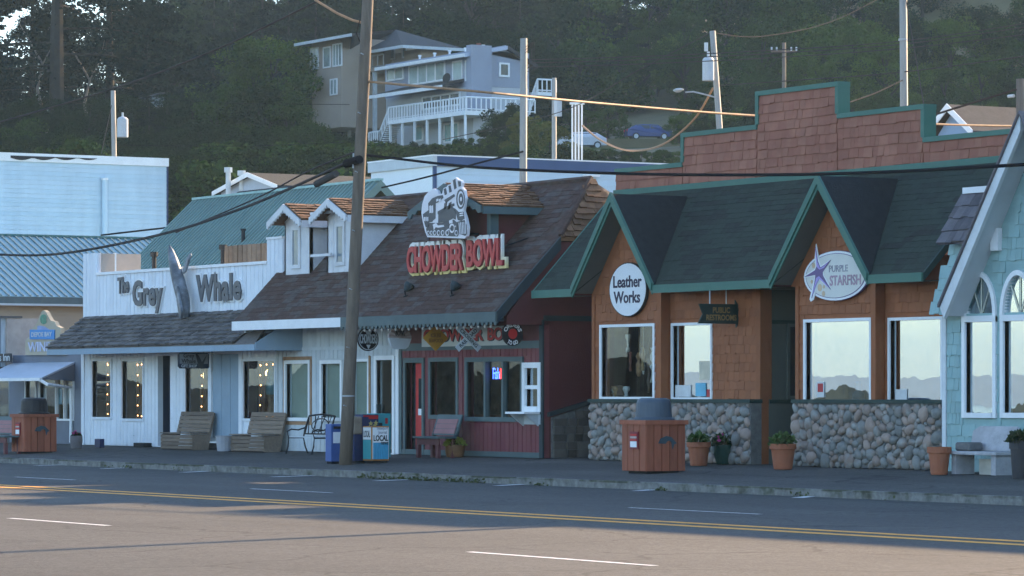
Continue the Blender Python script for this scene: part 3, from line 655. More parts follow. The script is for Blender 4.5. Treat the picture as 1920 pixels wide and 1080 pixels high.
# the locomotive cut-out
SYT = -.62
def tp(x, y, dy=0): return WP(740 + x/4.908, 320 + y/4.908, SYT+dy)
m_tw = M('sign_white', (.76, .76, .80), .5, 0, .05, 3); m_tg = M('sign_charcoal', (.085, .09, .10), .5, 0, .08, 3)
outl = [(245,390),(252,310),(275,235),(315,190),(360,165),(395,185),(405,215),(435,212),(450,160),(475,150),(492,130),(515,125),(530,85),(560,62),(582,82),(612,90),(622,110),(615,150),(640,180),(650,250),(640,330),(632,370),(655,440),(672,520),(665,600),(645,625),(300,612),(280,560),(258,470)]
c0 = tp(460, 620); trn = thing('locomotive_sign', 'white and charcoal steam locomotive cut-out sign above roof lettering', 'sign', (c0.x, SYT, roofz(SYT)))
b = MB(); b.slab([tp(*p) for p in outl], (0,.07,0)); b.build('cutout', m_tw, trn)
def shp(pts, m, nm, dy=-.012): b = MB(); b.slab([tp(*p, dy) for p in pts], (0,.01,0)); return b.build(nm, m, trn)
shp([(262,385),(268,315),(290,250),(325,208),(360,190),(385,205),(392,222),(345,250),(318,290),(310,360),(275,380)], m_tw, 'smoke_panel', -.006)
shp([(258,402),(312,362),(318,520),(285,522),(270,470)], m_tg, 'tender')
for q in (272, 287, 302): shp([(q-4,430),(q+5,424),(q+6,460),(q-2,466)], m_tw, 'window_cut', -.02)
shp([(308,300),(345,255),(395,232),(440,225),(445,250),(400,290),(375,300),(372,440),(348,460),(345,470),(318,475)], m_tg, 'cab')
for q in (326, 345): shp([(q-8,325),(q+6,318),(q+8,385),(q-6,392)], m_tw, 'window_cut', -.02)
for q in (392, 415): shp([(q-10,264),(q+8,256),(q+8,278),(q-10,286)], m_tw, 'window_cut', -.02)
shp([(400,400),(520,330),(545,345),(560,390),(560,450),(535,440),(480,470),(400,480)], m_tg, 'boiler')
shp([(455,270),(545,215),(552,235),(470,295)], m_tg, 'boiler_top'); shp([(395,375),(520,305),(545,300),(548,320),(420,390),(395,400)], m_tg, 'running_board')
for q in (475, 515): shp([(q-18,300),(q+6,285),(q-4,350),(q-26,362)], m_tg, 'boiler_band')
shp([(450,170),(468,160),(478,215),(460,225)], m_tg, 'steam_dome'); shp([(494,140),(512,136),(522,192),(502,202)], m_tg, 'sand_dome'); shp([(534,90),(556,76),(566,160),(548,172)], m_tg, 'smokestack'); shp([(580,95),(606,98),(606,140),(588,148)], m_tg, 'headlamp')
def ell(cx, cy, rx, ry, n=20): return [(cx+rx*math.cos(2*math.pi*i/n), cy+ry*math.sin(2*math.pi*i/n)) for i in range(n)]
shp(ell(604,262,38,92), m_tg, 'smokebox'); shp(ell(607,262,28,74), m_tw, 'smokebox_ring', -.02); shp(ell(608,262,20,54), m_tg, 'smokebox_door', -.03); shp(ell(609,262,8,20), m_tw, 'smokebox_hub', -.04)
shp([(550,345),(585,380),(632,378),(640,440),(610,462),(580,455)], m_tg, 'front_beam'); 
for q in (398, 418): shp([(596,q-8),(628,q-14),(630,q-4),(598,q+2)], m_tw, 'beam_mark', -.02)
shp([(575,470),(640,455),(660,500),(662,580),(648,600),(590,580)], m_tg, 'cowcatcher')
for q in range(5): shp([(588+q*15,478-q*2),(593+q*15,477-q*2),(602+q*13,582),(597+q*13,582)], m_tw, 'cowcatcher_bar', -.02)
shp([(322,480),(430,480),(540,450),(575,480),(585,590),(575,605),(300,595),(288,535)], m_tg, 'underframe')
for i, (q, r_) in enumerate(((308,20),(336,20),(366,24),(402,26),(440,26),(482,28),(526,44),(565,26))):
    cyy = 572 if i != 6 else 530
    shp(ell(q, cyy, r_*.55, r_, 14), m_tw, 'wheel', -.02); shp(ell(q, cyy, r_*.3, r_*.6, 12), m_tg, 'wheel_hub', -.03)
shp([(350,495),(380,480),(395,505),(450,500),(455,515),(400,525),(375,520),(360,545)], m_tw, 'coupling_rod', -.02); shp([(480,540),(560,505),(562,515),(484,552)], m_tw, 'piston_rod', -.02); shp([(500,460),(530,450),(532,480),(502,488)], m_tw, 'cylinder', -.02)
for q in (330, 600):
    p = tp(q, 600)
    for zz_ in (p.z+.06, p.z+.8): MB().tube((p.x, SYT+.072, zz_), (p.x, EY+(zz_-EZ)/PIT+.05, zz_-.02), .03, n=6).build('support_brace', m_black, trn)
    MB().tube((p.x, SYT+.1, p.z+.02), (p.x, SYT+.1, p.z+1.1), .03, n=6).build('support_post', m_black, trn)
# spotlights on the roof
for px, py, lb in ((762, 548, 'small black floodlight on brown roof, the left of two under the red letters'), (849, 547, 'black floodlight on brown roof, the right of two under the red letters')):
    Y = -1.0
    for _ in range(8): Y = EY + (ZP(px, py+8, Y)-EZ)/PIT
    x = XP(px, Y); z = roofz(Y); t_ = thing('roof_floodlight', lb, 'floodlight', (x, Y, z), 'roof floodlights')
    b = MB(); b.tube((x,Y,z-.05),(x,Y-.05,z+.14),.02,n=6); b.tube((x-.07,Y-.02,z),(x+.07,Y,z+.02),.03,n=6); b.build('bracket', m_black, t_)
    b = MB(); b.lathe((0,0,0), [(.05,0),(.11,.1),(.13,.2),(.12,.2)], 12); q = Euler((R(-35), 0, 0)).to_matrix(); b.v = [tuple(q @ Vector(p) + Vector((x, Y-.02, z+.14))) for p in b.v]; b.build('lamp_head', m_gdark, t_)

# hanging signs: boards square to the street, hung from the eave
def disc(c, r, n=28, rz=1.0): return [(c[0], c[1]+r*math.cos(2*math.pi*i/n), c[2]+rz*r*math.sin(2*math.pi*i/n)) for i in range(n)]
def hsign(name, label, px, py, Y):
    X = XP(px, Y); z = ZP(px, py, Y); t_ = thing(name, label, 'sign', (X, Y, z), 'signs hung below the restaurant eave'); return t_, X, z
S = 1/(FPX/tY(800, -.9))      # metres per photo pixel there
def hangers(t_, X, Y, z, w_):
    b = MB()
    for q in (-w_, w_): b.tube((X,Y+q,z),(X,Y+q,EZ-.2),.008,n=5)
    b.build('hanger', m_black, t_)
uy, uz_ = (0,1,0), (0,0,1)
t_, X, z = hsign('chowders_sign', 'round black CHOWDERS sign hanging under the slate eave', 689, 636, -.85); r = 23*S
b = MB(); b.slab(disc((X,-.85,z), r), (.04,0,0)); b.build('board', m_black, t_)
for i in range(2): b = MB(); b.slab(disc((X+.041,-.85,z), r*(.92-.06*i)), (.004+.003*i,0,0)); b.build('ring', (m_palew, m_black)[i], t_)
letter(t_, 'chowders', m_palew, (X+.053,-.85-r*.8,z-.11), uy, uz_, r*1.6, .24, .01); b = MB(); b.slab([(X+.05,-.85-.06,z-.14),(X+.05,-.85+.06,z-.14),(X+.05,-.85,z-r*.85)], (.008,0,0)); b.build('emblem', m_palew, t_); b = MB(); b.slab([(X+.05,-.85-.1,z+.22),(X+.05,-.85+.1,z+.22),(X+.05,-.85+.05,z+.12),(X+.05,-.85-.05,z+.12)], (.008,0,0)); b.build('emblem', m_palew, t_)
hangers(t_, X+.02, -.85, z+r*.8, .12)
t_, X, z = hsign('shell_bowl_sign', 'pale scallop shell shaped BOWL sign hanging under the eave', 748, 632, -.85); r = 25*S
m_pinkw = M('shell_pink', (.45, .38, .36), .6, 0, .15, 5)
pts = [(X,-.85+r*math.cos(a)*(1+.04*math.sin(a*14)), z-.02+r*.8*math.sin(a)*(1+.04*math.sin(a*14))) for a in [math.pi*i/28 for i in range(29)]]
b = MB(); b.slab(pts, (.05,0,0)); b.build('shell', m_pinkw, t_)
b = MB()
for i in range(7): a = math.pi*(i+.5)/7; b.path([(X+.052,-.85+.05*math.cos(a),z), (X+.056,-.85+r*.93*math.cos(a),z+r*.75*math.sin(a))], [.008,.02], 5)
b.build('shell_rib', M('shell_rib', (.36, .28, .26), .6, 0, .1, 5), t_)
pts = [(X,-.85-r,z-.03),(X,-.85+r,z-.03),(X,-.85+r*.72,z-r*.75),(X,-.85+r*.45,z-r*.92),(X,-.85-r*.45,z-r*.92),(X,-.85-r*.72,z-r*.75)]
b = MB(); b.slab(pts, (.07,0,0)); b.build('bowl', m_palew, t_); letter(t_, 'bowl_s', m_black, (X+.07,-.85-.24,z+.03), uy, uz_, .48, .3, .01); hangers(t_, X+.02, -.85, z+r*.7, .12)
t_, X, z = hsign('diamond_seafood_sign', 'yellow diamond shaped SEAFOOD sign hanging under the eave', 816, 634, -.85); r = 24*S*1.12
b = MB(); b.slab([(X,-.85-r,z),(X,-.85,z-r*.9),(X,-.85+r,z),(X,-.85,z+r*.9)], (.03,0,0)); b.build('board', M('sign_amber', (.42, .21, .02), .5, 0, .12, 4), t_); letter(t_, 'seafood', M('sign_brown', (.12, .06, .02), .6), (X+.031,-.85-r*.55,z-r*.3), uy, uz_, r*1.1, r*.62, .006); hangers(t_, X+.015, -.85, z+r*.7, .05)
t_, X, z = hsign('railroad_crossbuck', 'grey and white railroad crossing crossbuck hanging under the eave', 877, 634, -.85); r = 31*S
for k, (key, ang) in enumerate((('rail', R(42)), ('cross', R(-42)))):
    q = Vector((0, math.cos(ang), math.sin(ang))); p_ = Vector((0, -math.sin(ang), math.cos(ang))); c = Vector((X+.03*k, -.85, z))
    b = MB(); b.slab([c-q*r-p_*.075, c+q*r-p_*.075, c+q*r+p_*.075, c-q*r+p_*.075], (.025,0,0)); a_ = b.build('blade', m_palew, t_)
    letter(a_, key, m_gdark, c-q*r*.75-p_*.045+Vector((.026,0,0)), q, p_, r*1.5, .09, .004)
hangers(t_, X+.015, -.85, z+.2, .2)
t_, X, z = hsign('orders_to_go_sign', 'round black ORDERS TO GO sign with red dot under the eave', 960, 626, -.75); r = 22*S
b = MB(); b.slab(disc((X,-.75,z), r), (.03,0,0)); b.build('board', m_black, t_); b = MB(); b.slab(disc((X+.031,-.75,z), r*.42), (.01,0,0)); b.build('red_dot', m_red, t_)
def arc(c, a0, a1, r0, r1):
    def f(u, v):
        a = a0+(a1-a0)*u; rr = r0+(r1-r0)*v; return rr*math.cos(a), rr*math.sin(a)
    return f
letter(t_, 'orders', m_white, (X+.031,-.75,z), uy, uz_, 1, 1, .006, warp=arc(None, R(165), R(15), r*.58, r*.92)); letter(t_, 'togo', m_white, (X+.031,-.75,z), uy, uz_, 1, 1, .006, warp=arc(None, R(232), R(308), r*.92, r*.58)); hangers(t_, X+.015, -.75, z+r*.8, .1)
# wall banner
rb = rect(852, 966, 612, 648, -.05); t_ = thing('wall_banner', 'white wall banner with red CHOWDER BOWL letters above restaurant windows', 'sign', ((rb[0]+rb[1])/2, -.05, rb[2]))
zb_ = min(rb[3], TOPW-.03)
box(t_, 'panel', M('banner_white', (.55, .56, .52), .6, 0, .08, 3), rb[0]-1.6, rb[1], -.07, -.045, rb[2], zb_); letter(t_, 'chowder', m_gdark, (rb[0]-1.45,-.071,rb[2]+.1), (1,0,0), uz_, 2.95, zb_-rb[2]-.15, .006, 'letter_shadow'); letter(t_, 'chowder', m_sred, (rb[0]-1.5,-.078,rb[2]+.12), (1,0,0), uz_, 2.95, zb_-rb[2]-.15, .006); letter(t_, 'bowl', m_gdark, (rb[0]+1.7,-.071,rb[2]+.1), (1,0,0), uz_, 1.6, zb_-rb[2]-.15, .006, 'letter_shadow'); letter(t_, 'bowl', m_sred, (rb[0]+1.65,-.078,rb[2]+.12), (1,0,0), uz_, 1.6, zb_-rb[2]-.15, .006)
# string of unlit bulbs under the slate eave
t_ = thing('eave_bulb_string', 'string of small clear bulbs along the slate eave', 'string lights', (XF, EY+.1, EZ-.4)); b = MB(); b.path([(XF,EY+.1,EZ-.28),(X1-.2,EY+.1,EZ-.28)], .008, 5); b.build('cord', m_black, t_)
bl = MB(); bl.lathe((0,0,-.09), [(.012,.09),(.03,.05),(.032,.03),(.015,0)], 8); bm_ = bpy.data.meshes.new('bulb'); bm_.from_pydata(bl.v, [], bl.f); bm_.materials.append(M('bulb_frosted', (.7, .66, .6), .2, .2, 0, 3))
lst = []; x = XF+.1
while x < X1-.2: lst.append((bm_, (x, EY+.1, EZ-.285), (1,1,1), (0,0,0))); x += random.uniform(.26, .36)
pieces(t_, 'bulb', lst)
# neon
hx = H_['w5']; nx = hx[0]+2*dx-.66; t_ = thing('neon_sign', 'blue and red neon Fish sign glowing inside restaurant window', 'neon sign', (nx, .1, hx[3]-.4))
letter(t_, 'fish', emit('neon_blue', (.05, .12, 1.0), 2.6), (nx,.1,hx[3]-.42), (1,0,0), uz_, .3, .27, .01); letter(t_, 'c', emit('neon_red', (1.0, .04, .04), 2.2), (nx+.33,.1,hx[3]-.42), (1,0,0), uz_, .2, .27, .01)
# ================================================================== shingled shop building (Leather Works / Purple Starfish)
m_osh = M('orange_cedar_paint', (.285, .10, .042), .7, .12, .12, 4, .15, 40)
m_psh = M('parapet_cedar', (.36, .15, .10), .75, .14, .16, 3, .2, 40, col2=(.27, .105, .07), amt2=.36, ns2=.9)
m_grn = M('green_trim_paint', (.05, .15, .118), .5, .04, .1, 2, .08, 30)
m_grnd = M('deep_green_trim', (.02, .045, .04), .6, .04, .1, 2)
m_groof = M('green_black_shingle', (.024, .031, .027), .9, .06, .25, 6, .55, 26, col2=(.028, .042, .033), amt2=.4, ns2=.5)
m_groof2 = M('black_shingle', (.018, .022, .024), .9, .1, .25, 6, .5, 26)
m_soff = M('soffit_grey', (.12, .13, .12), .7, 0, .1, 2)
m_olive = M('entry_olive_paint', (.10, .115, .10), .6, 0, .1, 2)
BX0, BX1 = XP(1113, 0), XP(1771, 0)
sb = thing('shingled_shop_building', 'orange shingled shop block with dark green gabled roof and stepped parapet', 'shop building', ((BX0+BX1)/2, 0, 0))
GE = -.5; GZ = ZP(1030, 546, GE); PY = 1.75; PIT2 = (6.25-GZ)/(PY-GE)
RL = XP(1000, GE); RR = XP(1729, GE)
PZ = GZ + (PY-GE)*PIT2
def g2z(Y): return GZ + (Y-GE)*PIT2
gab = []
for pa, pl, pr_, py in ((1140, 1074, 1226, 369), (1534, 1446, 1630, 335)):
    xa, xl, xr = XP(pa, GE), XP(pl, GE), XP(pr_, GE); za = min(ZP(pa, py, GE), PZ-.02)
    xa = (xl+xr)/2 if abs((xl+xr)/2-xa) < .25 else xa
    gab.append((xa, xl, xr, za, GE + (za-GZ)/PIT2))
def in_gable(x, Y, e=0.0): return any(xl+(xa-xl)*(Y-GE)/(yv-GE)-e < x < xr-(xr-xa)*(Y-GE)/(yv-GE)+e and Y < yv for xa, xl, xr, za, yv in gab)
ol = [(RL, GE)]
for xa, xl, xr, za, yv in gab: ol += [(xl, GE), (xa, yv), (xr, GE)]
ol += [(RR, GE), (RR, PY), (RL, PY)]
b = MB(); b.slab([(x, y, g2z(y)) for x, y in ol], (0,0,-.1)); gr = b.build('main_roof', m_groof, sb)
un = Vector((0, 1, PIT2)).normalized()
lst = roof_pieces(m_groof, (RL, GE, GZ), (1,0,0), un, RR-RL, math.hypot(PY-GE, PZ-GZ)*.985, .16, (.3, .9), .008, inside=lambda a, d: not in_gable(RL+a, GE+d*un.y, .35))
pieces(gr, 'roof_tile', lst, 300)
# gables with cross roofs
for xa, xl, xr, za, yb_ in gab:
    hwid = (xr-xl)/2
    r = MB()
    r.slab([(xa,GE,za+.06),(xr+.02,GE,GZ+.04),(xa,yb_+.06,za+.06)], (0,0,-.08)); r.slab([(xa,GE,za+.06),(xl-.02,GE,GZ+.04),(xa,yb_+.06,za+.06)], (0,0,-.08))
    G_ = r.build('gable_roof', m_groof2, sb)
    sl_ = math.hypot(hwid, za-GZ)
    for sgn, xe in ((1, xr), (-1, xl)):
        q = MB(); n_ = Vector((0,0,1)); 
        for off, dz0, dz1, m_ in ((-.04, .09, -.12, 0), (-.075, .095, -.02, 0)):
            q.slab([(xa,GE+off,za+dz0),(xe,GE+off,GZ+dz0-.02),(xe-sgn*.02,GE+off,GZ+dz1-.06),(xa,GE+off,za+dz1-.1)], (0,.035,0))
        q.build('rake_trim', m_grn, G_)
    q = MB(); q.slab([(xa,GE-.003,za-.05),(xr,GE-.003,GZ-.05),(xr,.12,GZ-.05),(xa,.12,za-.05)], (0,0,-.03)); q.slab([(xa,GE-.003,za-.05),(xl,GE-.003,GZ-.05),(xl,.12,GZ-.05),(xa,.12,za-.05)], (0,0,-.03)); q.build('rake_soffit', m_soff, G_)
# eave fascias between gables
for xa_, xb_ in ((RL-.03, gab[0][1]), (gab[0][2], gab[1][1]), (gab[1][2], RR+.03)):
    box(sb, 'eave_fascia', m_grn, xa_, xb_, GE-.04, GE, GZ-.15, GZ+.03)
    b = MB(); b.quad((xa_,GE,GZ-.12),(xb_,GE,GZ-.12),(xb_,.3,GZ-.12),(xa_,.3,GZ-.12)); b.build('eave_soffit', m_soff, sb)
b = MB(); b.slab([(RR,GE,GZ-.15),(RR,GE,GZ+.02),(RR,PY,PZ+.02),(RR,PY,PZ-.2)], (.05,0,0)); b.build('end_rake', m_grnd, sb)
b = MB(); b.slab([(RL,GE,GZ-.15),(RL,GE,GZ+.02),(RL,PY,PZ+.02),(RL,PY,PZ-.2)], (-.05,0,0)); b.build('end_rake', m_grn, sb)
# stepped parapet
SECT = [(1155, 1281, 317, 305), (1281, 1421, 252, 232), (1421, 1572, 172, 153), (1572, 1733, 213, 196), (1733, 1895, 259, 241)]
par = []
for pa, pb, ya, yb in SECT: par.append((XP(pa, PY), XP(pb, PY), (ZP(pa, ya, PY)+ZP(pb, yb, PY))/2))
par[-1] = (par[-1][0], par[-1][1]+1.2, par[-1][2])
PB = PZ-.05
lst = []
ptop = MB(); pm_ = MB()
for x0_, x1_, zt in par:
    pm_.box(x0_, x1_, PY, PY+.22, PB, zt-.08); 
pw = pm_.build('parapet', m_psh, sb)
for i, (x0_, x1_, zt) in enumerate(par):
    box(pw, 'parapet_cap', m_grn, x0_-(.05 if i in (1, 2) else 0), x1_+(.05 if i in (2, 3) else 0), PY-.05, PY+.28, zt-.1, zt+.005)
    lst += shingles(pw, m_psh, x0_+.02, x1_-.02, PB+.13, zt-.1, PY, .205, (.12, .36), .03)
for i in (1, 2): x0_, _, zt = par[i]; zl = par[i-1][2]; box(pw, 'parapet_side_trim', m_grn, x0_-.05, x0_+.07, PY-.045, PY+.27, zl+.006, zt-.1)
for i in (2, 3): _, x1_, zt = par[i]; zl = par[i+1][2]; box(pw, 'parapet_side_trim', m_grn, x1_-.07, x1_+.05, PY-.045, PY+.27, zl+.006, zt-.1)
box(pw, 'parapet_foot_trim', m_grn, par[0][0]-.03, par[-1][1], PY-.06, PY-.001, PB-.02, PB+.13)
pieces(pw, 'shingle', lst, 300)
# walls: two bays flush with the kerb line, walls between set back
RC = .22
bay = [(BX0, XP(1241, 0)), (XP(1495, 0), XP(1643, 0))]
mid = [(bay[0][1], XP(1427, RC)), (bay[1][1], BX1+.3)]
WT_ = GZ-.12
L1 = rect(1129, 1226, 613, 744, 0); L2 = rect(1263, 1334, 610, 745, RC); S1 = rect(1512, 1632, 603, 750, 0); S2 = rect(1670, 1766, 600, 750, RC)
ST = ZP(1180, 753, 0)
lst = []
for (xa_, xb_), hh, gi in ((bay[0], L1, 0), (bay[1], S1, 1)):
    w_ = wall(sb, 'bay_wall', m_osh, xa_, xb_, 0, WT_, 0, [hh], .2)
    xa, xl, xr, za, _yv = gab[gi]
    b = MB(); b.slab([(xl,0.0,WT_),(xr,0.0,WT_),(xa,0.0,za-.15)], (0,.15,0)); gw = b.build('gable_wall', m_osh, w_)
    box(w_, 'bay_cheek', m_osh, xb_-.14, xb_, .2, .5, 0, WT_)
    ins = lambda x, z, xa=xa, xl=xl, xr=xr, za=za: z < WT_ or (abs(x-xa) < ((xr-xl)/2)*(za-.2-z)/(za-.15-WT_))
    lst += shingles(w_, m_osh, xa_+.1, xb_-.12, ST+.06, WT_-.01, 0, .2, (.1, .28), .022, holes=[big(hh, .07)])
    lst += shingles(w_, m_osh, xl+.05, xr-.05, WT_, za-.2, 0, .2, (.1, .28), .022, inside=ins)
    box(w_, 'corner_post', m_osh, xa_-.02, xa_+.1, -.04, -.002, ST+.06, WT_); box(w_, 'corner_post', m_osh, xb_-.12, xb_+.03, -.045, -.002, ST+.06, WT_)
    window(sb, *hh, 0, m_white, g_mirr if gi else g_clear, .065, .04)
for (xa_, xb_), hh, gm in ((mid[0], L2, g_mirr), (mid[1], S2, g_mirr)):
    w_ = wall(sb, 'front_wall', m_osh, xa_, xb_, 0, WT_, RC, [hh], .2)
    lst += shingles(w_, m_osh, xa_+.02, xb_-.02, ST+.06, WT_-.01, RC, .2, (.1, .28), .022, holes=[big(hh, .07)])
    window(sb, *hh, RC, m_white, gm, .06, .04)
box(sb, 'corner_post', m_osh, mid[0][1]-.12, mid[0][1]+.04, RC-.05, RC+.25, ST+.06, WT_)
pieces(sb, 'shingle', lst, 300)
# entry recess between: olive side wall with a dark window, back wall
ex0, ex1 = mid[0][1], bay[1][0]
b = MB(); b.quad((ex0,RC+.2,0),(ex0,2.6,0),(ex0,2.6,WT_),(ex0,RC+.2,WT_)); b.quad((ex0,2.6,0),(ex1,2.6,0),(ex1,2.6,WT_),(ex0,2.6,WT_)); b.quad((ex1,.2,0),(ex1,2.6,0),(ex1,2.6,WT_),(ex1,.2,WT_)); b.quad((ex0,-.0,WT_-.02),(ex1,0,WT_-.02),(ex1,2.6,WT_-.02),(ex0,2.6,WT_-.02)); er = b.build('entry_recess', m_olive, sb)
for pyv in (603, 752): z_ = ZX(1460, pyv, ex0); box(er, 'entry_trim', m_grnd, ex0+.002, ex0+.03, RC+.2, 2.59, z_-.05, z_+.03)
yy = YP(1479, ex0); yz = YP(1500, ex0); wf = box(er, 'entry_window_frame', m_olive, ex0+.003, ex0+.05, yy-.06, yz, ZX(1485, 748, ex0), ZX(1485, 607, ex0)); box(wf, 'pane', m_dark, ex0+.051, ex0+.055, yy, yz-.05, ZX(1485, 742, ex0), ZX(1485, 613, ex0))
# river stone skirting
def cobbles(parent, x0_, x1_, z0_, z1_, y, n, rng=(.06, .2)):
    P_ = []; rnd = random.Random(n); lst = []
    tries = 0
    while len(P_) < n and tries < n*90:
        tries += 1; k = 1 - tries/(n*90.0)
        r_ = rng[0] + (rng[1]-rng[0])*(k**.7)*rnd.uniform(.5, 1.0); asp = rnd.uniform(.55, .95)
        x = rnd.uniform(x0_+r_*.7, x1_-r_*.7); z = rnd.uniform(z0_+r_*.6, z1_-r_*.75)
        if all((x-q[0])**2 + ((z-q[1])*1.15)**2 > (.80*(r_+q[2]))**2 for q in P_): P_.append((x, z, r_, asp))
    for x, z, r_, asp in P_:
        an = rnd.gauss(0, .5) if rnd.random() < .75 else rnd.uniform(-1.5, 1.5)
        lst.append((unit('stone', m_stone, rnd.randrange(6)), (x, y-.02, z), (r_*1.06, r_*.5, r_*1.06*asp), (0, an, 0)))
    pieces(parent, 'stone', lst, 150)
for xa_, xb_ in ((BX0-.05, mid[0][1]+.02), (bay[1][0]-.05, BX1+.02)):
    s_ = box(sb, 'stone_skirting', m_mort, xa_, xb_, -.06, RC-.002, 0, ST-.02)
    cobbles(s_, xa_-.02, xb_+.02, .0, ST-.02, -.06, 330, (.04, .19))
    box(sb, 'sill_band', m_grnd, xa_-.02, xb_+.04, -.12, RC-.001, ST-.02, ST+.06)
MB().box(2.2, 10.4, 8.4, 13, 0, 6.7).build('unseen_alley_blocker', m_osh, sb); MB().box(19.3, BX1-.05, 5, 8, 5, 9.2).build('unseen_rear_blocker', m_osh, sb)  # two unseen blocks added to keep sun out of alley and off road
room(sb, m_room, BX0+.15, ex0-.1, .45, 4, .0, WT_); room(sb, m_room, ex1+.1, BX1+.2, .45, 4, .0, WT_)
box(sb, 'left_end_wall', m_redd, BX0+.02, BX0+.15, .25, 8, 0, WT_+.9); box(sb, 'rear_wall', m_osh, BX0+.1, BX1, 8, 8.15, 0, WT_+1)
b = MB(); b.slab([(BX0,PY+.23,PZ-.3),(BX1+.5,PY+.23,PZ-.3),(BX1+.5,8.2,PZ-.5),(BX0,8.2,PZ-.5)], (0,0,-.12)); b.build('flat_roof', m_groof2, sb)
# ---- signs
t_, X = None, None
Y = -.1; p0 = WP(1177, 543, Y); rx_ = (XP(1212, Y)-XP(1142, Y))/2; rz_ = 51/(FPX/tY(1177, Y))
t_ = thing('leather_shop_sign', 'white oval Leather Works sign on left shingled gable', 'sign', (p0.x, Y, p0.z-rz_))
def oval(c, rx, rz, y, n=40): return [(c.x+rx*math.cos(2*math.pi*i/n), y, c.z+rz*math.sin(2*math.pi*i/n)) for i in range(n)]
b = MB(); b.slab(oval(p0, rx_, rz_, Y), (0,.07,0)); b.build('rim', m_black, t_); b = MB(); b.slab(oval(p0, rx_*.965, rz_*.965, Y-.006), (0,.006,0)); b.build('panel', M('sign_panel_white', (.76, .78, .80), .5, 0, .04, 3), t_)
letter(t_, 'leather', M('sign_ink', (.035, .03, .06), .5), (p0.x-rx_*.76, Y-.007, p0.z-rz_*.5), (1,0,0), (0,0,1), rx_*1.52, rz_*1.02, .008)
Y = -.12; p0 = WP(1567, 517, Y); rx_ = (XP(1628, Y)-XP(1507, Y))/2; rz_ = 47/(FPX/tY(1567, Y))
t_ = thing('starfish_shop_sign', 'cream oval PURPLE STARFISH sign with purple star on right gable', 'sign', (p0.x, Y, p0.z-rz_))
m_pur = M('sign_purple', (.17, .12, .26), .5, 0, .1, 3); m_lil = M('sign_lilac', (.42, .34, .68), .5, 0, .1, 3); m_crm = M('sign_cream_panel', (.66, .66, .62), .5, 0, .05, 2)
b = MB(); b.slab(oval(p0, rx_, rz_, Y), (0,.05,0)); b.build('edge', m_pur, t_)
for i, (k, m_) in enumerate(((.985, m_white), (.9, m_pur), (.875, m_crm))):
    b = MB(); b.slab(oval(p0, rx_*(1-(1-k)*.75), rz_*k, Y-.006*(i+1)), (0,.005,0)); b.build('ring' if i < 2 else 'panel', m_, t_)
def sp(x, y, dy): q = WP(1500+x/9.0, 450+y/9.0, Y); return (q.x, Y+dy, q.z)
star = [(283,110),(320,360),(360,465),(430,420),(540,335),(400,545),(405,600),(470,720),(540,835),(400,680),(350,630),(300,720),(215,985),(270,680),(280,590),(90,625),(275,510),(300,440)]
big_ = [(283,65),(335,340),(365,440),(430,400),(540,325),(415,545),(420,600),(480,710),(540,840),(400,720),(355,670),(310,760),(240,1010),(195,1040),(175,1000),(250,680),(262,610),(80,640),(80,610),(262,490),(280,440),(262,300)]
b = MB(); b.slab([sp(*p, -.024) for p in big_], (0,.02,0)); b.build('star_plate', m_white, t_)
b = MB(); b.slab([sp(*p, -.034) for p in star], (0,.009,0)); b.build('star', m_pur, t_)
for pl in ([(283,130),(318,370),(362,478),(430,440),(530,345),(430,470),(355,500),(305,450)], [(300,640),(345,610),(395,660),(530,825),(400,700),(350,655),(305,740),(220,970)]):
    b = MB(); b.slab([sp(*p, -.042) for p in pl], (0,.007,0)); b.build('star_highlight', m_lil, t_)
for x, y, r_ in ((242,430,34), (212,705,24), (348,805,46), (415,790,22), (410,905,34)): b = MB(); b.slab([sp(x+r_*.8*math.cos(a), y+r_*1.4*math.sin(a), -.023) for a in [i*.628 for i in range(10)]], (0,.004,0)); b.build('shell_mark', M('sign_sand', (.62, .46, .30), .5), t_)
A = sp(505, 545, -.02); B_ = sp(820, 415, -.02); letter(t_, 'purple', M('sign_grey', (.28, .27, .34), .5), A, (1,0,0), (0,0,1), B_[0]-A[0], B_[2]-A[2], .006)
A = sp(515, 775, -.02); B_ = sp(1040, 575, -.02); letter(t_, 'starfish', M('sign_mauve', (.42, .28, .35), .5), A, (1,0,0), (0,0,1), B_[0]-A[0], B_[2]-A[2], .006)
# restroom arrow hung square to the wall
Xs = XP(1350, -.25); y0_, y1_ = YP(1309, Xs), YP(1392, Xs); zc = ZX(1350, 589, Xs); k = 1/(FPX/tX(1350, Xs))
t_ = thing('restroom_arrow_sign', 'dark green arrow shaped PUBLIC RESTROOMS sign hung below green eave', 'sign', (Xs, (y0_+y1_)/2, zc))
L_ = y1_-y0_; b = MB(); b.slab([(Xs,y0_-.02,zc-18*k),(Xs,y0_+L_*.84,zc-18*k),(Xs,y0_+L_*.84,zc-25*k),(Xs,y1_,zc+1*k),(Xs,y0_+L_*.82,zc+27*k),(Xs,y0_+L_*.82,zc+19*k),(Xs,y0_,zc+19*k),(Xs,y0_+.1,zc)], (.04,0,0)); b.build('arrow', M('sign_green', (.014, .035, .033), .5, 0, .15, 6), t_)
letter(t_, 'restroom', M('sign_gold', (.26, .17, .07), .5), (Xs+.041,y0_+L_*.16,zc-12*k), (0,1,0), (0,0,1), L_*.68, 25*k, .006)
b = MB(); [b.tube((Xs+.02,q,zc+15*k),(Xs+.02,q,GZ-.13),.012,n=6) for q in (y0_+L_*.25, y0_+L_*.62)]; b.build('hanger_rod', m_palew, t_)
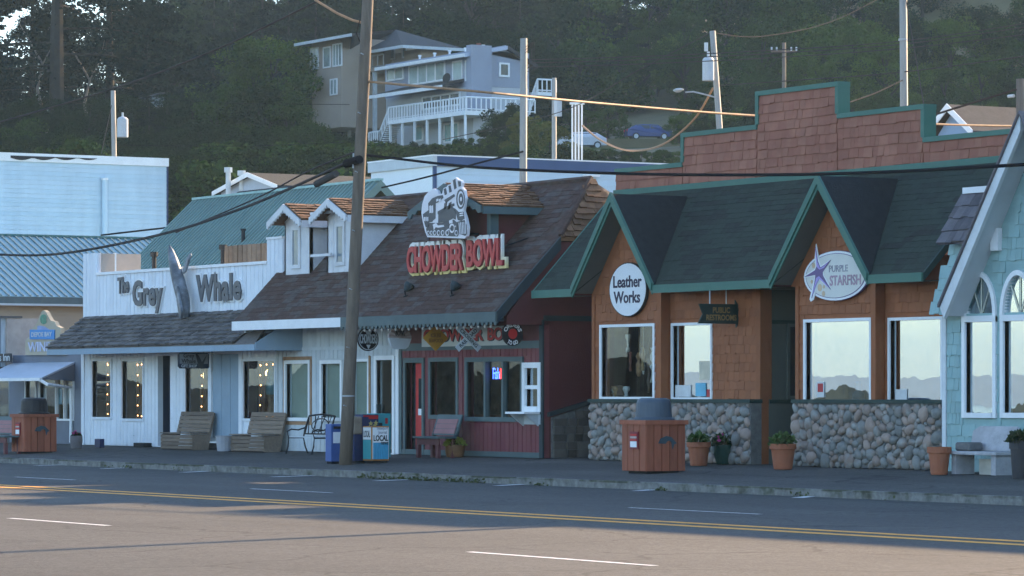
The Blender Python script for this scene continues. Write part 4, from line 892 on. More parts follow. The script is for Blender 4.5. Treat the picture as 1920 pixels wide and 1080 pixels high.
# things in the shop windows
def poster(name, label, cat, pa, pb, ya, yb, Y, m_, grp='papers and goods in shop windows'):
    r_ = rect(pa, pb, ya, yb, Y); o = MB().box(r_[0], r_[1], Y, Y+.012, r_[2], r_[3]).build(name, m_, org=((r_[0]+r_[1])/2, Y, r_[2])); return tag(o, label, cat, grp)
cA = M('paper_blue', (.16, .45, .6), .7, 0, .15, 6); cB = M('paper_cream', (.6, .55, .42), .7, 0, .2, 5); cC = M('paper_white', (.6, .62, .62), .7, 0, .12, 6); cD = M('paper_red', (.45, .06, .06), .7, 0, .1, 6)
poster('window_poster', 'light blue poster low in narrow window right of leather shop bay', 'poster', 1304, 1323, 718, 743, RC+.03, cA); poster('window_poster', 'pale striped poster midway up narrow leather shop window', 'poster', 1311, 1333, 677, 712, RC+.03, cB); poster('window_poster', 'plain white paper low left in narrow leather shop window', 'poster', 1266, 1295, 722, 744, RC+.03, cC); poster('window_sticker', 'small red and blue card sticker in corner of narrow window', 'sticker', 1325, 1334, 730, 744, RC+.03, cD)
poster('framed_notice', 'dark red framed notice standing low in starfish shop window', 'notice', 1531, 1545, 716, 745, .03, cC); poster('framed_notice', 'dark red card inside the white notice frame of starfish window', 'card', 1533, 1543, 719, 735, .027, cD); poster('window_poster', 'white paper sign low left in rightmost starfish shop window', 'poster', 1679, 1700, 730, 750, RC+.03, cC)
r_ = rect(1600, 1625, 712, 750, .3); o = MB().lathe((r_[0]+.15, .32, r_[2]), [(.13,0),(.13,.12),(.06,.2),(.05,.32),(.09,.38),(.02,.4)], 12).build('blue_vase', M('vase_blue', (.05, .2, .32), .3), org=(r_[0]+.15, .32, r_[2]), smooth=True); tag(o, 'blue vase on the sill of starfish shop window', 'vase')
rr_ = random.Random(5); gl = ['tan leather strap', 'pale fringed pouch', 'dark brown belt', 'cream figurine', 'red brown bag', 'white tasselled strap', 'small tan purse', 'brown hat', 'cream feathered charm', 'dark leather vest', 'ochre drum', 'white beaded cord', 'russet satchel', 'grey fur strip']
for k, nm in enumerate(gl):
    x = L1[0]+.1+(L1[1]-L1[0]-.2)*((k*5) % 14)/13.0-.2; low = k % 3 == 0; zt_ = L1[2]+(.25 if low else rr_.uniform(.75, 1.5)); hh = rr_.uniform(.18, .3) if low else rr_.uniform(.35, .9); ww = rr_.uniform(.05, .14); yy_ = rr_.uniform(.24, .42)
    col = [(.30, .15, .06), (.5, .45, .36), (.08, .045, .03), (.55, .5, .42), (.22, .07, .04), (.6, .6, .56), (.36, .22, .1)][k % 7]; b = MB(); n_ = 6
    pr2_ = [(ww*rr_.uniform(.4, 1.2), hh*i/n_) for i in range(n_+1)]; b.lathe((x, yy_, zt_-hh if not low else L1[2]), pr2_, 8, sy=.5)
    if not low: b.tube((x, yy_, zt_), (x, yy_, WT_-.02), .006, n=4)
    tag(b.build('leather_goods', M('goods_%d' % (k % 7), col, .7, .2, .4, 14), org=(x, yy_, zt_), smooth=True), nm + (' standing on ledge' if low else ' hanging') + ' in leather shop bay window', 'goods', 'goods in leather shop window')
MB().box(BX0+.16, L1[1], .46, .95, 0, L1[2]-.0).build('window_ledge', m_room, sb)
o = MB().box(bay[1][0]+.2, bay[1][1]-.2, .22, .45, 0, S1[2]-.0).build('window_ledge', m_dark, sb)

# ================================================================== teal shingled building at the right edge
m_teal = M('teal_shingle_paint', (.27, .42, .42), .6, .07, .08, 3, .12, 40)
m_trim = M('white_trim_worn', (.62, .66, .68), .55, .04, .12, 4, .1, 30)
TY = -.1; TX0 = XP(1772, TY); TX1 = TX0 + 6.1
tb = thing('teal_shingled_shop', 'teal shingled gabled shop with arched white windows at street end', 'shop building', (TX0+4, TY, 0))
bot = WP(1766, 588, TY-.5); upp = WP(1917, 225, TY-.5)
slope = (upp.z-bot.z)/(upp.x-bot.x); apx = TX0+3.05; apz = bot.z + (apx-bot.x)*slope
A1 = rect(1812, 1864, 605, 774, TY); A2 = rect(1884, 1936, 603, 774, TY); ra = (A1[1]-A1[0])/2
zsp = ZP(1838, 594, TY)
hol = [(A1[0], A1[1], A1[2], zsp+.02), (A2[0], A2[1], A2[2], zsp+.02)]
wl_ = wall(tb, 'front_wall', m_teal, TX0, TX1, -.05, bot.z, TY, hol, .2)
b = MB(); b.slab([(TX0-.2,TY,bot.z+.001),(TX1,TY,bot.z+.001),(2*apx-bot.x,TY,bot.z+.3),(apx,TY,apz-.2),(TX0,TY,bot.z+.35)], (0,.2,0))
# leave the arch heads open by building the gable from strips
b = MB(); zc_ = zsp+.02; zarch = zc_ + ra*1.75
def arch_w(z): return ra*math.sqrt(max(0, 1-((z-zc_)/(ra*1.75))**2))
def edge(z): return bot.x + (z-bot.z)/slope + .08
n_ = 24
zz = [bot.z + (apz-bot.z-.15)*i/60 for i in range(61)]
for i in range(60):
    za_, zb_ = zz[i], zz[i+1]; xl = max(TX0 if za_ < bot.z+.3 else edge(za_), edge(za_)); xr_ = min(TX1, 2*apx-edge(za_)); cuts = []
    zm = (za_+zb_)/2
    if zm < zarch: cuts = [((a[0]+a[1])/2-arch_w(zm), (a[0]+a[1])/2+arch_w(zm)) for a in (A1, A2)]
    x = xl
    for c0_, c1_ in cuts: b.box(x, c0_, TY, TY+.2, za_, zb_); x = c1_
    b.box(x, xr_, TY, TY+.2, za_, zb_)
b.build('gable_wall', m_teal, tb)
def t_in(x, z):
    if z > bot.z-.02 and (x < edge(z)+.02): return False
    for a in (A1, A2):
        c_ = (a[0]+a[1])/2
        if z > zc_-.25 and abs(x-c_) < arch_w(max(z-.1, zc_))+.16 and z < zarch+.16: return False
    return True
lst = shingles(tb, m_teal, TX0+.08, TX0+3.6, 0, 5.0, TY, .225, (.1, .27), .025, inside=t_in, holes=[big(h_, .1) for h_ in hol])
lst += shingles(tb, m_teal, TX0+.3, TX0+3.6, 5.0, 7.2, TY, .15, (.17, .19), .025, inside=t_in, kind='fish', jit=0)
pieces(tb, 'shingle', lst, 300)
box(tb, 'corner_board', m_trim, TX0-.05, TX0+.07, TY-.04, TY+.2, 0, bot.z-.05)
for a in (A1, A2):
    c_ = (a[0]+a[1])/2
    w_ = window(tb, a[0], a[1], a[2], zsp-.1, TY, m_white, g_mirr, .1, .05)
    fr_ = MB(); n_ = 16
    for i in range(n_):
        t0, t1 = math.pi*i/n_, math.pi*(i+1)/n_; P1 = lambda t, e: (c_+(ra+e)*math.cos(t), zc_+(ra*1.75+e)*math.sin(t))
        p = [P1(t0, .1), P1(t1, .1), P1(t1, 0), P1(t0, 0)]; fr_.slab([(q[0], TY-.05, q[1]) for q in p], (0,.14,0))
    fr_.build('arch_frame', m_white, w_); box(w_, 'transom', m_white, a[0]-.1, a[1]+.1, TY-.055, TY+.09, zsp-.1, zsp+.02)
    p = MB(); p.add([(c_+ra*math.cos(math.pi*i/n_), TY+.05, zc_+ra*1.75*math.sin(math.pi*i/n_)) for i in range(n_+1)], [tuple(range(n_+1))]); p.build('pane', g_mirr, w_)
    q = MB()
    for an in (50, 90, 130): q.path([(c_, TY+.03, zc_), (c_+ra*.96*math.cos(R(an)), TY+.03, zc_+ra*1.7*math.sin(R(an)))], .013, 5)
    q.build('fanlight_bar', M('fan_bar', (.6, .6, .5), .5), w_)
room(tb, m_room, TX0+.2, TX1, TY+.25, 4, .0, zarch+.1)
# rake, roof, side pent
b = MB(); dx_ = upp.x-bot.x
for off, w0, w1, y0_, y1_ in ((0, 0, -.3, TY-.55, TY-.47),):
    b.slab([(bot.x, y0_, bot.z+.12), (apx, y0_, apz+.12), (apx, y0_, apz-.2), (bot.x+.12, y0_, bot.z-.1)], (0,.08,0))
b.build('rake_board', m_trim, tb)
b = MB(); b.slab([(bot.x+.05, TY-.468, bot.z+.08),(apx, TY-.468, apz+.08),(apx, TY-.468, apz-.05),(bot.x+.1, TY-.468, bot.z-.05)], (0,.466,0)); b.build('rake_soffit', m_palew, tb)
b = MB(); b.slab([(bot.x-.02, TY-.6, bot.z+.18),(apx, TY-.6, apz+.18),(apx, 8, apz+.18),(bot.x-.02, 8, bot.z+.18)], (0,0,-.06)); b.slab([(2*apx-bot.x, TY-.6, bot.z+.18),(apx, TY-.6, apz+.18),(apx, 8, apz+.18),(2*apx-bot.x, 8, bot.z+.18)], (0,0,-.06)); b.build('roof', M('grey_shake', (.12, .11, .12), .85, .25, .25, 5, .4, 30), tb)
m_gsh = MATS['grey_shake']
# small pent roof and flared wall left of the rake
PYf = TY-.44; pl0 = WP(1758, 455, PYf); pl1 = WP(1852, 455, PYf); up0 = WP(1817, 363, PYf+.62)
rkx = lambda z: bot.x + (z-bot.z)/slope
b = MB(); b.slab([(pl0.x, PYf, pl0.z), (rkx(pl0.z)-.1, PYf, pl0.z), (rkx(up0.z)-.25, PYf+.62, up0.z), (pl0.x+.1, PYf+.62, up0.z)], (0,0,-.05)); pr2 = b.build('pent_roof', m_gsh, tb)
ed_ = Vector((0, .62, up0.z-pl0.z)); pieces(pr2, 'shake', roof_pieces(m_gsh, (pl0.x, PYf-.02, pl0.z), (1,0,0), ed_, rkx(up0.z)-pl0.x, ed_.length, .27, (.16, .34), .03, inside=lambda a, d: pl0.x+a < rkx(pl0.z + (up0.z-pl0.z)*d/ed_.length)-.16))
box(pr2, 'flashing', m_white, pl0.x+.08, rkx(up0.z)-.25, PYf+.55, PYf+.7, up0.z, up0.z+.12)
q0 = WP(1752, 590, TY-.2); q1 = WP(1782, 458, TY-.2)
b = MB(); b.slab([(q0.x, TY-.3, bot.z+.02), (bot.x+.1, TY-.3, bot.z+.02), (rkx(pl0.z)+.05, TY-.1, pl0.z-.02), (q1.x, TY-.1, pl0.z-.02)], (0,.25,0)); fw_ = b.build('flared_wall', m_teal, tb)
nrm = Vector((0, .2, pl0.z-bot.z)); LL = bot.x+1.2-q0.x
pieces(fw_, 'shingle', roof_pieces(m_teal, (q0.x, TY-.305, bot.z+.02), (1,0,0), nrm, LL, nrm.length, .22, (.14, .26), .022, inside=lambda a, d: a > (q1.x-q0.x)*d/nrm.length*.9 and q0.x+a < rkx(bot.z+d)-.06))
r_ = rect(1862, 1876, 428, 470, TY-.05); box(tb, 'wall_box', m_white, r_[0], r_[1], TY-.12, TY-.01, r_[2], r_[3])
box(tb, 'side_wall', m_teal, TX0, TX0+.15, TY+.21, 8, 0, bot.z)
MB().box(TX0+.2, TX1-.2, 5, 9, 3, 9.2).build('upper_storey', m_teal, tb); MB().box(apx+.3, TX1-.16, .6, 4.9, 3, 6.4).build('unseen_side_blocker', m_teal, tb)  # out-of-view blocks added only to extend the shade on the road
box(tb, 'right_wall', m_teal, TX1-.15, TX1, TY+.21, 8, 0, bot.z)
# the row goes on: a plain neighbour beyond the picture whose shade falls over the road
nb = thing('neighbour_shop', 'flat roofed timber shop next along the row past teal shop', 'shop building', (TX1+7, 0, 0))
wall(nb, 'front_wall', m_palew, TX1+.1, TX1+16, 0, 6.4, 0, [(TX1+2, TX1+5, 1, 2.6), (TX1+7, TX1+8, 0, 2.2), (TX1+9.5, TX1+13, 1, 2.6)]); box(nb, 'body', m_palew, TX1+.1, TX1+16, .7, 9, 0, 5.9); box(nb, 'cornice', m_white, TX1+.05, TX1+16.05, -.12, -.002, 6.3, 6.6)
for a_ in ((TX1+2, TX1+5, 1, 2.6), (TX1+9.5, TX1+13, 1, 2.6)): window(nb, *a_, 0, m_white, g_mirr)
# ================================================================== Grey Whale shop
m_gww = M('whale_shop_white', (.72, .77, .82), .55, .05, .07, 2, .08, 30)
m_gwp = M('whale_shop_blue_panel', (.24, .33, .41), .6, .04, .08, 2)
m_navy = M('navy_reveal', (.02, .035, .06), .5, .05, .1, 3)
m_shake = M('grey_cedar_shake', (.125, .115, .11), .9, .38, .3, 6, .5, 24)
m_bluet = M('blue_grey_fascia', (.25, .35, .44), .6, .04, .1, 2)
GX0, GX1 = XP(157, 0), XP(520, 0)-.02
gw = thing('gift_shop', 'white board fronted gift shop with weathered shake awning roof and whale', 'shop building', ((GX0+GX1)/2, 0, 0))
gE = -1.25; gEZ = ZP(280, 648, gE); gT = ZP(157, 596, 0); gTZ = gT
GL = XP(89, gE); GRr = XP(478, gE)
gtop = ZP(300, 505, -.02)
W1 = rect(174, 209, 677, 782, 0); W2 = rect(230, 269, 677, 785, 0); DR = rect(296, 319, 667, 838, 0); W3 = rect(349, 396, 677, 788, 0); W4 = rect(458, 519, 677, 785, 0)
DR = (DR[0], DR[1], .02, DR[3]); W4 = (W4[0], GX1-.1, W4[2], W4[3])
hs_ = [W1, W2, DR, W3, W4]
w_ = wall(gw, 'front_wall', m_gww, GX0, GX1, 0, gTZ, 0, hs_)
boards(w_, m_gww, GX0+.06, GX1-.08, .02, gEZ-.14, 0, .235, .02, [big(h_, .1) for h_ in hs_] + [(XP(400, 0), XP(450, 0), 0, 3)])
px0, px1 = XP(400, 0), XP(450, 0); 
for i in range(3): box(w_, 'blue_panel', m_gwp, px0+(px1-px0)*i/3+.01, px0+(px1-px0)*(i+1)/3-.01, -.02, -.002, .3, gEZ-.25)
for q in (GX0+.04, px0-.12, px1+.12): box(w_, 'post', m_gww, q-.1, q+.1, -.06, -.003, 0, gEZ-.14)
for h_, n_ in ((W1, 0), (W2, 1), (W3, 2), (W4, 3)):
    wn = window(gw, *h_, 0, m_gww, g_clear, .07, .04)
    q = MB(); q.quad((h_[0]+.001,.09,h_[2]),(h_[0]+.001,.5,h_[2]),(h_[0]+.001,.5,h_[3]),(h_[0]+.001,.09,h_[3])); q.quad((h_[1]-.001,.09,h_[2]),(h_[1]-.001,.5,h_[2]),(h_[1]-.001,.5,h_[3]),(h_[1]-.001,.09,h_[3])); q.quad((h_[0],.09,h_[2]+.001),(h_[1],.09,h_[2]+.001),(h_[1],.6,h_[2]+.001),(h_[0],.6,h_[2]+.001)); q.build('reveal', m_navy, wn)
    for k in range(2): box(wn, 'inner_frame', M('weathered_inner_frame', (.22, .2, .17), .7, .1, .15, 4), h_[0]+.02+.02*k, h_[0]+.06+.02*k, .42+.1*k, .5+.1*k, h_[2], h_[3])
d_ = box(gw, 'door', m_navy, DR[0], DR[1], .35, .4, .02, DR[3]); box(d_, 'door_glass', g_clear, DR[0]+.45, DR[1]-.08, .33, .348, .9, DR[3]-.2); box(d_, 'door_handle', m_palew, DR[0]+.5, DR[0]+.55, .28, .33, 1.0, 1.1)
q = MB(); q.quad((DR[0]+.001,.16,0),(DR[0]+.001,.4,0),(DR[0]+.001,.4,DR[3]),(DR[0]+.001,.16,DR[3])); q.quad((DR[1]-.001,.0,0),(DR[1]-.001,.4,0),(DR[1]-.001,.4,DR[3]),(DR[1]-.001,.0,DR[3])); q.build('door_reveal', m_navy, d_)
room(gw, m_room, GX0+.2, GX1-.1, .41, 4.2, 0, gEZ-.1)
for k_, (px, py) in enumerate(((378, 706), (372, 742), (205, 705), (505, 700))):
    p = WP(px, py, 1.6); lt = thing('shop_lamp', ['glowing lamp high in window behind small hanging whale sign', 'glowing lamp low in window behind small hanging whale sign', 'glowing lamp inside leftmost gift shop window', 'glowing lamp inside rightmost gift shop window'][k_], 'lamp', tuple(p), 'lit lamps inside the gift shop')
    MB().lathe(p, [(.05,-.08),(.12,-.04),(.13,.03),(.06,.1)], 12).build('lamp_shade', emit('lamp_glow', (1.0, .62, .22), 2.6), lt); MB().tube((p.x, p.y, p.z+.1), (p.x, p.y, gEZ-.12), .008, n=5).build('cord', m_dark, lt)
# goods standing in the windows
for k, (px, py, hh, col) in enumerate(((250, 785, 1.2, (.3, .34, .33)), (262, 785, .9, (.2, .25, .2)), (372, 788, 1.1, (.28, .3, .28)), (388, 788, 1.5, (.32, .36, .35)), (475, 785, .8, (.35, .28, .2)), (508, 740, .8, (.06, .25, .36)), (505, 785, .7, (.3, .27, .2)), (195, 785, .6, (.3, .3, .3)))):
    x = XP(px, .8); z = ZP(px, py, .8); names = ['grey cloth figure', 'mossy green ornament', 'pale driftwood carving', 'tall pale sculpture', 'carved brown seabird', 'blue shirt on a stand', 'brown carved ornament', 'small grey ornament']
    pr_ = [(.18, 0), (.22*random.uniform(.8, 1.2), hh*.25), (.12*random.uniform(.8, 1.6), hh*.55), (.17, hh*.75), (.06, hh)]
    o = MB().lathe((x, .85, z), pr_, 10).build('window_ornament', M('ornament_%d' % k, col, .7, 0, .35, 8, .3, 12), org=(x, .85, z), smooth=True); tag(o, names[k] + ' behind gift shop window glass', 'ornament', 'goods in the gift shop windows')
for h_ in (W1, W2, W3, W4): MB().box(h_[0], h_[1], .6, 1.1, 0, h_[2]).build('display_ledge', m_dark, gw)
# fairy lights
bu = MB(); bu.lathe((0,0,-.03), [(.004,.04),(.0125,.028),(.0125,.012),(.004,0)], 6); bume = bpy.data.meshes.new('lit_bulb'); bume.from_pydata(bu.v, [], bu.f); bume.materials.append(emit('warm_bulb', (1.0, .40, .13), 5))
for h_, lb in ((W1, 'warm fairy lights framing leftmost gift shop window'), (W2, 'warm fairy lights framing second gift shop window from left'), (W3, 'warm fairy lights framing window behind small hanging whale sign'), (W4, 'warm fairy lights framing rightmost gift shop window')):
    t_ = thing('fairy_lights', lb, 'string lights', (h_[0], .4, h_[2]), 'gift shop fairy lights'); pts = []
    xa_ = h_[0]+.28; yl = .35
    n_ = 5
    for i in range(n_+1): pts.append((xa_+(random.uniform(-.02,.02)), yl, h_[3]-.1-(h_[3]-h_[2]-.2)*i/n_))
    for i in range(1, 5): pts.append((xa_+(h_[1]-.08-xa_)*i/4, yl, h_[2]+.08))
    top_ = [(xa_+(h_[1]-.08-xa_)*i/4, yl, h_[3]-.08+random.uniform(-.02,.02)) for i in range(4, -1, -1)]
    b = MB(); b.path(top_ + pts, .006, 4); b.build('cord', m_dark, t_); pieces(t_, 'bulb', [(bume, p, (1,1,1), (0,0,0)) for p in top_+pts])
# false front parapet with boards and cap
pL, pR = XP(182, -.02), XP(501, -.02); zL = ZP(169, 475, -.02); zR = ZP(518, 448, -.02)
pw_ = MB().box(GX0, GX1+.4, -.0, .1, gTZ, gtop-.05).box(GX0, pL, -.0, .1, gtop-.05, zL).box(pR, GX1+.4, 0, .1, gtop-.05, zR).build('false_front', m_gww, gw)
boards(pw_, m_gww, GX0, GX1+.4, gTZ-.1, 99, -.0, .24, .02, top=lambda x: zL if x < pL else (zR if x > pR else gtop-.04))
box(pw_, 'cap', m_white, pL-.02, pR+.02, -.07, .16, gtop-.05, gtop+.03); box(pw_, 'cap', m_white, pR, GX1+.4, -.06, .16, zR, zR+.06)
b = MB(); b.box(pL+.02, pL+.1, .1, 1.35, gtop-.3, zL-.02); b.build('return_panel', M('bare_plywood', (.5, .4, .33), .8, .05, .12, 2), pw_); box(pw_, 'return_frame', m_white, pL+.0, pL+.12, .5, .55, gtop-.3, zL+.0)  # beige-pink board return behind the raised parapet end
xq0 = XP(424, 1.5); b = MB(); tw = thing('roof_timber_screen', 'brown vertical plank screen on roof behind gift shop parapet', 'screen', (xq0, 1.5, gTZ)); xq1 = XP(502, 1.5); zq = ZP(460, 459, 1.5); boards(tw, M('old_plank', (.20, .15, .11), .8, .3, .25, 5, .3, 30), xq0, xq1, gTZ, zq, 1.5, .3, .05)
box(tw, 'rail', m_rawwd_litcable, xq0, xq1, 1.5, 1.58, gTZ, zq-.2)
box(gw, 'flat_roof', m_groof2, GX0, GX1, .2, 9, gTZ-.3, gTZ-.1); box(gw, 'left_wall', m_gww, GX0, GX0+.12, .17, 9, 0, gTZ); box(gw, 'rear_wall', m_gww, GX0, GX1, 8.9, 9, 0, gTZ-.3)
# shake awning roof
ed_ = Vector((0, -gE, gTZ-gEZ)); b = MB(); b.slab([(GL,gE,gEZ),(GRr,gE,gEZ),(GX1+.05,0,gTZ),(GX0,0,gTZ)], (0,0,-.08)); ar = b.build('awning_roof', m_shake, gw)
pieces(ar, 'shake', roof_pieces(m_shake, (GL-.02, gE-.03, gEZ+.01), (1,0,0), ed_, GX1-GL, ed_.length*1.0, .2, (.12, .34), .055, inside=lambda a, d: a > (GX0-GL)*d/ed_.length and a < (GRr-GL)+(GX1-GRr)*d/ed_.length), 300)
box(ar, 'fascia', m_bluet, GL, GRr, gE-.02, gE+.03, gEZ-.2, gEZ-.04); b = MB(); b.quad((GL,gE,gEZ-.15),(GRr,gE,gEZ-.15),(GX1,0,gEZ-.1),(GX0,0,gEZ-.1)); b.build('awning_soffit', m_gwp, ar)
b = MB(); b.slab([(GRr,gE,gEZ-.2),(GRr,gE,gEZ),(GRr+.3,0,gTZ-.1),(GRr+.3,0,gEZ-.2)], (.04,0,0)); b.build('awning_end', m_gwp, ar); box(ar, 'awning_bracket', m_navy, GRr-.1, GX1-.02, -.06, -.003, gEZ-.2, gEZ-.05)
# vents
for px, py0, lb in ((289, 503, 'small black roof vent pipe behind gift shop parapet'), (418, 490, 'squat black roof vent at right behind gift shop parapet')):
    Y = 2.0; x = XP(px, Y); z = ZP(px, py0-22, Y); o = MB().tube((x,Y,gTZ-.1),(x,Y,z),.07,n=10).tube((x,Y,z),(x,Y,z+.14),.12,n=10).build('roof_vent', m_black, org=(x,Y,gTZ-.1)); tag(o, lb, 'vent', 'roof vents')
# lettering with white outline plates
t_ = thing('gift_shop_lettering', 'grey raised letters The Grey Whale with white outline on board parapet', 'sign', (XP(340, -.1), -.05, gTZ+.2)); m_gl = M('letter_grey', (.115, .12, .13), .5, 0, .1, 3)
for k_, pa, pb, ya, yb in (('the', 222, 243, 520, 551), ('grey', 250, 306, 524, 587), ('whale', 369, 453, 513, 565)):
    r_ = rect(pa, pb, ya, yb, -.08); w0 = r_[1]-r_[0]; h0 = r_[3]-r_[2]; tilt = {'the': .05, 'grey': -.03, 'whale': 0}[k_]
    wp = (lambda u, v, tt=tilt: (u, v + tt*u))
    letter(t_, k_+'_o', m_white, (r_[0], -.025, r_[2]), (1,0,0), (0,0,1), w0, h0, .05, 'outline_plate', .05, warp=wp); letter(t_, k_, m_gl, (r_[0], -.077, r_[2]), (1,0,0), (0,0,1), w0, h0, .04, 'lettering', .0, warp=wp)
# the whale
def whale_pt(px, py, Y=-.35): return WP(px, py, Y)
t_ = thing('whale_sculpture', 'grey breaching whale sculpture mounted on gift shop parapet', 'sculpture', tuple(whale_pt(343, 598)))
m_wh = M('whale_grey', (.10, .11, .125), .45, 0, .4, 5, .3, 14, col2=(.24, .27, .30), amt2=.38, ns2=2.2); b = MB()
ax = [(318,460,.02),(320,469,.09),(324,485,.15),(329,505,.19),(334,525,.215),(339,545,.22),(343,562,.21),(346,578,.18),(347,596,.13)]
pts = [whale_pt(x, y) for x, y, r_ in ax]; n_ = 14; vs = []; fs = []
for i, p in enumerate(pts):
    r_ = ax[i][2]
    for j in range(n_):
        a = 2*math.pi*j/n_; e = 1 + (.12 if math.sin(a) > .5 else 0)
        vs.append(p + Vector((r_*1.05*math.cos(a), r_*.8*math.sin(a)*e, 0)))
for i in range(len(pts)-1):
    for j in range(n_): fs.append((i*n_+j, i*n_+(j+1)%n_, (i+1)*n_+(j+1)%n_, (i+1)*n_+j))
fs += [tuple(range(n_)), tuple(range((len(pts)-1)*n_, len(pts)*n_))]; b.add(vs, fs); b.build('body', m_wh, t_, smooth=True)
def fin(name, outl, Y, th_): q = MB(); q.slab([whale_pt(x, y, Y) for x, y in outl], (0, th_, 0)); return q.build(name, m_wh, t_, bevel=.02)
fin('pectoral_fin', [(341,514),(343,502),(350,483),(355,474),(356,479),(351,496),(346,510)], -.3, .07); fin('pectoral_fin', [(331,536),(335,560),(340,585),(338,599),(334,588),(330,562)], -.62, .08)
# small hanging sign
Xs = XP(362, -.7); y0_, y1_ = YP(333, Xs), YP(391, Xs); z0_, z1_ = ZX(362, 691, Xs), ZX(362, 661, Xs)
t_ = thing('hanging_whale_sign', 'small grey rectangular Grey Whale gift shop sign hung from awning', 'sign', (Xs, (y0_+y1_)/2, z0_)); L_ = y1_-y0_
b = MB(); b.slab([(Xs,y0_+.06,z0_),(Xs,y1_-.02,z0_),(Xs,y1_,z0_+.05),(Xs,y1_,z1_-.05),(Xs,y1_-.06,z1_),(Xs,y0_+.06,z1_),(Xs,y0_,z1_-.06),(Xs,y0_,z0_+.06)], (.04,0,0)); b.build('border', m_navy, t_)
box(t_, 'panel', M('sign_slate', (.19, .21, .225), .6, 0, .1, 4), Xs+.041, Xs+.046, y0_+.04, y1_-.04, z0_+.13, z1_-.04); letter(t_, 'gwsmall', m_black, (Xs+.047,y0_+L_*.1,z0_+.15), (0,1,0), (0,0,1), L_*.46, (z1_-z0_)*.6, .005); letter(t_, 'gift', m_palew, (Xs+.042,y0_+L_*.1,z0_+.03), (0,1,0), (0,0,1), L_*.5, .08, .005)
b = MB(); yc = y0_+L_*.7; b.slab([(Xs+.047,yc-L_*.16,z1_+.01),(Xs+.047,yc-L_*.05,z1_-.08),(Xs+.047,yc+L_*.06,z0_+.18),(Xs+.047,yc+L_*.22,z1_-.06),(Xs+.047,yc+L_*.1,z0_+.1),(Xs+.047,yc+L_*.1,z0_),(Xs+.047,yc-L_*.04,z0_)], (.012,0,0)); b.build('whale_emblem', M('emblem_dark', (.04, .05, .06), .5), t_)
b = MB(); [b.tube((Xs+.02,q,z1_),(Xs+.02,q,gEZ-.15+(0)),.008,n=5) for q in (y0_+.15, y1_-.15)]; b.build('hanger', m_black, t_)

# ================================================================== winery and its neighbour at far left
m_wgrey = M('winery_grey_paint', (.16, .18, .22), .7, .05, .1, 2, .1, 20); m_awn = M('awning_pale_metal', (.5, .55, .63), .5, .05, .08, 2)
m_tan = M('stucco_tan', (.42, .37, .28), .8, 0, .08, 3)
WY = .25; vx0, vx1 = XP(18, WY), GX0-.05
wn = thing('winery_shop', 'small grey winery shop with pale lean-to awning beside gift shop', 'shop building', ((vx0+vx1)/2, WY, 0))
D1 = rect(49, 67, 712, 790, WY); D2 = rect(76, 138, 712, 785, WY); zt = ZP(90, 665, WY)
w_ = wall(wn, 'front_wall', m_wgrey, vx0, vx1, 0, zt, WY, [D1, D2]); window(wn, *D1, WY, m_white, g_clear, .06, .03); dx3 = (D2[1]-D2[0])/4; window(wn, *D2, WY, m_white, g_dim, .06, .04, vx=(D2[0]+1.9*dx3, D2[0]+2.9*dx3))
box(wn, 'teal_panel', M('teal_panel', (.05, .25, .28), .5), D1[0]+.3, D1[1]-.25, WY+.3, WY+.33, D1[2], D1[3]); room(wn, m_room, vx0+.2, vx1-.1, WY+.17, 3.5, 0, zt-.2)
for i, px in enumerate((84, 113, 129)): r_ = rect(px-5, px+4, 728, 758, WY+.1); box(wn, 'posted_notice', cC if i != 1 else cA, r_[0], r_[1], WY+.09, WY+.1, r_[2], r_[3])
aE = -1.1; az0 = ZP(60, 708, aE); az1 = ZP(60, 680, WY); b = MB(); b.slab([(XP(-30, aE),aE,az0),(XP(78, aE),aE,az0),(XP(140, WY),WY,az1),(XP(20, WY),WY,az1)], (0,0,-.06)); aw = b.build('awning', m_awn, wn); lst = []
for i in range(22): x = XP(-28, aE)+i*.45; lst.append((unit('board', m_awn), (x, aE, az0+.004), (.04, .03, math.hypot(WY-aE, az1-az0)), (-math.atan2(WY-aE, az1-az0), 0, 0)))
b = MB(); b.slab([(XP(78, aE),aE,az0-.05),(XP(78, aE),aE,az0-.02),(XP(140, WY),WY,az1-.06),(XP(140, WY),WY,az0-.1)], (-.03,0,0)); b.build('awning_side', m_wgrey, aw); box(aw, 'gutter', m_white, XP(-30, aE), XP(78, aE)+.05, aE-.08, aE-.002, az0-.1, az0-.01)
b = MB(); b.path([(XP(78, aE),aE-.04,az0-.08),(XP(80, aE)+.1,aE+.1,az0-.2),(XP(140, WY)-.1,WY-.08,az0-.3),(XP(140, WY)-.1,WY-.08,.05)], .05, 8); b.build('downpipe', m_white, aw)
box(wn, 'back_block', m_wgrey, vx0+.05, vx1-.05, 3.6, 9, 0, zt-.1); box(wn, 'roof_slab', m_wgrey, vx0, vx1, WY+.17, 9, zt-.12, zt-.02)
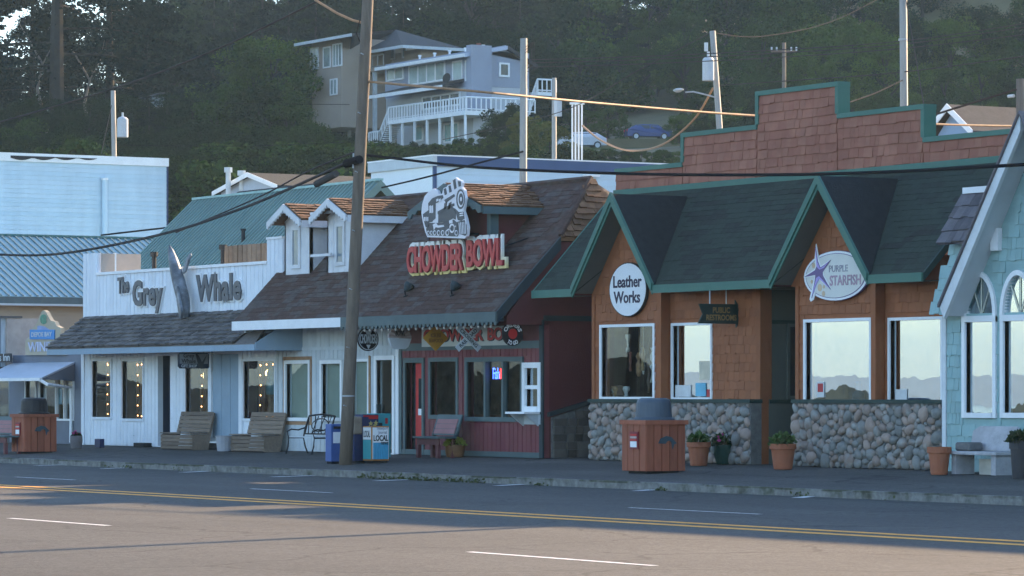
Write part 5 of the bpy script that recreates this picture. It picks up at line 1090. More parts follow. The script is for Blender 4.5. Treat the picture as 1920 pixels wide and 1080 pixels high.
# curved gable sign
t_ = thing('winery_sign', 'tan curved top DEPOE BAY WINERY sign on grey winery roof', 'sign', (XP(86, WY-.1), WY-.1, zt))
k = lambda x, y, dy=0: (lambda q: (q.x, WY-.12+dy, q.z))(WP(x/8.307, 570+y/8.307, WY-.12))
b = MB(); b.slab([k(395,795),(k(1000,795)),(k(1000,640)),(k(940,560)),(k(945,370)),(k(880,340)),(k(850,270)),(k(790,260)),(k(745,180)),(k(715,120)),(k(680,98)),(k(645,120)),(k(615,190)),(k(570,300)),(k(540,350)),(k(495,380)),(k(470,500)),(k(395,560))], (0,.12,0)); b.build('board', m_tan, t_)
b = MB(); b.slab([k(683+56*math.cos(a), 238+78*math.sin(a), -.012) for a in [i*.393 for i in range(16)]], (0,.01,0)); b.build('round_emblem', M('emblem_green', (.06, .22, .14), .5, 0, .5, 9, col2=(.35, .2, .15), amt2=.45), t_)
b = MB(); b.slab([k(480,550,-.04),k(860,550,-.04),k(865,400,-.04),k(480,400,-.04)], (0,.03,0)); bp_ = b.build('blue_plaque', M('plaque_blue', (.035, .22, .52), .5, 0, .06, 3), t_); A = k(512,515,-.045); B_ = k(830,430,-.045); letter(bp_, 'depoe', m_palew, A, (1,0,0), (0,0,1), B_[0]-A[0], B_[2]-A[2], .006)
A = k(445,745,-.013); B_ = k(960,580,-.013); letter(t_, 'wine', M('letter_lilac', (.5, .53, .68), .5), A, (1,0,0), (0,0,1), B_[0]-A[0], B_[2]-A[2], .015)
b = MB(); b.slab([k(585,400,-.01),k(585,345,-.01),k(620,335,-.01),k(700,350,-.01),k(770,400,-.01)], (0,.008,0)); b.build('wave_mark', M('wave_blue', (.2, .28, .5), .5), t_)
# weathered timber shop
m_old = M('weathered_blue_timber', (.20, .25, .29), .85, .2, .3, 3, .3, 14, col2=(.38, .44, .48), amt2=.34, stretch=(2.5, 2.5, .35)); ox1 = XP(24, WY); ox0 = ox1-9
ot = thing('weathered_timber_shop', 'weathered blue grey timber shop with false front at left edge', 'shop building', (ox0+4, WY, 0)); ozt = ZP(10, 596, WY-.3)
wall(ot, 'front_wall', M('old_shop_dark', (.06, .06, .065), .7, 0, .2, 2), ox0, ox1, 0, zt-.3, WY+.1, [(ox1-1.6, ox1-.5, .5, 2.2)]); q = MB().box(ox0, ox1-.1, WY-.35, WY-.2, zt-.35, ozt).build('false_front', m_old, ot); boards(q, m_old, ox0, ox1-.1, zt-.35, ozt, WY-.35, .3, .03); box(q, 'cap', M('old_cap', (.1, .1, .1), .8), ox0, ox1+.05, WY-.4, WY+.3, ozt, ozt+.06); box(ot, 'side_board', M('side_board_pale', (.42, .36, .32), .8), ox1-.09, ox1+.02, WY-.2, WY+1.2, zt-.3, ozt-.01)
box(ot, 'body', MATS['old_shop_dark'], ox0, ox1-.15, 2, 8, 0, ozt-.5); x1s = XP(19, WY-.45); t2 = box(ot, 'name_board', M('name_board_dark', (.03, .03, .035), .6), x1s-1.6, x1s, WY-.42, WY-.39, ZP(8, 679, WY-.4), ZP(8, 663, WY-.4)); letter(t2, 'bbar', m_palew, (x1s-1.2, WY-.425, ZP(8, 677, WY-.4)), (1,0,0), (0,0,1), 1.1, .24, .006); window(ot, ox1-1.6, ox1-.5, .5, 2.2, WY+.1, m_old, g_dim)
# low plank fence between
b = thing('plank_screen', 'short weathered plank screen between timber shop and winery sign', 'screen', (XP(36, WY), WY+.6, zt-.3)); boards(b, M('pale_plank', (.30, .27, .24), .8, .2, .2, 4), XP(30, WY+.6), XP(50, WY+.6), zt-.4, ZP(38, 648, WY+.6), WY+.6, .25, .03)
# ================================================================== buildings behind the row
def siding_block(name, label, mat, xr, ya, yb, xl, z0, z1, lap=.22, cat='building', zs=None):
    """box whose +X side carries lap siding"""
    t_ = thing(name, label, cat, ((xl+xr)/2, (ya+yb)/2, z0))
    b = MB().box(xl, xr, ya, yb, z0, z1).build('body', mat, t_)
    laps(b, mat, ya, yb, zs if zs is not None else z0, z1, xr, lap, .02, face='+x'); return t_
# --- beige block with blue ribbed metal roof, its long side to us
m_beige = M('beige_siding', (.40, .33, .26), .7, .04, .06, 2); m_bmet = M('blue_ribbed_metal', (.30, .44, .47), .45, .05, .1, 1.5, metal=.2); m_bmetd = M('blue_metal_rib', (.13, .20, .22), .45, .05, .1, 1.5)
bx = -50.0; by0, by1 = YP(-20, bx), YP(424, bx); bz = ZX(80, 556, bx)
be = siding_block('beige_sided_building', 'beige sided building under blue ribbed metal roof behind gift shop', m_beige, bx-.4, by0, by1, bx-12.8, 0, bz-.1, .36, zs=3.2)
rx = bx-6.6; rz_ = ZX(200, 446, rx); by2 = YP(410, rx)
b = MB(); b.slab([(bx,by0,bz),(bx,by1+.3,bz),(rx,by2,rz_),(rx,by0,rz_)], (0,0,-.1)); b.slab([(rx,by0,rz_),(rx,by2,rz_),(bx-13.2,by1+.3,bz),(bx-13.2,by0,bz)], (0,0,-.1)); ro = b.build('metal_roof', m_bmet, be)
up = Vector((rx-bx, 0, rz_-bz)); lst = []; um = unit('board', m_bmetd); e_ = Matrix(((Vector((0,1,0))), -Vector((-up.z, 0, up.x)).normalized()*-1, up.normalized())).transposed()
y = by0+.2
nn = Vector((-up.z, 0, up.x)).normalized(); nn = nn if nn.z > 0 else -nn
rot = Matrix((Vector((0,1,0)), -nn, up.normalized())).transposed(); rot = rot if rot.determinant() > 0 else Matrix((Vector((0,-1,0)), -nn, up.normalized())).transposed()
while y < by1: lst.append((um, (bx+nn.x*.002, y, bz+.003), (.07, .045, up.length*(.99 if y < by2 else max(.1, .99*(by1+.3-y)/(by1+.3-by2)))), tuple(rot.to_euler()))); y += .3
pieces(ro, 'roof_rib', lst)
b = MB(); b.box(rx-.12, rx+.12, by0, by2, rz_-.02, rz_+.06); b.build('ridge_cap', M('ridge_green', (.08, .18, .17), .5), ro); box(ro, 'eave_trim', M('eave_slate', (.10, .14, .15), .6), bx-.02, bx+.06, by0, by1+.3, bz-.3, bz-.02); box(ro, 'gutter', m_palew, bx+.061, bx+.12, by0, by1, bz-.36, bz-.28)
# --- tall pale blue block
m_pblue = M('pale_blue_siding', (.52, .66, .75), .65, .05, .10, .9, col2=(.45, .59, .68), amt2=.30, stretch=(1, 1.6, .25)); qx = -62.0; qy1 = YP(312, qx); qz = ZX(150, 291, qx)
bl_ = siding_block('pale_blue_block', 'tall pale blue sided block with white coping behind metal roof', m_pblue, qx, YP(-40, qx), qy1, qx-20, 0, qz-.35, .19, zs=6.5)
box(bl_, 'coping', m_white, qx-20, qx+.08, YP(-40, qx), qy1+.08, qz-.349, qz); box(bl_, 'corner_trim', M('navy_trim', (.03, .05, .11), .6), qx-.1, qx+.04, qy1+.0, qy1+.07, 6, qz-.36)
yv = YP(194, qx); MB().tube((qx+.14, yv, 5), (qx+.14, yv, ZX(194, 338, qx)), .12, n=10).build('vent_stack', m_pblue, bl_); MB().tube((qx+.14, yv, ZX(194, 338, qx)), (qx+.14, yv, ZX(194, 334, qx)), .15, n=10).build('stack_cap', m_white, bl_)
# loose black membrane on its coping
b = MB(); pts = []
for i in range(30): px = 18+i*5.6; pts.append((qx+.1, YP(px, qx), ZX(px, 296+abs(4.5*math.sin(i*.42)), qx)))
tops = [(qx+.1, p[1], qz-.12-.0*p[2]) for p in pts]
for i in range(29): b.quad(pts[i], pts[i+1], tops[i+1], tops[i])
b.build('torn_membrane', m_black, bl_)
# --- green standing-seam roof
m_gmet = M('green_ribbed_metal', (.145, .225, .21), .45, .04, .08, 1.5, metal=.2); m_gmetd = M('green_metal_rib', (.20, .31, .285), .45, .05, .1, 1.5)
gy = 14.0; gx1, gx0 = XP(713, gy), XP(365, gy); gz = ZP(713, 337, gy); gdrop = 4.3
gh = thing('green_roofed_building', 'building with green ribbed metal roof behind restaurant dormers', 'building', ((gx0+gx1)/2, gy, 0))
b = MB(); b.slab([(gx0,gy,gz),(gx1,gy,gz),(gx1,gy-gdrop,gz-gdrop*.93),(gx0,gy-gdrop,gz-gdrop*.93)], (0,0,-.1)); b.slab([(gx0,gy,gz),(gx1,gy,gz),(gx1,gy+gdrop,gz-gdrop*.93),(gx0,gy+gdrop,gz-gdrop*.93)], (0,0,-.1)); ro = b.build('metal_roof', m_gmet, gh)
up = Vector((0, gdrop, gdrop*.93)); lst = []; um = unit('board', m_gmetd); rot = Euler((-math.atan2(gdrop, gdrop*.93), 0, 0))
x = gx0+.1
while x < gx1: lst.append((um, (x, gy-gdrop, gz-gdrop*.93+.004), (.06, .05, up.length*.995), tuple(rot))); x += .29
pieces(ro, 'roof_rib', lst)
box(ro, 'ridge_cap', M('ridge_pale_green', (.30, .48, .46), .5), gx0, gx1, gy-.12, gy+.12, gz-.03, gz+.05); box(gh, 'body', m_beige, gx0+.3, gx1-.6, gy-gdrop+.4, gy+gdrop-.4, 0, gz-gdrop*.93-.1)
MB().slab([(gx1-.6,gy-gdrop+.4,gz-gdrop*.93-.1),(gx1-.6,gy+gdrop-.4,gz-gdrop*.93-.1),(gx1-.6,gy,gz-.5)], (-.1,0,0)).build('gable_wall', m_rawwd_litcable, gh); MB().slab([(gx1,gy-gdrop,gz-gdrop*.93-.35),(gx1,gy-gdrop,gz-gdrop*.93),(gx1,gy,gz),(gx1,gy+gdrop,gz-gdrop*.93),(gx1,gy+gdrop,gz-gdrop*.93-.35),(gx1,gy,gz-.35)], (.04,0,0)).build('rake_board', m_gmet, gh)
p = WP(456, 403, gy-2); p = Vector((p.x, gy-2, gz-2*.93)); MB().tube(p-Vector((0,0,.1)), p+Vector((0,0,.35)), .07, n=8).tube(p+Vector((0,0,.35)), p+Vector((0,0,.42)), .1, n=8).build('vent_pipe', m_black, gh)
# --- white flat-roofed block with navy fascia
m_pw = M('white_render', (.72, .77, .80), .6, .03, .04, .8); m_pbl = M('pale_sky_siding', (.52, .66, .76), .65, .03, .05, .8); m_navf = M('navy_fascia', (.055, .095, .2), .5, .03, .1, 1)
wy0 = 22.0; wx1 = XP(815, wy0); wz = ZP(815, 290, wy0); wx0 = XP(697, wy0); wyb = YP(1300, wx1)
wf = thing('white_flat_block', 'long white and pale blue flat roofed block with navy fascia', 'building', (wx1-8, wy0+5, 0))
MB().box(wx0, wx1-.02, wy0, wyb, 0, wz-.4).build('body', m_pbl, wf); box(wf, 'front_panel', m_pw, wx0, wx1, wy0-.03, wy0-.002, 4, wz-.4); bd = MB().box(wx1-.019, wx1, wy0, wyb, 4, wz-.4).build('side_panel', m_pbl, wf); laps(bd, m_pbl, wy0+.1, wyb, 5.5, wz-.45, wx1, .25, .02, face='+x')
box(wf, 'navy_fascia', m_navf, wx1-.1, wx1+.1, wy0+.05, wyb, wz-.42, wz-.05); box(wf, 'grey_fascia', m_palew, wx0-.1, wx1+.1, wy0-.12, wy0+.05, wz-.42, wz-.05); box(wf, 'coping', m_white, wx0-.12, wx1+.12, wy0-.14, wyb, wz-.049, wz); box(wf, 'corner_post', m_navf, wx1-.06, wx1+.05, wy0-.06, wy0+.06, 4, wz-.42)
yl = YP(1105, wx1); MB().box(wx1, wx1+.3, yl-.3, yl+.3, ZX(1105, 328, wx1)-.08, ZX(1105, 328, wx1)).build('wall_lamp', m_white, wf)
# --- small pale gabled house and dark roofs behind the green roof
m_house = M('pale_house_siding', (.40, .46, .54), .7, .03, .06, 1); m_droof = M('charcoal_roof', (.05, .052, .055), .9, .1, .25, 3, .3, 12)
def gable_house(name, label, T, apex, l, r, zbot, depth, wm, rm, over=.4):
    """gable end faces the street; apex/l/r photo points at distance T"""
    A = WT(*apex, T); Yg = A.y; xl, xr = XP(l[0], Yg), XP(r[0], Yg); zl = ZP(l[0], l[1], Yg); zr2 = ZP(r[0], r[1], Yg); zb_ = ZP(apex[0], zbot, Yg)
    zl = zr2 = (zl+zr2)/2
    t_ = thing(name, label, 'house', (A.x, Yg, zb_)); b = MB(); b.slab([(xl+over,Yg,zb_),(xr-over,Yg,zb_),(xr-over,Yg,zr2),(A.x,Yg,A.z-.1),(xl+over,Yg,zl)], (0,depth,0)); b.build('wall', wm, t_)
    b = MB(); b.slab([(xl,Yg-.3,zl),(A.x,Yg-.3,A.z),(A.x,Yg+depth+.3,A.z),(xl,Yg+depth+.3,zl)], (0,0,-.12)); b.slab([(xr,Yg-.3,zr2),(A.x,Yg-.3,A.z),(A.x,Yg+depth+.3,A.z),(xr,Yg+depth+.3,zr2)], (0,0,-.12)); rf = b.build('roof', rm, t_)
    b = MB(); 
    for xe, ze in ((xl, zl), (xr, zr2)): b.slab([(xe,Yg-.34,ze+.02),(A.x,Yg-.34,A.z+.02),(A.x,Yg-.34,A.z-.22),(xe,Yg-.34,ze-.2)], (0,.04,0))
    b.build('bargeboard', m_white, rf); return t_, A
h1, A = gable_house('pale_gabled_house', 'pale blue gabled house with chimneys above green metal roof', 185, (474, 324), (408, 354), (530, 354), 400, 9, m_house, m_groof2)
for px, py in ((428, 314), (453, 320)): p = WT(px, py, 186); MB().tube((p.x,p.y,p.z-1.6),(p.x,p.y,p.z-.25),.14,n=8).tube((p.x,p.y,p.z-.25),(p.x,p.y,p.z),.22,n=8).build('chimney_flue', m_palew, h1)
q0 = WT(359, 356, 172); q1 = WT(505, 356, 172); hd = thing('dark_roofed_shed', 'low shed with charcoal roof left of pale gabled house', 'shed', (q0.x, q0.y, 2)); b = MB()
Yg = q0.y; xl, xr = q0.x, XP(505, Yg); b.box(xl+.3, xr, Yg, Yg+5, 0, q0.z-1.6); b.build('wall', m_house, hd); b = MB(); b.slab([(xl,Yg-.5,q0.z-1.6),(xr,Yg-.5,q0.z-1.6),(xr,Yg+2.5,q0.z),(xl,Yg+2.5,q0.z)], (0,0,-.12)); b.slab([(xl,Yg+5.5,q0.z-1.6),(xr,Yg+5.5,q0.z-1.6),(xr,Yg+2.5,q0.z),(xl,Yg+2.5,q0.z)], (0,0,-.12)); b.build('roof', m_groof2, hd)
h2, A = gable_house('blue_gabled_house', 'pale blue house with grey roof rising behind right parapet', 118, (1790, 196), (1745, 250), (1838, 250), 330, 14, M('blue_house_siding', (.24, .36, .52), .7, .03, .06, 1), M('grey_house_roof', (.065, .063, .063), .9, .1, .2, 3, .3, 12))
# --- tiny pale cabin among the trees
pc = WT(278, 190, 286); hc = thing('tree_cabin', 'tiny pale cabin glimpsed among trees above pale blue block', 'cabin', (pc.x, pc.y, pc.z-.6)); box(hc, 'wall', m_pw, pc.x-.7, pc.x+.7, pc.y, pc.y+1, pc.z-.5, pc.z+.3); MB().slab([(pc.x-1.0,pc.y-.4,pc.z+.3),(pc.x+1.0,pc.y-.4,pc.z+.3),(pc.x+1.0,pc.y+1,pc.z+.7),(pc.x-1.0,pc.y+1,pc.z+.7)], (0,0,-.1)).build('roof', m_droof, hc); box(hc, 'window', m_dark, pc.x-.3, pc.x+.5, pc.y-.02, pc.y-.002, pc.z-.4, pc.z+.1)

# ================================================================== houses on the hillside
m_gh = M('grey_house_siding', (.30, .33, .40), .7, .03, .05, .8); m_ghl = M('light_grey_siding', (.46, .48, .50), .7, .03, .05, .8); m_met = M('pale_metal_roof', (.42, .47, .58), .4, .03, .08, .5)
g_house = M('curtained_pane', (.34, .42, .41), .12, .25, .25, 1.2, spec=.6)
def face_windows(parent, face, c, lst, fm, fw=.14, gm=None):
    for q in lst:
        pa, pb, ya, yb = q[:4]; n = q[4] if len(q) > 4 else 1
        if face == 'y': a, b_ = XP(pa, c), XP(pb, c); z0_, z1_ = ZP((pa+pb)/2, yb, c), ZP((pa+pb)/2, ya, c)
        else: a, b_ = YP(pa, c), YP(pb, c); z0_, z1_ = ZX((pa+pb)/2, yb, c), ZX((pa+pb)/2, ya, c)
        b = MB(); s = [a+(b_-a)*i/n for i in range(n+1)]
        def bx(p, q_, za, zb_, d0, d1):
            if face == 'y': b.box(p, q_, c-d1, c-d0, za, zb_)
            else: b.box(c+d0, c+d1, p, q_, za, zb_)
        bx(a-fw, b_+fw, z0_-fw, z0_, .0, .1); bx(a-fw, b_+fw, z1_, z1_+fw, .0, .1)
        for i, v in enumerate(s): bx(v-fw*(.5 if 0 < i < n else 1), v+fw*(.5 if 0 < i < n else 1) if 0 < i < n else v+(fw if i == n else 0), z0_, z1_, .0, .1) if 0 < i < n else (bx(v-fw, v, z0_, z1_, .0, .1) if i == 0 else bx(v, v+fw, z0_, z1_, .0, .1))
        w = b.build('window', fm, parent)
        for i in range(n):
            p = MB()
            if face == 'y': p.box(s[i]+.02, s[i+1]-.02, c-.05, c-.01, z0_, z1_)
            else: p.box(c+.01, c+.05, s[i]+.02, s[i+1]-.02, z0_, z1_)
            p.build('pane', gm or g_house, w)
def railing(parent, pts, h, mat, step=.45):
    b = MB(); lst = []
    um = unit('board', mat)
    for i in range(len(pts)-1):
        p, q = Vector(pts[i]), Vector(pts[i+1]); d = q-p; L_ = d.length
        b.path([p+Vector((0,0,h)), q+Vector((0,0,h))], .07, 4); b.path([p+Vector((0,0,.12)), q+Vector((0,0,.12))], .05, 4)
        n = max(1, int(L_/step))
        for k in range(n+1):
            c = p + d*(k/n); lst.append((um, c, (.13 if k % 5 == 0 else .08, .08, h), (0, 0, math.atan2(d.y, d.x))))
    r_ = b.build('railing', mat, parent); pieces(r_, 'baluster', lst)
# grey house: two faces on the street grid, near corner at px 888
T = 290; cr = WT(888, 180, T); hX, hY = cr.x, cr.y
gz0 = ZP(800, 268, hY); gh2 = thing('grey_hillside_house', 'grey three storey hillside house with white decks and many windows', 'house', (hX-6, hY+3, gz0))
xL = XP(722, hY); yB = YP(992, hX); zt = ZP(888, 93, hY); z2 = ZP(800, 160, hY)
box(gh2, 'upper_storeys', m_gh, xL, hX, hY, yB, z2-.6, zt-.05); box(gh2, 'middle_storey', m_ghl, XP(722, hY-.2), hX-.02, hY-.1, yB, ZP(800, 218, hY)-.3, z2-.61); box(gh2, 'ground_storey', m_ghl, XP(740, hY), hX-.4, hY+.2, yB, gz0-1.5, ZP(800, 218, hY)-.31)
MB().box(hX-.3, hX+.5, hY-.5, YP(922, hX+.5), z2-3, ZX(905, 86, hX)).build('chimney_breast', m_gh, gh2)
# roofs
ze0 = ZP(705, 117, hY-1); ze1 = ZP(888, 95, hY-1)
MB().slab([(XP(704, hY-1),hY-1,ze1-.1),(hX+.3,hY-1,ze1-.1),(hX+.3,hY+3,ze1+.7),(XP(704, hY-1),hY+3,ze1+.7)], (0,0,-.3)).build('roof', m_met, gh2)
MB().slab([(XP(704, hY-1),hY+3.001,ze1+.7),(hX+.4,hY+3.001,ze1+.7),(hX+.4,yB+.6,ze1-.7),(XP(704, hY-1),yB+.6,ze1-.7)], (0,0,-.3)).build('rear_roof', m_droof, gh2); MB().slab([(hX,hY,zt-.1),(hX,yB,zt-.8),(hX,yB-.5,zt-.5),(hX,hY+3,zt+.5)], (-.2,0,0)).build('gable_infill', m_gh, gh2)
MB().slab([(XP(690, hY-2),hY-2,z2-.5),(hX-1.5,hY-2,z2-.5),(hX-1.5,hY-.02,z2+.1),(XP(715, hY-2),hY-.02,z2+.1)], (0,0,-.25)).build('lower_roof', m_droof, gh2); box(gh2, 'lower_fascia', m_white, XP(690, hY-2), hX-1.5, hY-2.1, hY-2.001, z2-.78, z2-.5); box(gh2, 'upper_fascia', m_white, XP(704, hY-1), hX+.3, hY-1.1, hY-1.001, ze1-.36, ze1-.1)
for px, py in ((787, 99), (815, 97), (843, 93), (873, 89), (906, 83)): p = WP(px, py+5, hY+1); MB().tube((p.x,p.y,ze1+.1),(p.x,p.y,ze1+.6),.09,n=8).tube((p.x,p.y,ze1+.6),(p.x,p.y,ze1+.72),.15,n=8).build('roof_vent', m_white, gh2)
p = WX(891, 80, hX); MB().tube((p.x-.3,p.y+.5,ze1),(p.x-.3,p.y+.5,p.z),.2,n=8).build('chimney_pot', M('rust_pot', (.2, .07, .05), .6), gh2)
face_windows(gh2, 'y', hY, [(727, 756, 129, 148, 2), (769, 834, 121, 153, 4), (851, 867, 117, 149, 1), (875, 880, 116, 148, 1)], m_white); face_windows(gh2, 'y', hY-.1, [(794, 862, 180, 199, 4)], m_white, gm=M('dark_pane', (.03, .04, .05), .1, 0, .1, 2, spec=.6)); face_windows(gh2, 'x', hX, [(938, 952, 121, 141, 1)], m_white, gm=MATS['dark_pane'])
face_windows(gh2, 'y', hY+.2, [(781, 793, 238, 262, 1), (835, 860, 233, 264, 2)], m_white, gm=M('teal_pane', (.12, .3, .32), .2, 0, .2, 2, spec=.5))
# deck on posts, stair, railings
dz = ZP(800, 217, hY-2.2); dy0 = hY-2.4; dxl = XP(727, dy0); dxr = hX+2.8
box(gh2, 'deck', m_white, dxl, dxr, dy0, hY-.12, dz-.35, dz); railing(gh2, [(dxl,dy0+.1,dz),(dxr,dy0+.1,dz),(dxr,hY+4,dz)], 1.05, m_white)
for i in range(7): x = dxl+.2+i*(dxr-dxl-.4)/6; box(gh2, 'deck_post', m_white, x-.08, x+.08, dy0+.05, dy0+.22, gz0-1.5, dz-.36)
sx = XP(697, dy0); b = MB(); n_ = 11
for i in range(n_): xx = dxl-(i+1)*(dxl-sx-1.4)/n_; zz_ = dz-(i+1)*(dz-gz0-.2)/n_; b.box(xx, xx+.32, dy0+.1, dy0+1.2, zz_-.08, zz_)
st_ = b.build('stair', m_white, gh2); railing(st_, [(sx+1.3,dy0+.1,gz0+.2),(dxl,dy0+.1,dz)], 1.0, m_white, .5); railing(gh2, [(sx-.6,dy0+.1,gz0+.1),(sx+1.3,dy0+.1,gz0+.1)], 1.0, m_white, .35)
# side stair on the right
zA = ZX(1030, 172, hX-.5); yS0, yS1 = YP(1005, hX-1), YP(1040, hX-1); box(gh2, 'side_landing', m_white, hX-2, hX-.8, yS0, yS1, zA-.3, zA); railing(gh2, [(hX-.8,yS0,zA),(hX-.8,yS1,zA)], 1.0, m_white, .4); yS2 = YP(990, hX-1); railing(gh2, [(hX-.8,yS2,zA-1.9),(hX-.8,yS0,zA)], 1.0, m_white, .4)
# satellite dish on lower roof
p = WP(839, 147, hY-1.2); b = MB(); b.lathe((0,0,0), [(.02,0),(.25,.03),(.42,.12),(.4,.12)], 12); q = Euler((R(80), 0, R(20))).to_matrix(); b.v = [tuple(q @ Vector(v) + p) for v in b.v]; b.build('satellite_dish', m_dark, gh2); MB().tube((p.x,p.y,z2-.3),(p.x,p.y+.05,p.z),.05,n=6).build('dish_mast', m_dark, gh2)
# tan house: projecting left wing, recessed middle with balcony, right wing
m_tanh = M('taupe_siding', (.40, .33, .27), .75, .03, .06, .8)
T = 318; wr_ = WT(640, 130, T); tY_, tXr = wr_.y, wr_.x; tz0 = ZP(620, 198, tY_)
th = thing('taupe_hillside_house', 'taupe hillside house with dark hipped roof behind utility pole', 'house', (tXr, tY_+4, tz0))
xl = XP(585, tY_); zt = ZP(620, 74, tY_); box(th, 'left_wing', m_tanh, xl, tXr, tY_, tY_+9, tz0-2, zt); ym = tY_+5; zt2 = ZP(800, 78, ym-3); xm1 = XP(767, ym); box(th, 'middle_block', m_tanh, tXr, xm1, ym, ym+6, tz0-2, zt2); yr_ = ym-.5; XR = XP(768, yr_); box(th, 'right_wing', m_tanh, xm1+.01, XR+2, yr_, YP(842, XR+2), tz0-2, zt2)
face_windows(th, 'y', tY_, [(584, 597, 92, 128, 2), (608, 620, 90, 125, 1), (626, 641, 84, 122, 3), (621, 632, 150, 176, 2)], m_white, .12, gm=g_house); face_windows(th, 'y', ym, [(660, 671, 84, 116, 1), (726, 740, 88, 110, 1), (756, 762, 86, 106, 1)], m_white, .12, gm=g_house)
bz_ = ZP(700, 128, ym-2.5); b = box(th, 'balcony', m_tanh, tXr+.02, xm1, ym-2.6, ym-.02, bz_-.3, bz_); railing(b, [(tXr+.1,ym-2.5,bz_),(xm1,ym-2.5,bz_)], 1.1, M('rail_grey', (.3, .3, .3), .6), .8)
for px in (652, 700, 760): x = XP(px, ym-2.5); box(th, 'balcony_post', m_palew, x-.15, x+.15, ym-2.5, ym-2.2, tz0-3, bz_-.31)
xe0, xe1 = XP(553, tY_-1.2), XR+3.2; ye1 = YP(850, XR+2)+.5; za_ = ZP(750, 54, ym+2)
Ap = (XP(742, ym+2), ym+2, za_); E = [(xe0, tY_-1.2, zt-.05), (XP(660, tY_-1.2), tY_-1.2, zt-.05), (XP(655, ym-3), ym-3, zt2+.05), (xe1, ym-3, zt2+.05), (xe1, ye1, zt2+.05)]; hr_ = MB()
for i_ in range(4): hr_.slab([E[i_], E[i_+1], Ap], (0,0,-.2))
hr_.slab([E[0], (xe0, ym+7, zt-.05), Ap], (0,0,-.2)); hr_.build('hipped_roof', m_droof, th)
box(th, 'eave_fascia', m_palew, xe0, XP(660, tY_-1.2), tY_-1.3, tY_-1.21, zt-.3, zt-.05); box(th, 'eave_fascia', m_palew, XP(655, ym-3), xe1+.05, ym-3.1, ym-3.01, zt2-.2, zt2+.06); box(th, 'eave_fascia', m_palew, xe1+.01, xe1+.1, ym-3, ye1, zt2-.2, zt2+.06)

# ================================================================== parked cars on the hill road
def car(name, label, px, py, T, mat, L=4.4, yaw=0.0, sgn=1):
    p = WT(px, py, T); t_ = thing(name, label, 'car', tuple(p), 'cars parked on the hill road')
    hw = .88; prof = [(-2.2,.32),(-2.22,.75),(-2.1,1.02),(-1.35,1.08),(-.75,1.46),(.55,1.5),(1.35,1.42),(1.95,1.05),(2.18,.95),(2.2,.32)]
    q = Matrix.Rotation(yaw, 3, 'Z'); tr = lambda v: p + q @ Vector(v)
    b = MB(); n = len(prof)
    vs = [tr((x, -hw*(1 if z < 1.1 else .84), z)) for x, z in prof] + [tr((x, hw*(1 if z < 1.1 else .84), z)) for x, z in prof]
    b.add(vs, [tuple(range(n)), tuple(range(2*n-1, n-1, -1))] + [(i, n+i, n+(i+1)%n, (i+1)%n) for i in range(n)]); b.build('body', mat, t_, bevel=.05)
    gp = M('car_glass', (.03, .04, .05), .08, 0, .05, 2, spec=.7)
    for s in (-1, 1):
        for a0, a1 in (((-1.15), (-.1)), ((.0), (1.2))):
            b = MB(); y = s*hw*.93; b.slab([tr((a0, y, 1.06)), tr((a1+(.35 if a1 > 1 else 0), y, 1.06)), tr((a1, s*hw*.86, 1.4)), tr((a0+(.45 if a0 < -1 else 0), s*hw*.86, 1.4))], q @ Vector((0, s*.02, 0))); b.build('side_window', gp, t_)
        for x in (-1.4, 1.35):
            b = MB(); b.tube(tr((x, s*(hw-.2), .33)), tr((x, s*(hw+.02), .33)), .34, n=16); w = b.build('wheel', m_black, t_); b = MB(); b.tube(tr((x, s*(hw+.0), .33)), tr((x, s*(hw+.035), .33)), .22, n=12); b.build('rim', m_palew, w)
        b = MB(); b.box(-.1, .1, -.14, .14, -.07, .07); b.v = [tuple(tr(Vector(v)+Vector((-2.16, s*.6, .82)))) for v in b.v]; b.build('headlight', m_white, t_)
        b = MB(); b.box(-.08, .08, -.12, .12, -.1, .1); b.v = [tuple(tr(Vector(v)+Vector((2.14, s*.66, .9)))) for v in b.v]; b.build('tail_light', m_red, t_)
    b = MB(); b.slab([tr((-1.38,-hw*.8,1.1)), tr((-1.38,hw*.8,1.1)), tr((-.82,hw*.74,1.43)), tr((-.82,-hw*.74,1.43))], q @ Vector((-.03,0,.03))); b.build('windscreen', gp, t_); return t_
va = math.atan2(RY, RX)
car('parked_car', 'dark blue hatchback parked on the hill road behind stepped parapet', 1215, 263, 350, M('car_blue', (.03, .06, .2), .25, 0, .05, 2, spec=.6), yaw=va+R(190))
car('parked_car', 'white car parked behind the flat block near utility posts', 1088, 280, 320, M('car_white', (.6, .63, .68), .25, 0, .05, 2, spec=.6), yaw=va+R(12))
# ================================================================== foliage builder shared by pots and trees
def leaf_mesh(name, P, size, mat, flat=0.0, seed=1, up=None):
    """one small quad per point, random tilt"""
    rng = np.random.default_rng(seed); n = len(P); P = np.asarray(P, float)
    a = rng.normal(size=(n,3)); a[:,2] *= (1-flat); a /= np.linalg.norm(a, axis=1)[:,None]+1e-9
    c = rng.normal(size=(n,3)); c -= (c*a).sum(1)[:,None]*a; c /= np.linalg.norm(c, axis=1)[:,None]+1e-9
    s = size*rng.uniform(.55, 1.35, n)[:,None]; w = s*rng.uniform(.4, .75, n)[:,None]
    V = np.stack([P-a*s-c*w*.3, P-a*s*.2+c*w, P+a*s, P+a*s*.1-c*w], 1).reshape(-1, 3)
    me = bpy.data.meshes.new(name); me.vertices.add(4*n); me.vertices.foreach_set('co', V.ravel()); me.loops.add(4*n); me.loops.foreach_set('vertex_index', np.arange(4*n, dtype=np.int32))
    me.polygons.add(n); me.polygons.foreach_set('loop_start', np.arange(0, 4*n, 4, dtype=np.int32)); me.polygons.foreach_set('loop_total', np.full(n, 4, np.int32)); me.materials.append(mat); me.update(); me.validate(); return me
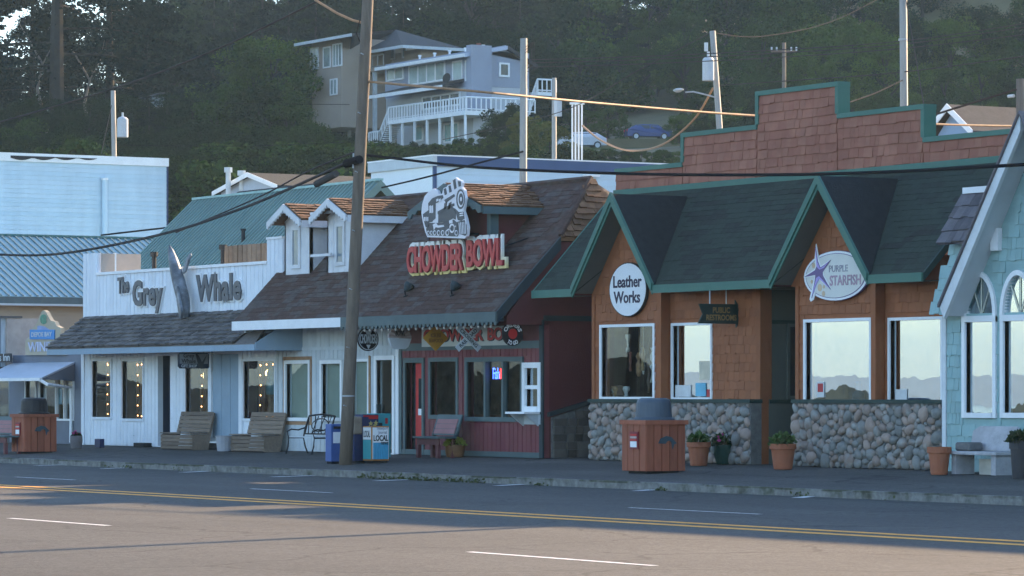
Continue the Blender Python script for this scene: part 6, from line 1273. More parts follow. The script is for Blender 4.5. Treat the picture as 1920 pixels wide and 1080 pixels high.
m_lf = M('leaf_green', (.075, .13, .035), .6, .35, .2, 6, trans=.25); m_lfd = M('leaf_dark', (.035, .06, .02), .6, .35, .2, 6, trans=.2); m_pink = M('petal_pink', (.5, .06, .22), .6, .3, .1, 6, trans=.2); m_lfy = M('leaf_yellow', (.26, .28, .05), .6, .3, .2, 6, trans=.25)
m_terra = M('terracotta', (.33, .115, .06), .75, .05, .1, 5, .1, 30)
def pot(name, label, px, pyb, ztop_py, wpx, mat, plant=None, prof=None, flower=None, spread=1.0, tall=1.0):
    p = SW(px, pyb); k = tY(px, p.y)/FPX; H = (pyb-ztop_py)*k; r = wpx*k/2
    t_ = thing(name, label, 'planter', tuple(p), 'planters along the pavement')
    prof = prof or [(.66,0),(.7,.06),(.88,.78),(1.0,.79),(1.0,1.0),(.9,1.0),(.88,.9)]
    MB().lathe(p, [(a*r, h*H) for a, h in prof], 22).build('pot', mat, t_, smooth=False)
    MB().lathe(p, [(.86*r, H*.86), (.86*r, H*.9)], 14).build('soil', m_dirt, t_)
    if plant:
        rng = np.random.default_rng(int(px)); n = 320; d = rng.normal(size=(n,3)); d /= np.linalg.norm(d, axis=1)[:,None]; d[:,2] = np.abs(d[:,2]); rr = rng.uniform(.3, 1, n)[:,None]**.6
        P = d*rr*np.array([r*1.05*spread, r*1.05*spread, r*.95*tall]) + np.array([0, 0, H*.95])
        o = bpy.data.objects.new('foliage', leaf_mesh('foliage', P, .055, plant, seed=int(px))); COL.objects.link(o); o.parent = t_
        b = MB()
        for i in range(7): b.path([(p.x,p.y,p.z+H*.85), (p.x+d[i,0]*r*.7, p.y+d[i,1]*r*.7, p.z+H+d[i,2]*r*.7)], .008, 4)
        b.build('stem', m_lfd, t_)
        if flower:
            P2 = P[rng.choice(n, 40)] + np.array([0, 0, .06]); P2 = P2[P2[:,2] > H*1.05][:28]
            if len(P2): o = bpy.data.objects.new('blossom', leaf_mesh('blossom', P2, .05, flower, seed=3)); COL.objects.link(o); o.parent = t_
    return t_
pot('terracotta_planter', 'terracotta pot with leafy green plant just right of plank litter bin', 1310, 873, 829, 46, m_terra, m_lf)
pot('green_planter', 'dark green pot with pink flowers by leather shop stones', 1358, 870, 834, 42, M('green_glaze', (.012, .05, .04), .3, 0, .1, 4), m_lfd, [(.7,0),(.75,.05),(.95,.6),(1,.95),(.95,1),(.85,1)], m_pink, 1.15, 1.2)
pot('terracotta_planter', 'terracotta pot with bushy plant at recessed shop entry', 1468, 880, 832, 51, m_terra, m_lf)
pot('terracotta_planter', 'empty terracotta pot beside concrete bench', 1761, 890, 838, 46, m_terra, None)
pot('tall_planter', 'tall dark grey planter with dark shrub at right edge', 1912, 898, 826, 40, M('charcoal_pot', (.04, .04, .045), .6), m_lfd, spread=1.2, tall=1.3)
pot('barrel_planter', 'half barrel planter with trailing yellow green leaves by red bench', 853, 857, 834, 40, M('barrel_wood', (.20, .10, .045), .7, .1, .25, 5), m_lfy, [(.78,0),(.88,.3),(.95,.7),(1,1),(.92,1),(.9,.9)], None, 1.1, .8)
pot('grey_planter', 'grey concrete pot with small flowers by winery corner', 143, 841, 817, 24, M('pot_concrete', (.22, .2, .2), .8, 0, .1, 5), m_lfd, [(.8,0),(.85,.1),(1,.6),(.95,1),(.85,1)], m_pink, .7, .5)
pot('pale_planter', 'pale pot of magenta flowers left of gift shop door', 267, 836, 821, 22, m_palew, m_lfd, None, m_pink, 1.3, 1.0)
# --- litter bins: planked boxes with a domed lid
m_bin = M('redwood_plank', (.31, .095, .052), .65, .14, .2, 4, .2, 30, stretch=(3, 3, .5)); m_lid = M('bin_lid_slate', (.07, .095, .125), .45, 0, .1, 3)
def bin_(label, px, pyb, lid):
    p = SW(px, pyb); x, y, z = p; w, d, h = .92, .98, 1.02; t_ = thing('litter_bin', label, 'litter bin', (x-w/2, y+d/2, z), 'planked litter bins on the kerb')
    MB().box(x-w+.03, x-.03, y+.03, y+d-.03, z+.05, z+h).build('core', m_dark, t_)
    lst = []; um = unit('board', m_bin)
    for i in range(4): lst.append((um, (x-w+(i+.5)*w/4, y+.03, z+.06), (w/4-.006, .035, h-.06), (0,0,0)))
    for i in range(5): lst.append((um, (x-.03, y+(i+.5)*d/5, z+.06), (d/5-.006, .035, h-.06), (0,0,R(90))))
    pieces(t_, 'plank', lst)
    MB().box(x-w-.04, x+.05, y-.04, y+d+.04, z+h+.001, z+h+.09).build('top_board', m_bin, t_)
    c = (x-w/2, y+d/2, z+h+.09); MB().lathe(c, [(.44,0),(.44,.03),(.385,.06),(.36,.36),(.33,.43),(.26,.46),(.2,.46)], 26).build('lid', lid, t_, smooth=False)
    MB().lathe(c, [(.375,.03),(.375,.12)], 20).build('lid_skirt', m_lid, t_)
    b = MB(); q = lambda a, c_: (x+.008, y+d*a, z+h*c_); b.slab([q(.3,.62),(q(.36,.72)),(q(.5,.77)),(q(.62,.75)),(q(.7,.68)),(q(.76,.62)),(q(.7,.6)),(q(.66,.5)),(q(.63,.64)),(q(.58,.68)),(q(.52,.66)),(q(.48,.61))], (.02,0,0)); b.build('whale_emblem', M('emblem_slate', (.04, .065, .08), .5), t_)
    n_ = MB().box(x-w*.62, x-w*.28, y-.035, y-.008, z+h*.5, z+h*.86).build('notice_frame', m_sredd, t_); box(n_, 'notice', m_white, x-w*.58, x-w*.32, y-.045, y-.036, z+h*.54, z+h*.66); 
    for k in range(3): box(n_, 'notice_stripe', m_red if k % 2 == 0 else m_pinkw, x-w*.58, x-w*.32, y-.045, y-.036, z+h*(.67+.05*k), z+h*(.71+.05*k))
    MB().box(x-w+.1, x-.1, y+.1, y+d-.1, z-.03, z+.06).build('plinth', m_dark, t_); return t_
bin_('reddish plank litter bin with slate dome lid outside leather shop', 1211, 889, m_lid)
bin_('reddish plank litter bin with black lid at far left kerb', 46, 851, m_black)
# --- benches, all facing the street
m_bw = M('weathered_bench_wood', (.19, .145, .11), .8, .25, .25, 5, .2, 30, stretch=(.5, 3, 3)); m_brd = M('bench_red', (.16, .06, .06), .65, .08, .15, 4); m_bpk = M('bench_pink', (.33, .16, .16), .65, .08, .15, 4)
def bench_wood(label, pa, pb, py):
    p = SW(pa, py); X_a, X_b = XP(pa, p.y), XP(pb, p.y); y, z = p.y, p.z; t_ = thing('plank_bench', label, 'bench', ((X_a+X_b)/2, y+.3, z), 'weathered plank benches')
    lst = []; um = unit('board', m_bw); L_ = X_b-X_a; xm = (X_a+X_b)/2
    for i in range(4): lst.append((um, (xm, y+.02, z+.02+i*.1), (L_, .03, .09), (0,0,0)))
    pieces(t_, 'front_slat', lst); lst = []
    for i in range(5): lst.append((um, (xm, y-.03+i*.11, z+.44), (L_+.06, .03, .1), (R(-90),0,0)))
    pieces(t_, 'seat_slat', lst); lst = []
    for i in range(5): lst.append((um, (xm, y+.52+i*.03, z+.48+i*.115), (L_+.04, .03, .105), (R(-14),0,0)))
    pieces(t_, 'back_slat', lst)
    for x in (X_a+.05, X_b-.05): MB().slab([(x,y+.03,z),(x,y+.5,z),(x,y+.72,z+1.02),(x,y+.66,z+1.02),(x,y+.5,z+.43),(x,y+.03,z+.43)], (.04,0,0)).build('end_frame', m_bw, t_)
bench_wood('weathered plank bench left of two at the gift shop', 300, 360, 842); bench_wood('weathered plank bench right of two, by white corner', 431, 494, 846)
def bench_red(label, pa, pb, py, back=True):
    p = SW(pa, py); X_a, X_b = XP(pa, p.y), XP(pb, p.y); y, z = p.y, p.z; t_ = thing('red_bench', label, 'bench', ((X_a+X_b)/2, y+.3, z), 'red painted benches')
    MB().box(X_a-.12, X_b+.06, y-.08, y+.45, z+.47, z+.52).build('seat', m_gtrim, t_, bevel=.01); MB().box(X_a, X_b, y-.02, y+.02, z+.32, z+.469).build('apron', m_brd, t_)
    for x in (X_a+.05, X_b-.1):
        for yy in (y, y+.4): box(t_, 'leg', m_brd, x-.05, x+.06, yy-.03, yy+.06, z, z+.469 if yy > y else z+.319)
    if back:
        xa, xb = X_a-.02, X_b+.06; f = lambda x, s, dy=0: (x, y+.42+s*.18+dy, z+.55+s*.5)
        MB().slab([f(xa,0),f(xb,0),f(xb,1),f(xa,1)], (0,.04,0)).build('backrest_frame', m_gtrim, t_)
        for i in range(3): s0, s1 = .08+.24*i, .3+.24*i; MB().slab([f(xa+.1,s0,-.02),f(xb-.1,s0,-.02),f(xb-.1,s1,-.02),f(xa+.1,s1,-.02)], (0,.019,0)).build('backrest_board', m_bpk, t_)
        for x in (xa+.03, xb-.09): MB().slab([(x,y+.4,z+.52),(x,y+.5,z+.52),(x,y+.66,z+1.02),(x,y+.6,z+1.02)], (.06,0,0)).build('back_post', m_gdark, t_)
bench_red('red and green bench with pink back outside chowder restaurant', 782, 824, 858); bench_red('red bench cut off by left edge behind litter bin', -38, 12, 850)
def bench_iron(label, pa, pb, py):
    p = SW(pa, py); X_a, X_b = XP(pa, p.y), XP(pb, p.y); y, z = p.y, p.z; t_ = thing('iron_bench', label, 'bench', ((X_a+X_b)/2, y+.3, z)); L_ = X_b-X_a; xm = (X_a+X_b)/2
    for x in (X_a, X_b):
        b = MB(); b.path([(x,y-.06,z),(x,y+.0,z+.2),(x,y+.02,z+.42),(x,y+.45,z+.42),(x,y+.5,z+.2),(x,y+.58,z)], .022, 6); b.path([(x,y+.45,z+.42),(x,y+.5,z+.65),(x,y+.62,z+.98)], .022, 6); b.path([(x,y+.02,z+.42),(x,y-.03,z+.58),(x,y+.1,z+.64),(x,y+.3,z+.62),(x,y+.5,z+.68)], .02, 6); b.build('end_frame', m_black, t_)
    lst = []; um = unit('board', m_palew)
    for i in range(5): lst.append((um, (xm, y+.02+i*.09, z+.43), (L_, .025, .07), (R(-90),0,0)))
    pieces(t_, 'seat_slat', lst)
    b = MB(); f = lambda u, v: (X_a+L_*u, y+.5+.12*v, z+.52+.46*v); b.path([f(0,0),f(1,0)], .02, 5); b.path([f(0,1),f(.25,1.06),(f(.5,1.1)),f(.75,1.06),f(1,1)], .025, 5)
    for i in range(9): b.path([f(i/8,0),f((i+ (1 if i%2==0 else -1))/8 if 0 < i < 8 else i/8,1)], .014, 4)
    b.path([f(.5+.32*math.cos(a), .5+.36*math.sin(a)) for a in [k*.449 for k in range(15)]], .016, 4); b.build('lattice_back', m_black, t_)
bench_iron('black iron bench with pale slats by white shop front', 540, 588, 851)
# concrete bench at right
p = SW(1783, 889); X_a = p.x; X_b = XP(1868, p.y); y, z = p.y, p.z; m_con = M('bench_concrete', (.40, .40, .42), .85, .05, .22, 5, .5, 30)
t_ = thing('concrete_bench', 'pale concrete bench in front of teal shop', 'bench', ((X_a+X_b)/2, y+.3, z))
MB().box(X_a-.03, X_b+.05, y-.05, y+.5, z+.38, z+.45).build('seat', m_con, t_, bevel=.015); box(t_, 'leg', m_con, X_a+.02, X_a+.16, y, y+.45, z, z+.379); box(t_, 'leg', m_con, X_b-.16, X_b-.02, y, y+.45, z, z+.379); box(t_, 'stretcher', M('stretcher_cream', (.5, .48, .42), .8), X_a+.5, X_b-.161, y+.3, y+.36, z, z+.3)
MB().slab([(X_a,y+.45,z+.451),(X_b+.03,y+.45,z+.451),(X_b+.03,y+.53,z+.86),(X_b-.1,y+.54,z+.93),(X_a+.2,y+.54,z+.93),(X_a,y+.53,z+.84)], (0,.08,0)).build('backrest', m_con, t_, bevel=.02)
o = MB().box(X_a+.05, X_a+.5, y+.05, y+.4, z+.452, z+.62).build('folded_mat', M('mat_grey', (.14, .14, .14), .9, 0, .2, 8), org=(X_a+.3, y+.2, z+.452), bevel=.04); tag(o, 'grey folded mat lying on left end of concrete bench', 'mat')
# --- newspaper boxes by the pole
def news(label, px, py, w, d, h, mats, extra=None):
    p = SW(px, py); x, y, z = p; t_ = thing('newspaper_box', label, 'newspaper box', (x-w/2, y+d/2, z), 'newspaper boxes by the pole')
    MB().box(x-w, x, y, y+d, z+.06, z+h).build('cabinet', mats[0], t_, bevel=.012); MB().box(x-w+.03, x-.03, y+.03, y+d-.03, z, z+.059).build('base', m_dark, t_)
    if extra: extra(t_, x, y, z, w, d, h)
    return t_
m_tealb = M('box_teal', (.04, .34, .38), .45, 0, .08, 4); m_blueb = M('box_blue', (.05, .11, .32), .45, 0, .1, 4); m_navb = M('box_navy', (.015, .03, .1), .5, 0, .1, 4); m_blt = M('box_cyan', (.06, .32, .5), .5, 0, .35, 9, stretch=(6, 6, .6))
def ex_local(t_, x, y, z, w, d, h):
    box(t_, 'front_panel', m_white, x+.002, x+.012, y+.02, y+d-.02, z+.1, z+h-.03); box(t_, 'wave_panel', m_blt, x+.0125, x+.016, y+.03, y+d-.03, z+.1, z+h*.56); letter(t_, 'local', m_black, (x+.017, y+.04, z+h*.6), (0,1,0), (0,0,1), d-.08, .14, .004); letter(t_, 'scenic', M('ink_grey', (.2, .2, .25), .6), (x+.017, y+d*.3, z+h*.77), (0,1,0), (0,0,1), d*.62, .19, .003); letter(t_, 'news', m_black, (x+.017, y+d*.52, z+h*.5), (0,1,0), (0,0,1), d*.4, .07, .004)
    box(t_, 'side_panel', m_white, x-w+.03, x-.03, y-.012, y-.002, z+h*.64, z+h-.03); box(t_, 'side_panel', m_tealb, x-w+.03, x-.03, y-.012, y-.002, z+.1, z+h*.635); letter(t_, 'loc', m_black, (x-w+.06, y-.013, z+h*.7), (1,0,0), (0,0,1), w-.12, .16, .003)
news('white and cyan LOCAL newspaper box, frontmost beside utility pole', 697, 869, .44, .47, .88, [M('box_orange', (.45, .2, .06), .5, 0, .3, 5)], ex_local)
def ex_teal(t_, x, y, z, w, d, h): box(t_, 'coin_panel', m_gdark, x+.002, x+.012, y+.1, y+.2, z+h*.68, z+h*.8); box(t_, 'sticker', m_sred, x+.002, x+.008, y+.28, y+.35, z+h*.78, z+h*.9)
news('teal newspaper box behind the white and cyan one', 703, 862, .4, .44, 1.12, [m_tealb], ex_teal)
def ex_star(t_, x, y, z, w, d, h):
    box(t_, 'striped_top', m_red, x+.002, x+.01, y+.02, y+d-.02, z+h*.9, z+h*.98)
    for i, (u, v) in enumerate(((.2, .62), (.5, .8), (.75, .66), (.4, .5), (.82, .84))):
        c = (x+.004, y+d*u, z+h*(.55+.35*v*.9)); b = MB(); b.slab([(c[0], c[1]+(.07 if k % 2 == 0 else .03)*math.sin(k*math.pi/5), c[2]+(.07 if k % 2 == 0 else .03)*math.cos(k*math.pi/5)) for k in range(10)], (.006,0,0)); b.build('star', M('star_yellow', (.5, .42, .15), .6), t_)
news('navy newspaper box with yellow stars and red striped top', 680, 864, .4, .44, 1.12, [m_navb], ex_star)
def ex_tan(t_, x, y, z, w, d, h): MB().box(x-w*.9, x+.02, y-.03, y+d*.55, z+h*.62, z+h+.01).build('plastic_hood', M('hood_tan', (.26, .21, .16), .5, 0, .25, 5), t_, bevel=.04)
news('navy newspaper box with tan plastic hood right beside pole', 664, 869, .34, .4, 1.1, [m_navb], ex_tan)
def ex_blue(t_, x, y, z, w, d, h): box(t_, 'paper_window', m_white, x+.002, x+.01, y+.05, y+.3, z+h*.52, z+h*.8); box(t_, 'top_slot', m_dark, x+.002, x+.01, y+.06, y+.3, z+h*.88, z+h*.94)
news('slim blue newspaper box left of utility pole', 621, 870, .3, .34, .95, [m_blueb], ex_blue)
# --- small things at the gift shop wall
def blk(name, label, cat, pa, pb, py, h, dep, mat):
    p = SW(pa, py); X_b = XP(pb, p.y); o = MB().box(p.x, X_b, p.y, p.y+dep, p.z, p.z+h).build(name, mat, org=tuple(p), bevel=.01); return tag(o, label, cat)
pst = SW(361, 841); stp = thing('wooden_steps', 'low white and black wooden steps between gift shop benches', 'steps', tuple(pst)); xb_ = XP(408, pst.y)
for i in range(2): box(stp, 'tread', m_white, pst.x, xb_, pst.y+i*.3-.03, pst.y+.3+i*.3, pst.z+.17+i*.18, pst.z+.21+i*.18); box(stp, 'riser', m_dark, pst.x+.02, xb_-.02, pst.y+i*.3, pst.y+.28+i*.3, pst.z, pst.z+.169+i*.18)
blk('utility_box', 'small navy utility box at foot of gift shop wall', 'utility box', 177, 187, 839, .25, .15, m_navb)
o = SW(421, 846); b = MB().lathe(o, [(.2,0),(.24,.35),(.26,.42),(.24,.42)], 14).build('grey_tub', M('tub_grey', (.32, .33, .36), .6), org=tuple(o)); tag(b, 'pale grey tub standing left of right plank bench', 'tub')
blk('black_planter_box', 'low black box below the magenta flowers', 'box', 250, 268, 838, .12, .3, m_dark)
# wire trellis at the alley
p = SW(1030, 857); t_ = thing('wire_trellis', 'narrow pale wire trellis leaning in the alley mouth', 'trellis', tuple(p)); 
for k in range(3): MB().tube((p.x+.1*k, p.y+.1, p.z), (p.x+.1*k, p.y+.3, p.z+1.0), .012, n=5).build('wire', m_palew, t_)
for k in range(5): MB().tube((p.x, p.y+.12+.04*k, p.z+.1+.2*k), (p.x+.2, p.y+.12+.04*k, p.z+.1+.2*k), .01, n=5).build('wire', m_palew, t_)

rng_ = np.random.default_rng(4); Pw = []
for px in list(range(680, 900, 9))+[200, 240, 330, 1010, 1240, 1500, 1660]:
    c_ = Vector((XP(px, KY-.2), KY-.19, ROADZ)); n_ = int(rng_.integers(6, 26)); q_ = rng_.normal(size=(n_, 3))*np.array([.16, .03, .02]); q_[:, 2] = np.abs(q_[:, 2])*2
    Pw.append(q_ + np.array(c_))
o = bpy.data.objects.new('kerb_weeds', leaf_mesh('kerb_weeds', np.concatenate(Pw), .035, M('weed_leaf', (.07, .085, .03), .7, .3, .2, 6), seed=2)); COL.objects.link(o); struct(o, 'stuff')
# ================================================================== poles and overhead lines
m_pole = M('pole_wood', (.17, .135, .105), .85, .05, .3, 3, .5, 20, stretch=(4, 4, .4)); m_polep = M('pole_pale', (.34, .32, .285), .7, .04, .15, 2, .2, 20, stretch=(3, 3, .4)); m_galv = M('galvanised', (.42, .45, .47), .45, .03, .12, 2); m_cable = M('cable_black', (.02, .02, .023), .9, 0, .1, 2, diffuse=True); m_cablg = M('cable_grey', (.07, .066, .066), .9, 0, .2, 2, diffuse=True); m_trf = M('transformer_grey', (.46, .50, .54), .5, .03, .08, 3)
bp = SW(647, 871); tp_ = WP(700, -211, bp.y)
up_ = thing('utility_pole', 'tall dark leaning wooden utility pole by the newspaper boxes', 'utility pole', tuple(bp), 'utility poles')
MB().path([bp + (tp_-bp)*k - Vector((0,0,.3 if k == 0 else 0)) for k in (0, .12, .3, .5, .7, 1)], [.158,.15,.145,.14,.135,.125], 16).build('pole', m_pole, up_, smooth=True)
def onp(py): k = (871-py)/(871+211.0); return bp + (tp_-bp)*k
for i in range(7): q = onp(760-i*110); MB().tube(q+Vector((.1, -.1, 0)), q+Vector((.16, -.2, .02)), .012, n=5).build('pole_step', m_galv, up_)
q = onp(300); MB().tube(q+Vector((-.45,-.12,-.02)), q+Vector((.28,-.16,.04)), .1, n=10).build('splice_case', m_cable, up_); MB().tube(q+Vector((-2.0,-.1,-.42)), q+Vector((-1.0,-.1,-.22)), .085, n=10).build('splice_case', m_cablg, up_); MB().path([q+Vector((.0,-.17,.2)), q+Vector((.02,-.19,-.15))], .02, 5).build('strap', m_galv, up_)
q = onp(872-130); MB().tube(q+Vector((0,0,-.0)), q+Vector((0,0,.03)), .157, n=16).build('band', m_galv, up_)
q = onp(42); MB().path([q, q+Vector((-.5,-.1,.12)), q+Vector((-1.2,-.15,.35)), q+Vector((-2.2,-.2,.75))], .03, 8).build('lamp_arm', m_rawwd_litcable, up_); MB().path([q+Vector((-.15,-.1,.1)), q+Vector((-.28,-.12,-.2)), q+Vector((-.1,-.12,-.42))], .012, 5).build('drip_loop', m_cable, up_)
def pole(label, top, bot, T, r, mat, name='utility_pole'):
    a = WT(*top, T); b_ = WT(*bot, T); d = (b_-a); zb = max(hill(a.x, a.y)-.5, -.4); k = (a.z-zb)/(a.z-b_.z); foot = a + d*k
    t_ = thing(name, label, 'utility pole', tuple(foot), 'utility poles'); MB().path([foot, a+(foot-a)*.5, a], [r*1.25, r*1.1, r], 12).build('pole', mat, t_, smooth=True); return t_, a, foot
p1, a1, f1 = pole('pale wooden pole in front of the white flat block', (982, 72), (981, 340), 120, .115, m_polep)
for k in range(3): MB().path([a1+Vector((.1,0,-.3-.1*k)), a1+Vector((.3+.1*k,.1,-.15)), a1+Vector((.35+.08*k,.1,-.7-.2*k)), a1+Vector((.15,.05,-.9-.1*k))], .012, 5).build('jumper_wire', m_cablg, p1)
p2, a2, f2 = pole('pale leaning pole with transformer and street lamp above stepped parapet', (1336, 58), (1349, 238), 128, .105, m_polep)
q = WT(1328, 130, 127.5); MB().lathe((q.x,q.y,q.z-.4), [(.2,0),(.21,.02),(.21,.72),(.16,.8),(.05,.84)], 16).build('transformer', m_trf, p2); MB().tube((q.x,q.y,q.z+.42),(q.x,q.y,q.z+.62),.05,n=8).build('bushing', m_palew, p2); q = WT(1324, 88, 127.7); MB().tube((q.x,q.y,q.z-.15),(q.x,q.y,q.z+.15),.07,n=8).build('cutout_fuse', m_palew, p2)
q0 = WT(1340, 182, 128); q1 = WT(1272, 173, 128); MB().path([q0, WT(1318, 176, 128), WT(1300, 172, 128), WT(1285, 173, 128)], .03, 6).build('lamp_arm', m_galv, p2); MB().lathe((0,0,0), [(.05,0),(.13,.06),(.13,.1),(.06,.14)], 12, sx=2.2).build('lamp_head', m_galv, p2).location = q1 - ORG[p2.name] + ORG[p2.name]*0
o = [c for c in p2.children if c.name.startswith('lamp_head')][0]; o.data.transform(Matrix.Translation(ORG[p2.name])); o.location = q1 - ORG[p2.name]
p3, a3, f3 = pole('distant pole with crossarm against dark hillside trees', (1470, 80), (1470, 200), 250, .13, m_pole)
d_ = Vector((RX, RY, 0)); MB().tube(a3-d_*.9+Vector((0,0,-.6)), a3+d_*.9+Vector((0,0,-.6)), .07, n=6).build('crossarm', m_pole, p3)
for s in (-.85, -.5, .5, .85): MB().tube(a3+d_*s+Vector((0,0,-.55)), a3+d_*s+Vector((0,0,-.3)), .06, n=6).build('insulator', m_palew, p3)
p4, a4, f4 = pole('tall pale straight pole rising over right half of parapet', (1693, -60), (1695, 195), 112, .115, m_polep); q = WT(1693, 75, 112); MB().tube(q-Vector((0,0,.02)), q+Vector((0,0,.04)), .14, n=12).build('band', m_galv, p4)
p5, a5, f5 = pole('wooden pole with grey transformer above pale blue block', (212, 170), (214, 290), 190, .125, m_polep); q = WT(230, 238, 189.5); MB().lathe((q.x,q.y,q.z-.55), [(.27,0),(.29,.03),(.29,.95),(.2,1.05),(.05,1.1)], 16).build('transformer', m_trf, p5); MB().tube((q.x,q.y,q.z+.5),(q.x,q.y,q.z+.75),.06,n=8).build('bushing', m_palew, p5)
p6, a6, f6 = pole('wooden pole cut by right edge above teal roof', (1914, 148), (1914, 300), 110, .14, m_pole); MB().tube(a6+Vector((-.2,-.1,-.5)), a6+Vector((-.45,-.12,-.5)), .05, n=8).build('insulator', m_palew, p6)
p7, a7, f7 = pole('short white post with meter box above the flat block', (1039, 146), (1039, 285), 160, .1, m_polep); q = WT(1046, 202, 159.7); MB().box(q.x-.14, q.x+.14, q.y-.12, q.y+.12, q.z-.38, q.z+.38).build('meter_box', m_trf, p7)
t_ = thing('conduit_frame', 'cluster of four white conduit risers above the flat block', 'conduits', tuple(WT(1082, 283, 152)), )
for px in (1073, 1079, 1085, 1091): q = WT(px, 194, 152); MB().tube((q.x,q.y,q.z),(q.x,q.y,WT(px,300,152).z),.036,n=8).build('conduit', m_white, t_)
MB().tube(WT(1068, 194, 152), WT(1096, 194, 152), .05, n=6).build('header', m_white, t_)
def wire(label, pts, r, mat, name='overhead_cable', n=10):
    P_ = [q if isinstance(q, Vector) else WT(*q) for q in pts]; out = []
    for i in range(len(P_)-1):
        p0_, p1_, p2_, p3_ = P_[max(i-1,0)], P_[i], P_[i+1], P_[min(i+2,len(P_)-1)]
        for k in range(n):
            t = k/n; out.append(.5*((2*p1_)+(p2_-p0_)*t+(2*p0_-5*p1_+4*p2_-p3_)*t*t+(3*p1_-p0_-3*p2_+p3_)*t**3))
    out.append(P_[-1]); o = MB().path(out, r, 6).build(name, mat, org=tuple(P_[0])); return tag(o, label, 'cable', 'overhead lines')
tk = tY(670, bp.y)
def ty(px): return tY(px, bp.y-.15)
wire('thick black bundled cable sweeping from the pole to lower left', [(-60, 474, ty(-60)), (100, 477, ty(100)), (300, 440, ty(300)), (450, 392, ty(450)), (560, 346, ty(560)), (660, 300, ty(660))], .034, m_cablg)
wire('thick black cable running right from the pole across the roofs', [(690, 291, ty(690)), (740, 297, ty(740)), (900, 314, ty(900)), (1150, 325, ty(1150)), (1400, 328, ty(1400)), (1650, 323, ty(1650)), (1980, 305, ty(1980))], .032, m_cable)
wire('cable coloured sunlit orange running right from high on the pole', [onp(150)+Vector((.1, .1, 0)), (900, 172, 80), (1150, 196, 86), (1420, 217, 92), (1760, 233, 98), (1960, 237, 102)], .03, m_rawwd_litcable)  # the sun's orange is put into this cable's base colour
wire('black service cable from green roof up to the pale pole', [(715, 352, 121), (800, 332, 121), (900, 305, 120.5), (981, 284, 119.7)], .032, m_cable)
wire('grey cable rising diagonally across the upper left trees', [(-40, 240, 120), (200, 170, 112), (400, 95, 104), (640, -20, 96)], .028, m_cablg)
wire('thin slack cable left of the pole below the thick bundle', [onp(275)+Vector((-.1, .1, 0)), (580, 320, tk+4), (480, 372, tk+10), (330, 436, tk+22)], .02, m_cablg)
wire('sagging twisted cable coloured sunlit orange below leaning pole', [(1092, 236, 150), (1130, 265, 145), (1180, 282, 140), (1240, 272, 134), (1300, 225, 130), (1337, 165, 128)], .04, m_rawwd_litcable)  # sunlit tone carried by the colour here as well
for k, (ya, yb, lb) in enumerate(((112, 38, 'upper thin power line over the right hillside'), (118, 45, 'second thin power line over the right hillside'), (126, 60, 'lowest of three thin power lines over the right hillside'))):
    wire(lb, [(988, ya, 121), (1200, ya-6, 122), (1450, ya-18, 122), (1700, ya-36, 121), (1960, yb, 120)], .017, m_cablg)
wire('thin line from leaning pole toward upper right', [(1340, 62, 128), (1430, 68, 140), (1560, 40, 160), (1680, -20, 180)], .017, m_cablg); wire('thin line crossing behind the tall straight pole', [(1350, 160, 128), (1500, 150, 120), (1693, 135, 112), (1960, 100, 105)], .017, m_cablg); wire('guy wire slanting down right of the tall straight pole', [(1697, -10, 112), (1732, 196, 108)], .017, m_cablg)
wire('thin line from parapet to the tall straight pole', [(1580, 196, 100), (1640, 175, 106), (1693, 150, 112)], .017, m_cablg); wire('thin line dropping left from the leaning pole top', [(1335, 60, 128), (1200, 130, 135), (1050, 210, 145), (830, 262, 160)], .017, m_cablg); wire('guy wire slanting left of the transformer pole', [(210, 195, 190), (190, 288, 186)], .016, m_cablg)
wire('black drop cable entering the right pole', [(1700, 232, 100), (1800, 200, 104), (1905, 168, 109)], .03, m_cable); wire('thin line across the left trees at transformer height', [(216, 174, 190), (400, 192, 185), (655, 196, 170)], .011, m_cable); wire('thin low line across the dark left trees', [(230, 272, 190), (450, 274, 180), (655, 266, 160)], .011, m_cable); wire('dark cable above blue metal roof', [(190, 441, 140), (250, 434, 138), (330, 425, 136)], .035, m_cable)

# the next pole of the line, just past the right edge; its shadow crosses the near lanes
f8 = Vector((31.2, -4.7, swz(-4.7))); p8 = thing('utility_pole', 'wooden utility pole at the kerb in front of teal shop', 'utility pole', tuple(f8), 'utility poles'); MB().path([f8-Vector((0,0,.3)), f8+Vector((.1,0,6)), f8+Vector((.2,0,11.5))], [.16,.145,.125], 14).build('pole', m_pole, p8, smooth=True); MB().tube(f8+Vector((-1.1,0,10.6)), f8+Vector((1.3,0,10.6)), .06, n=8).build('crossarm', m_pole, p8)
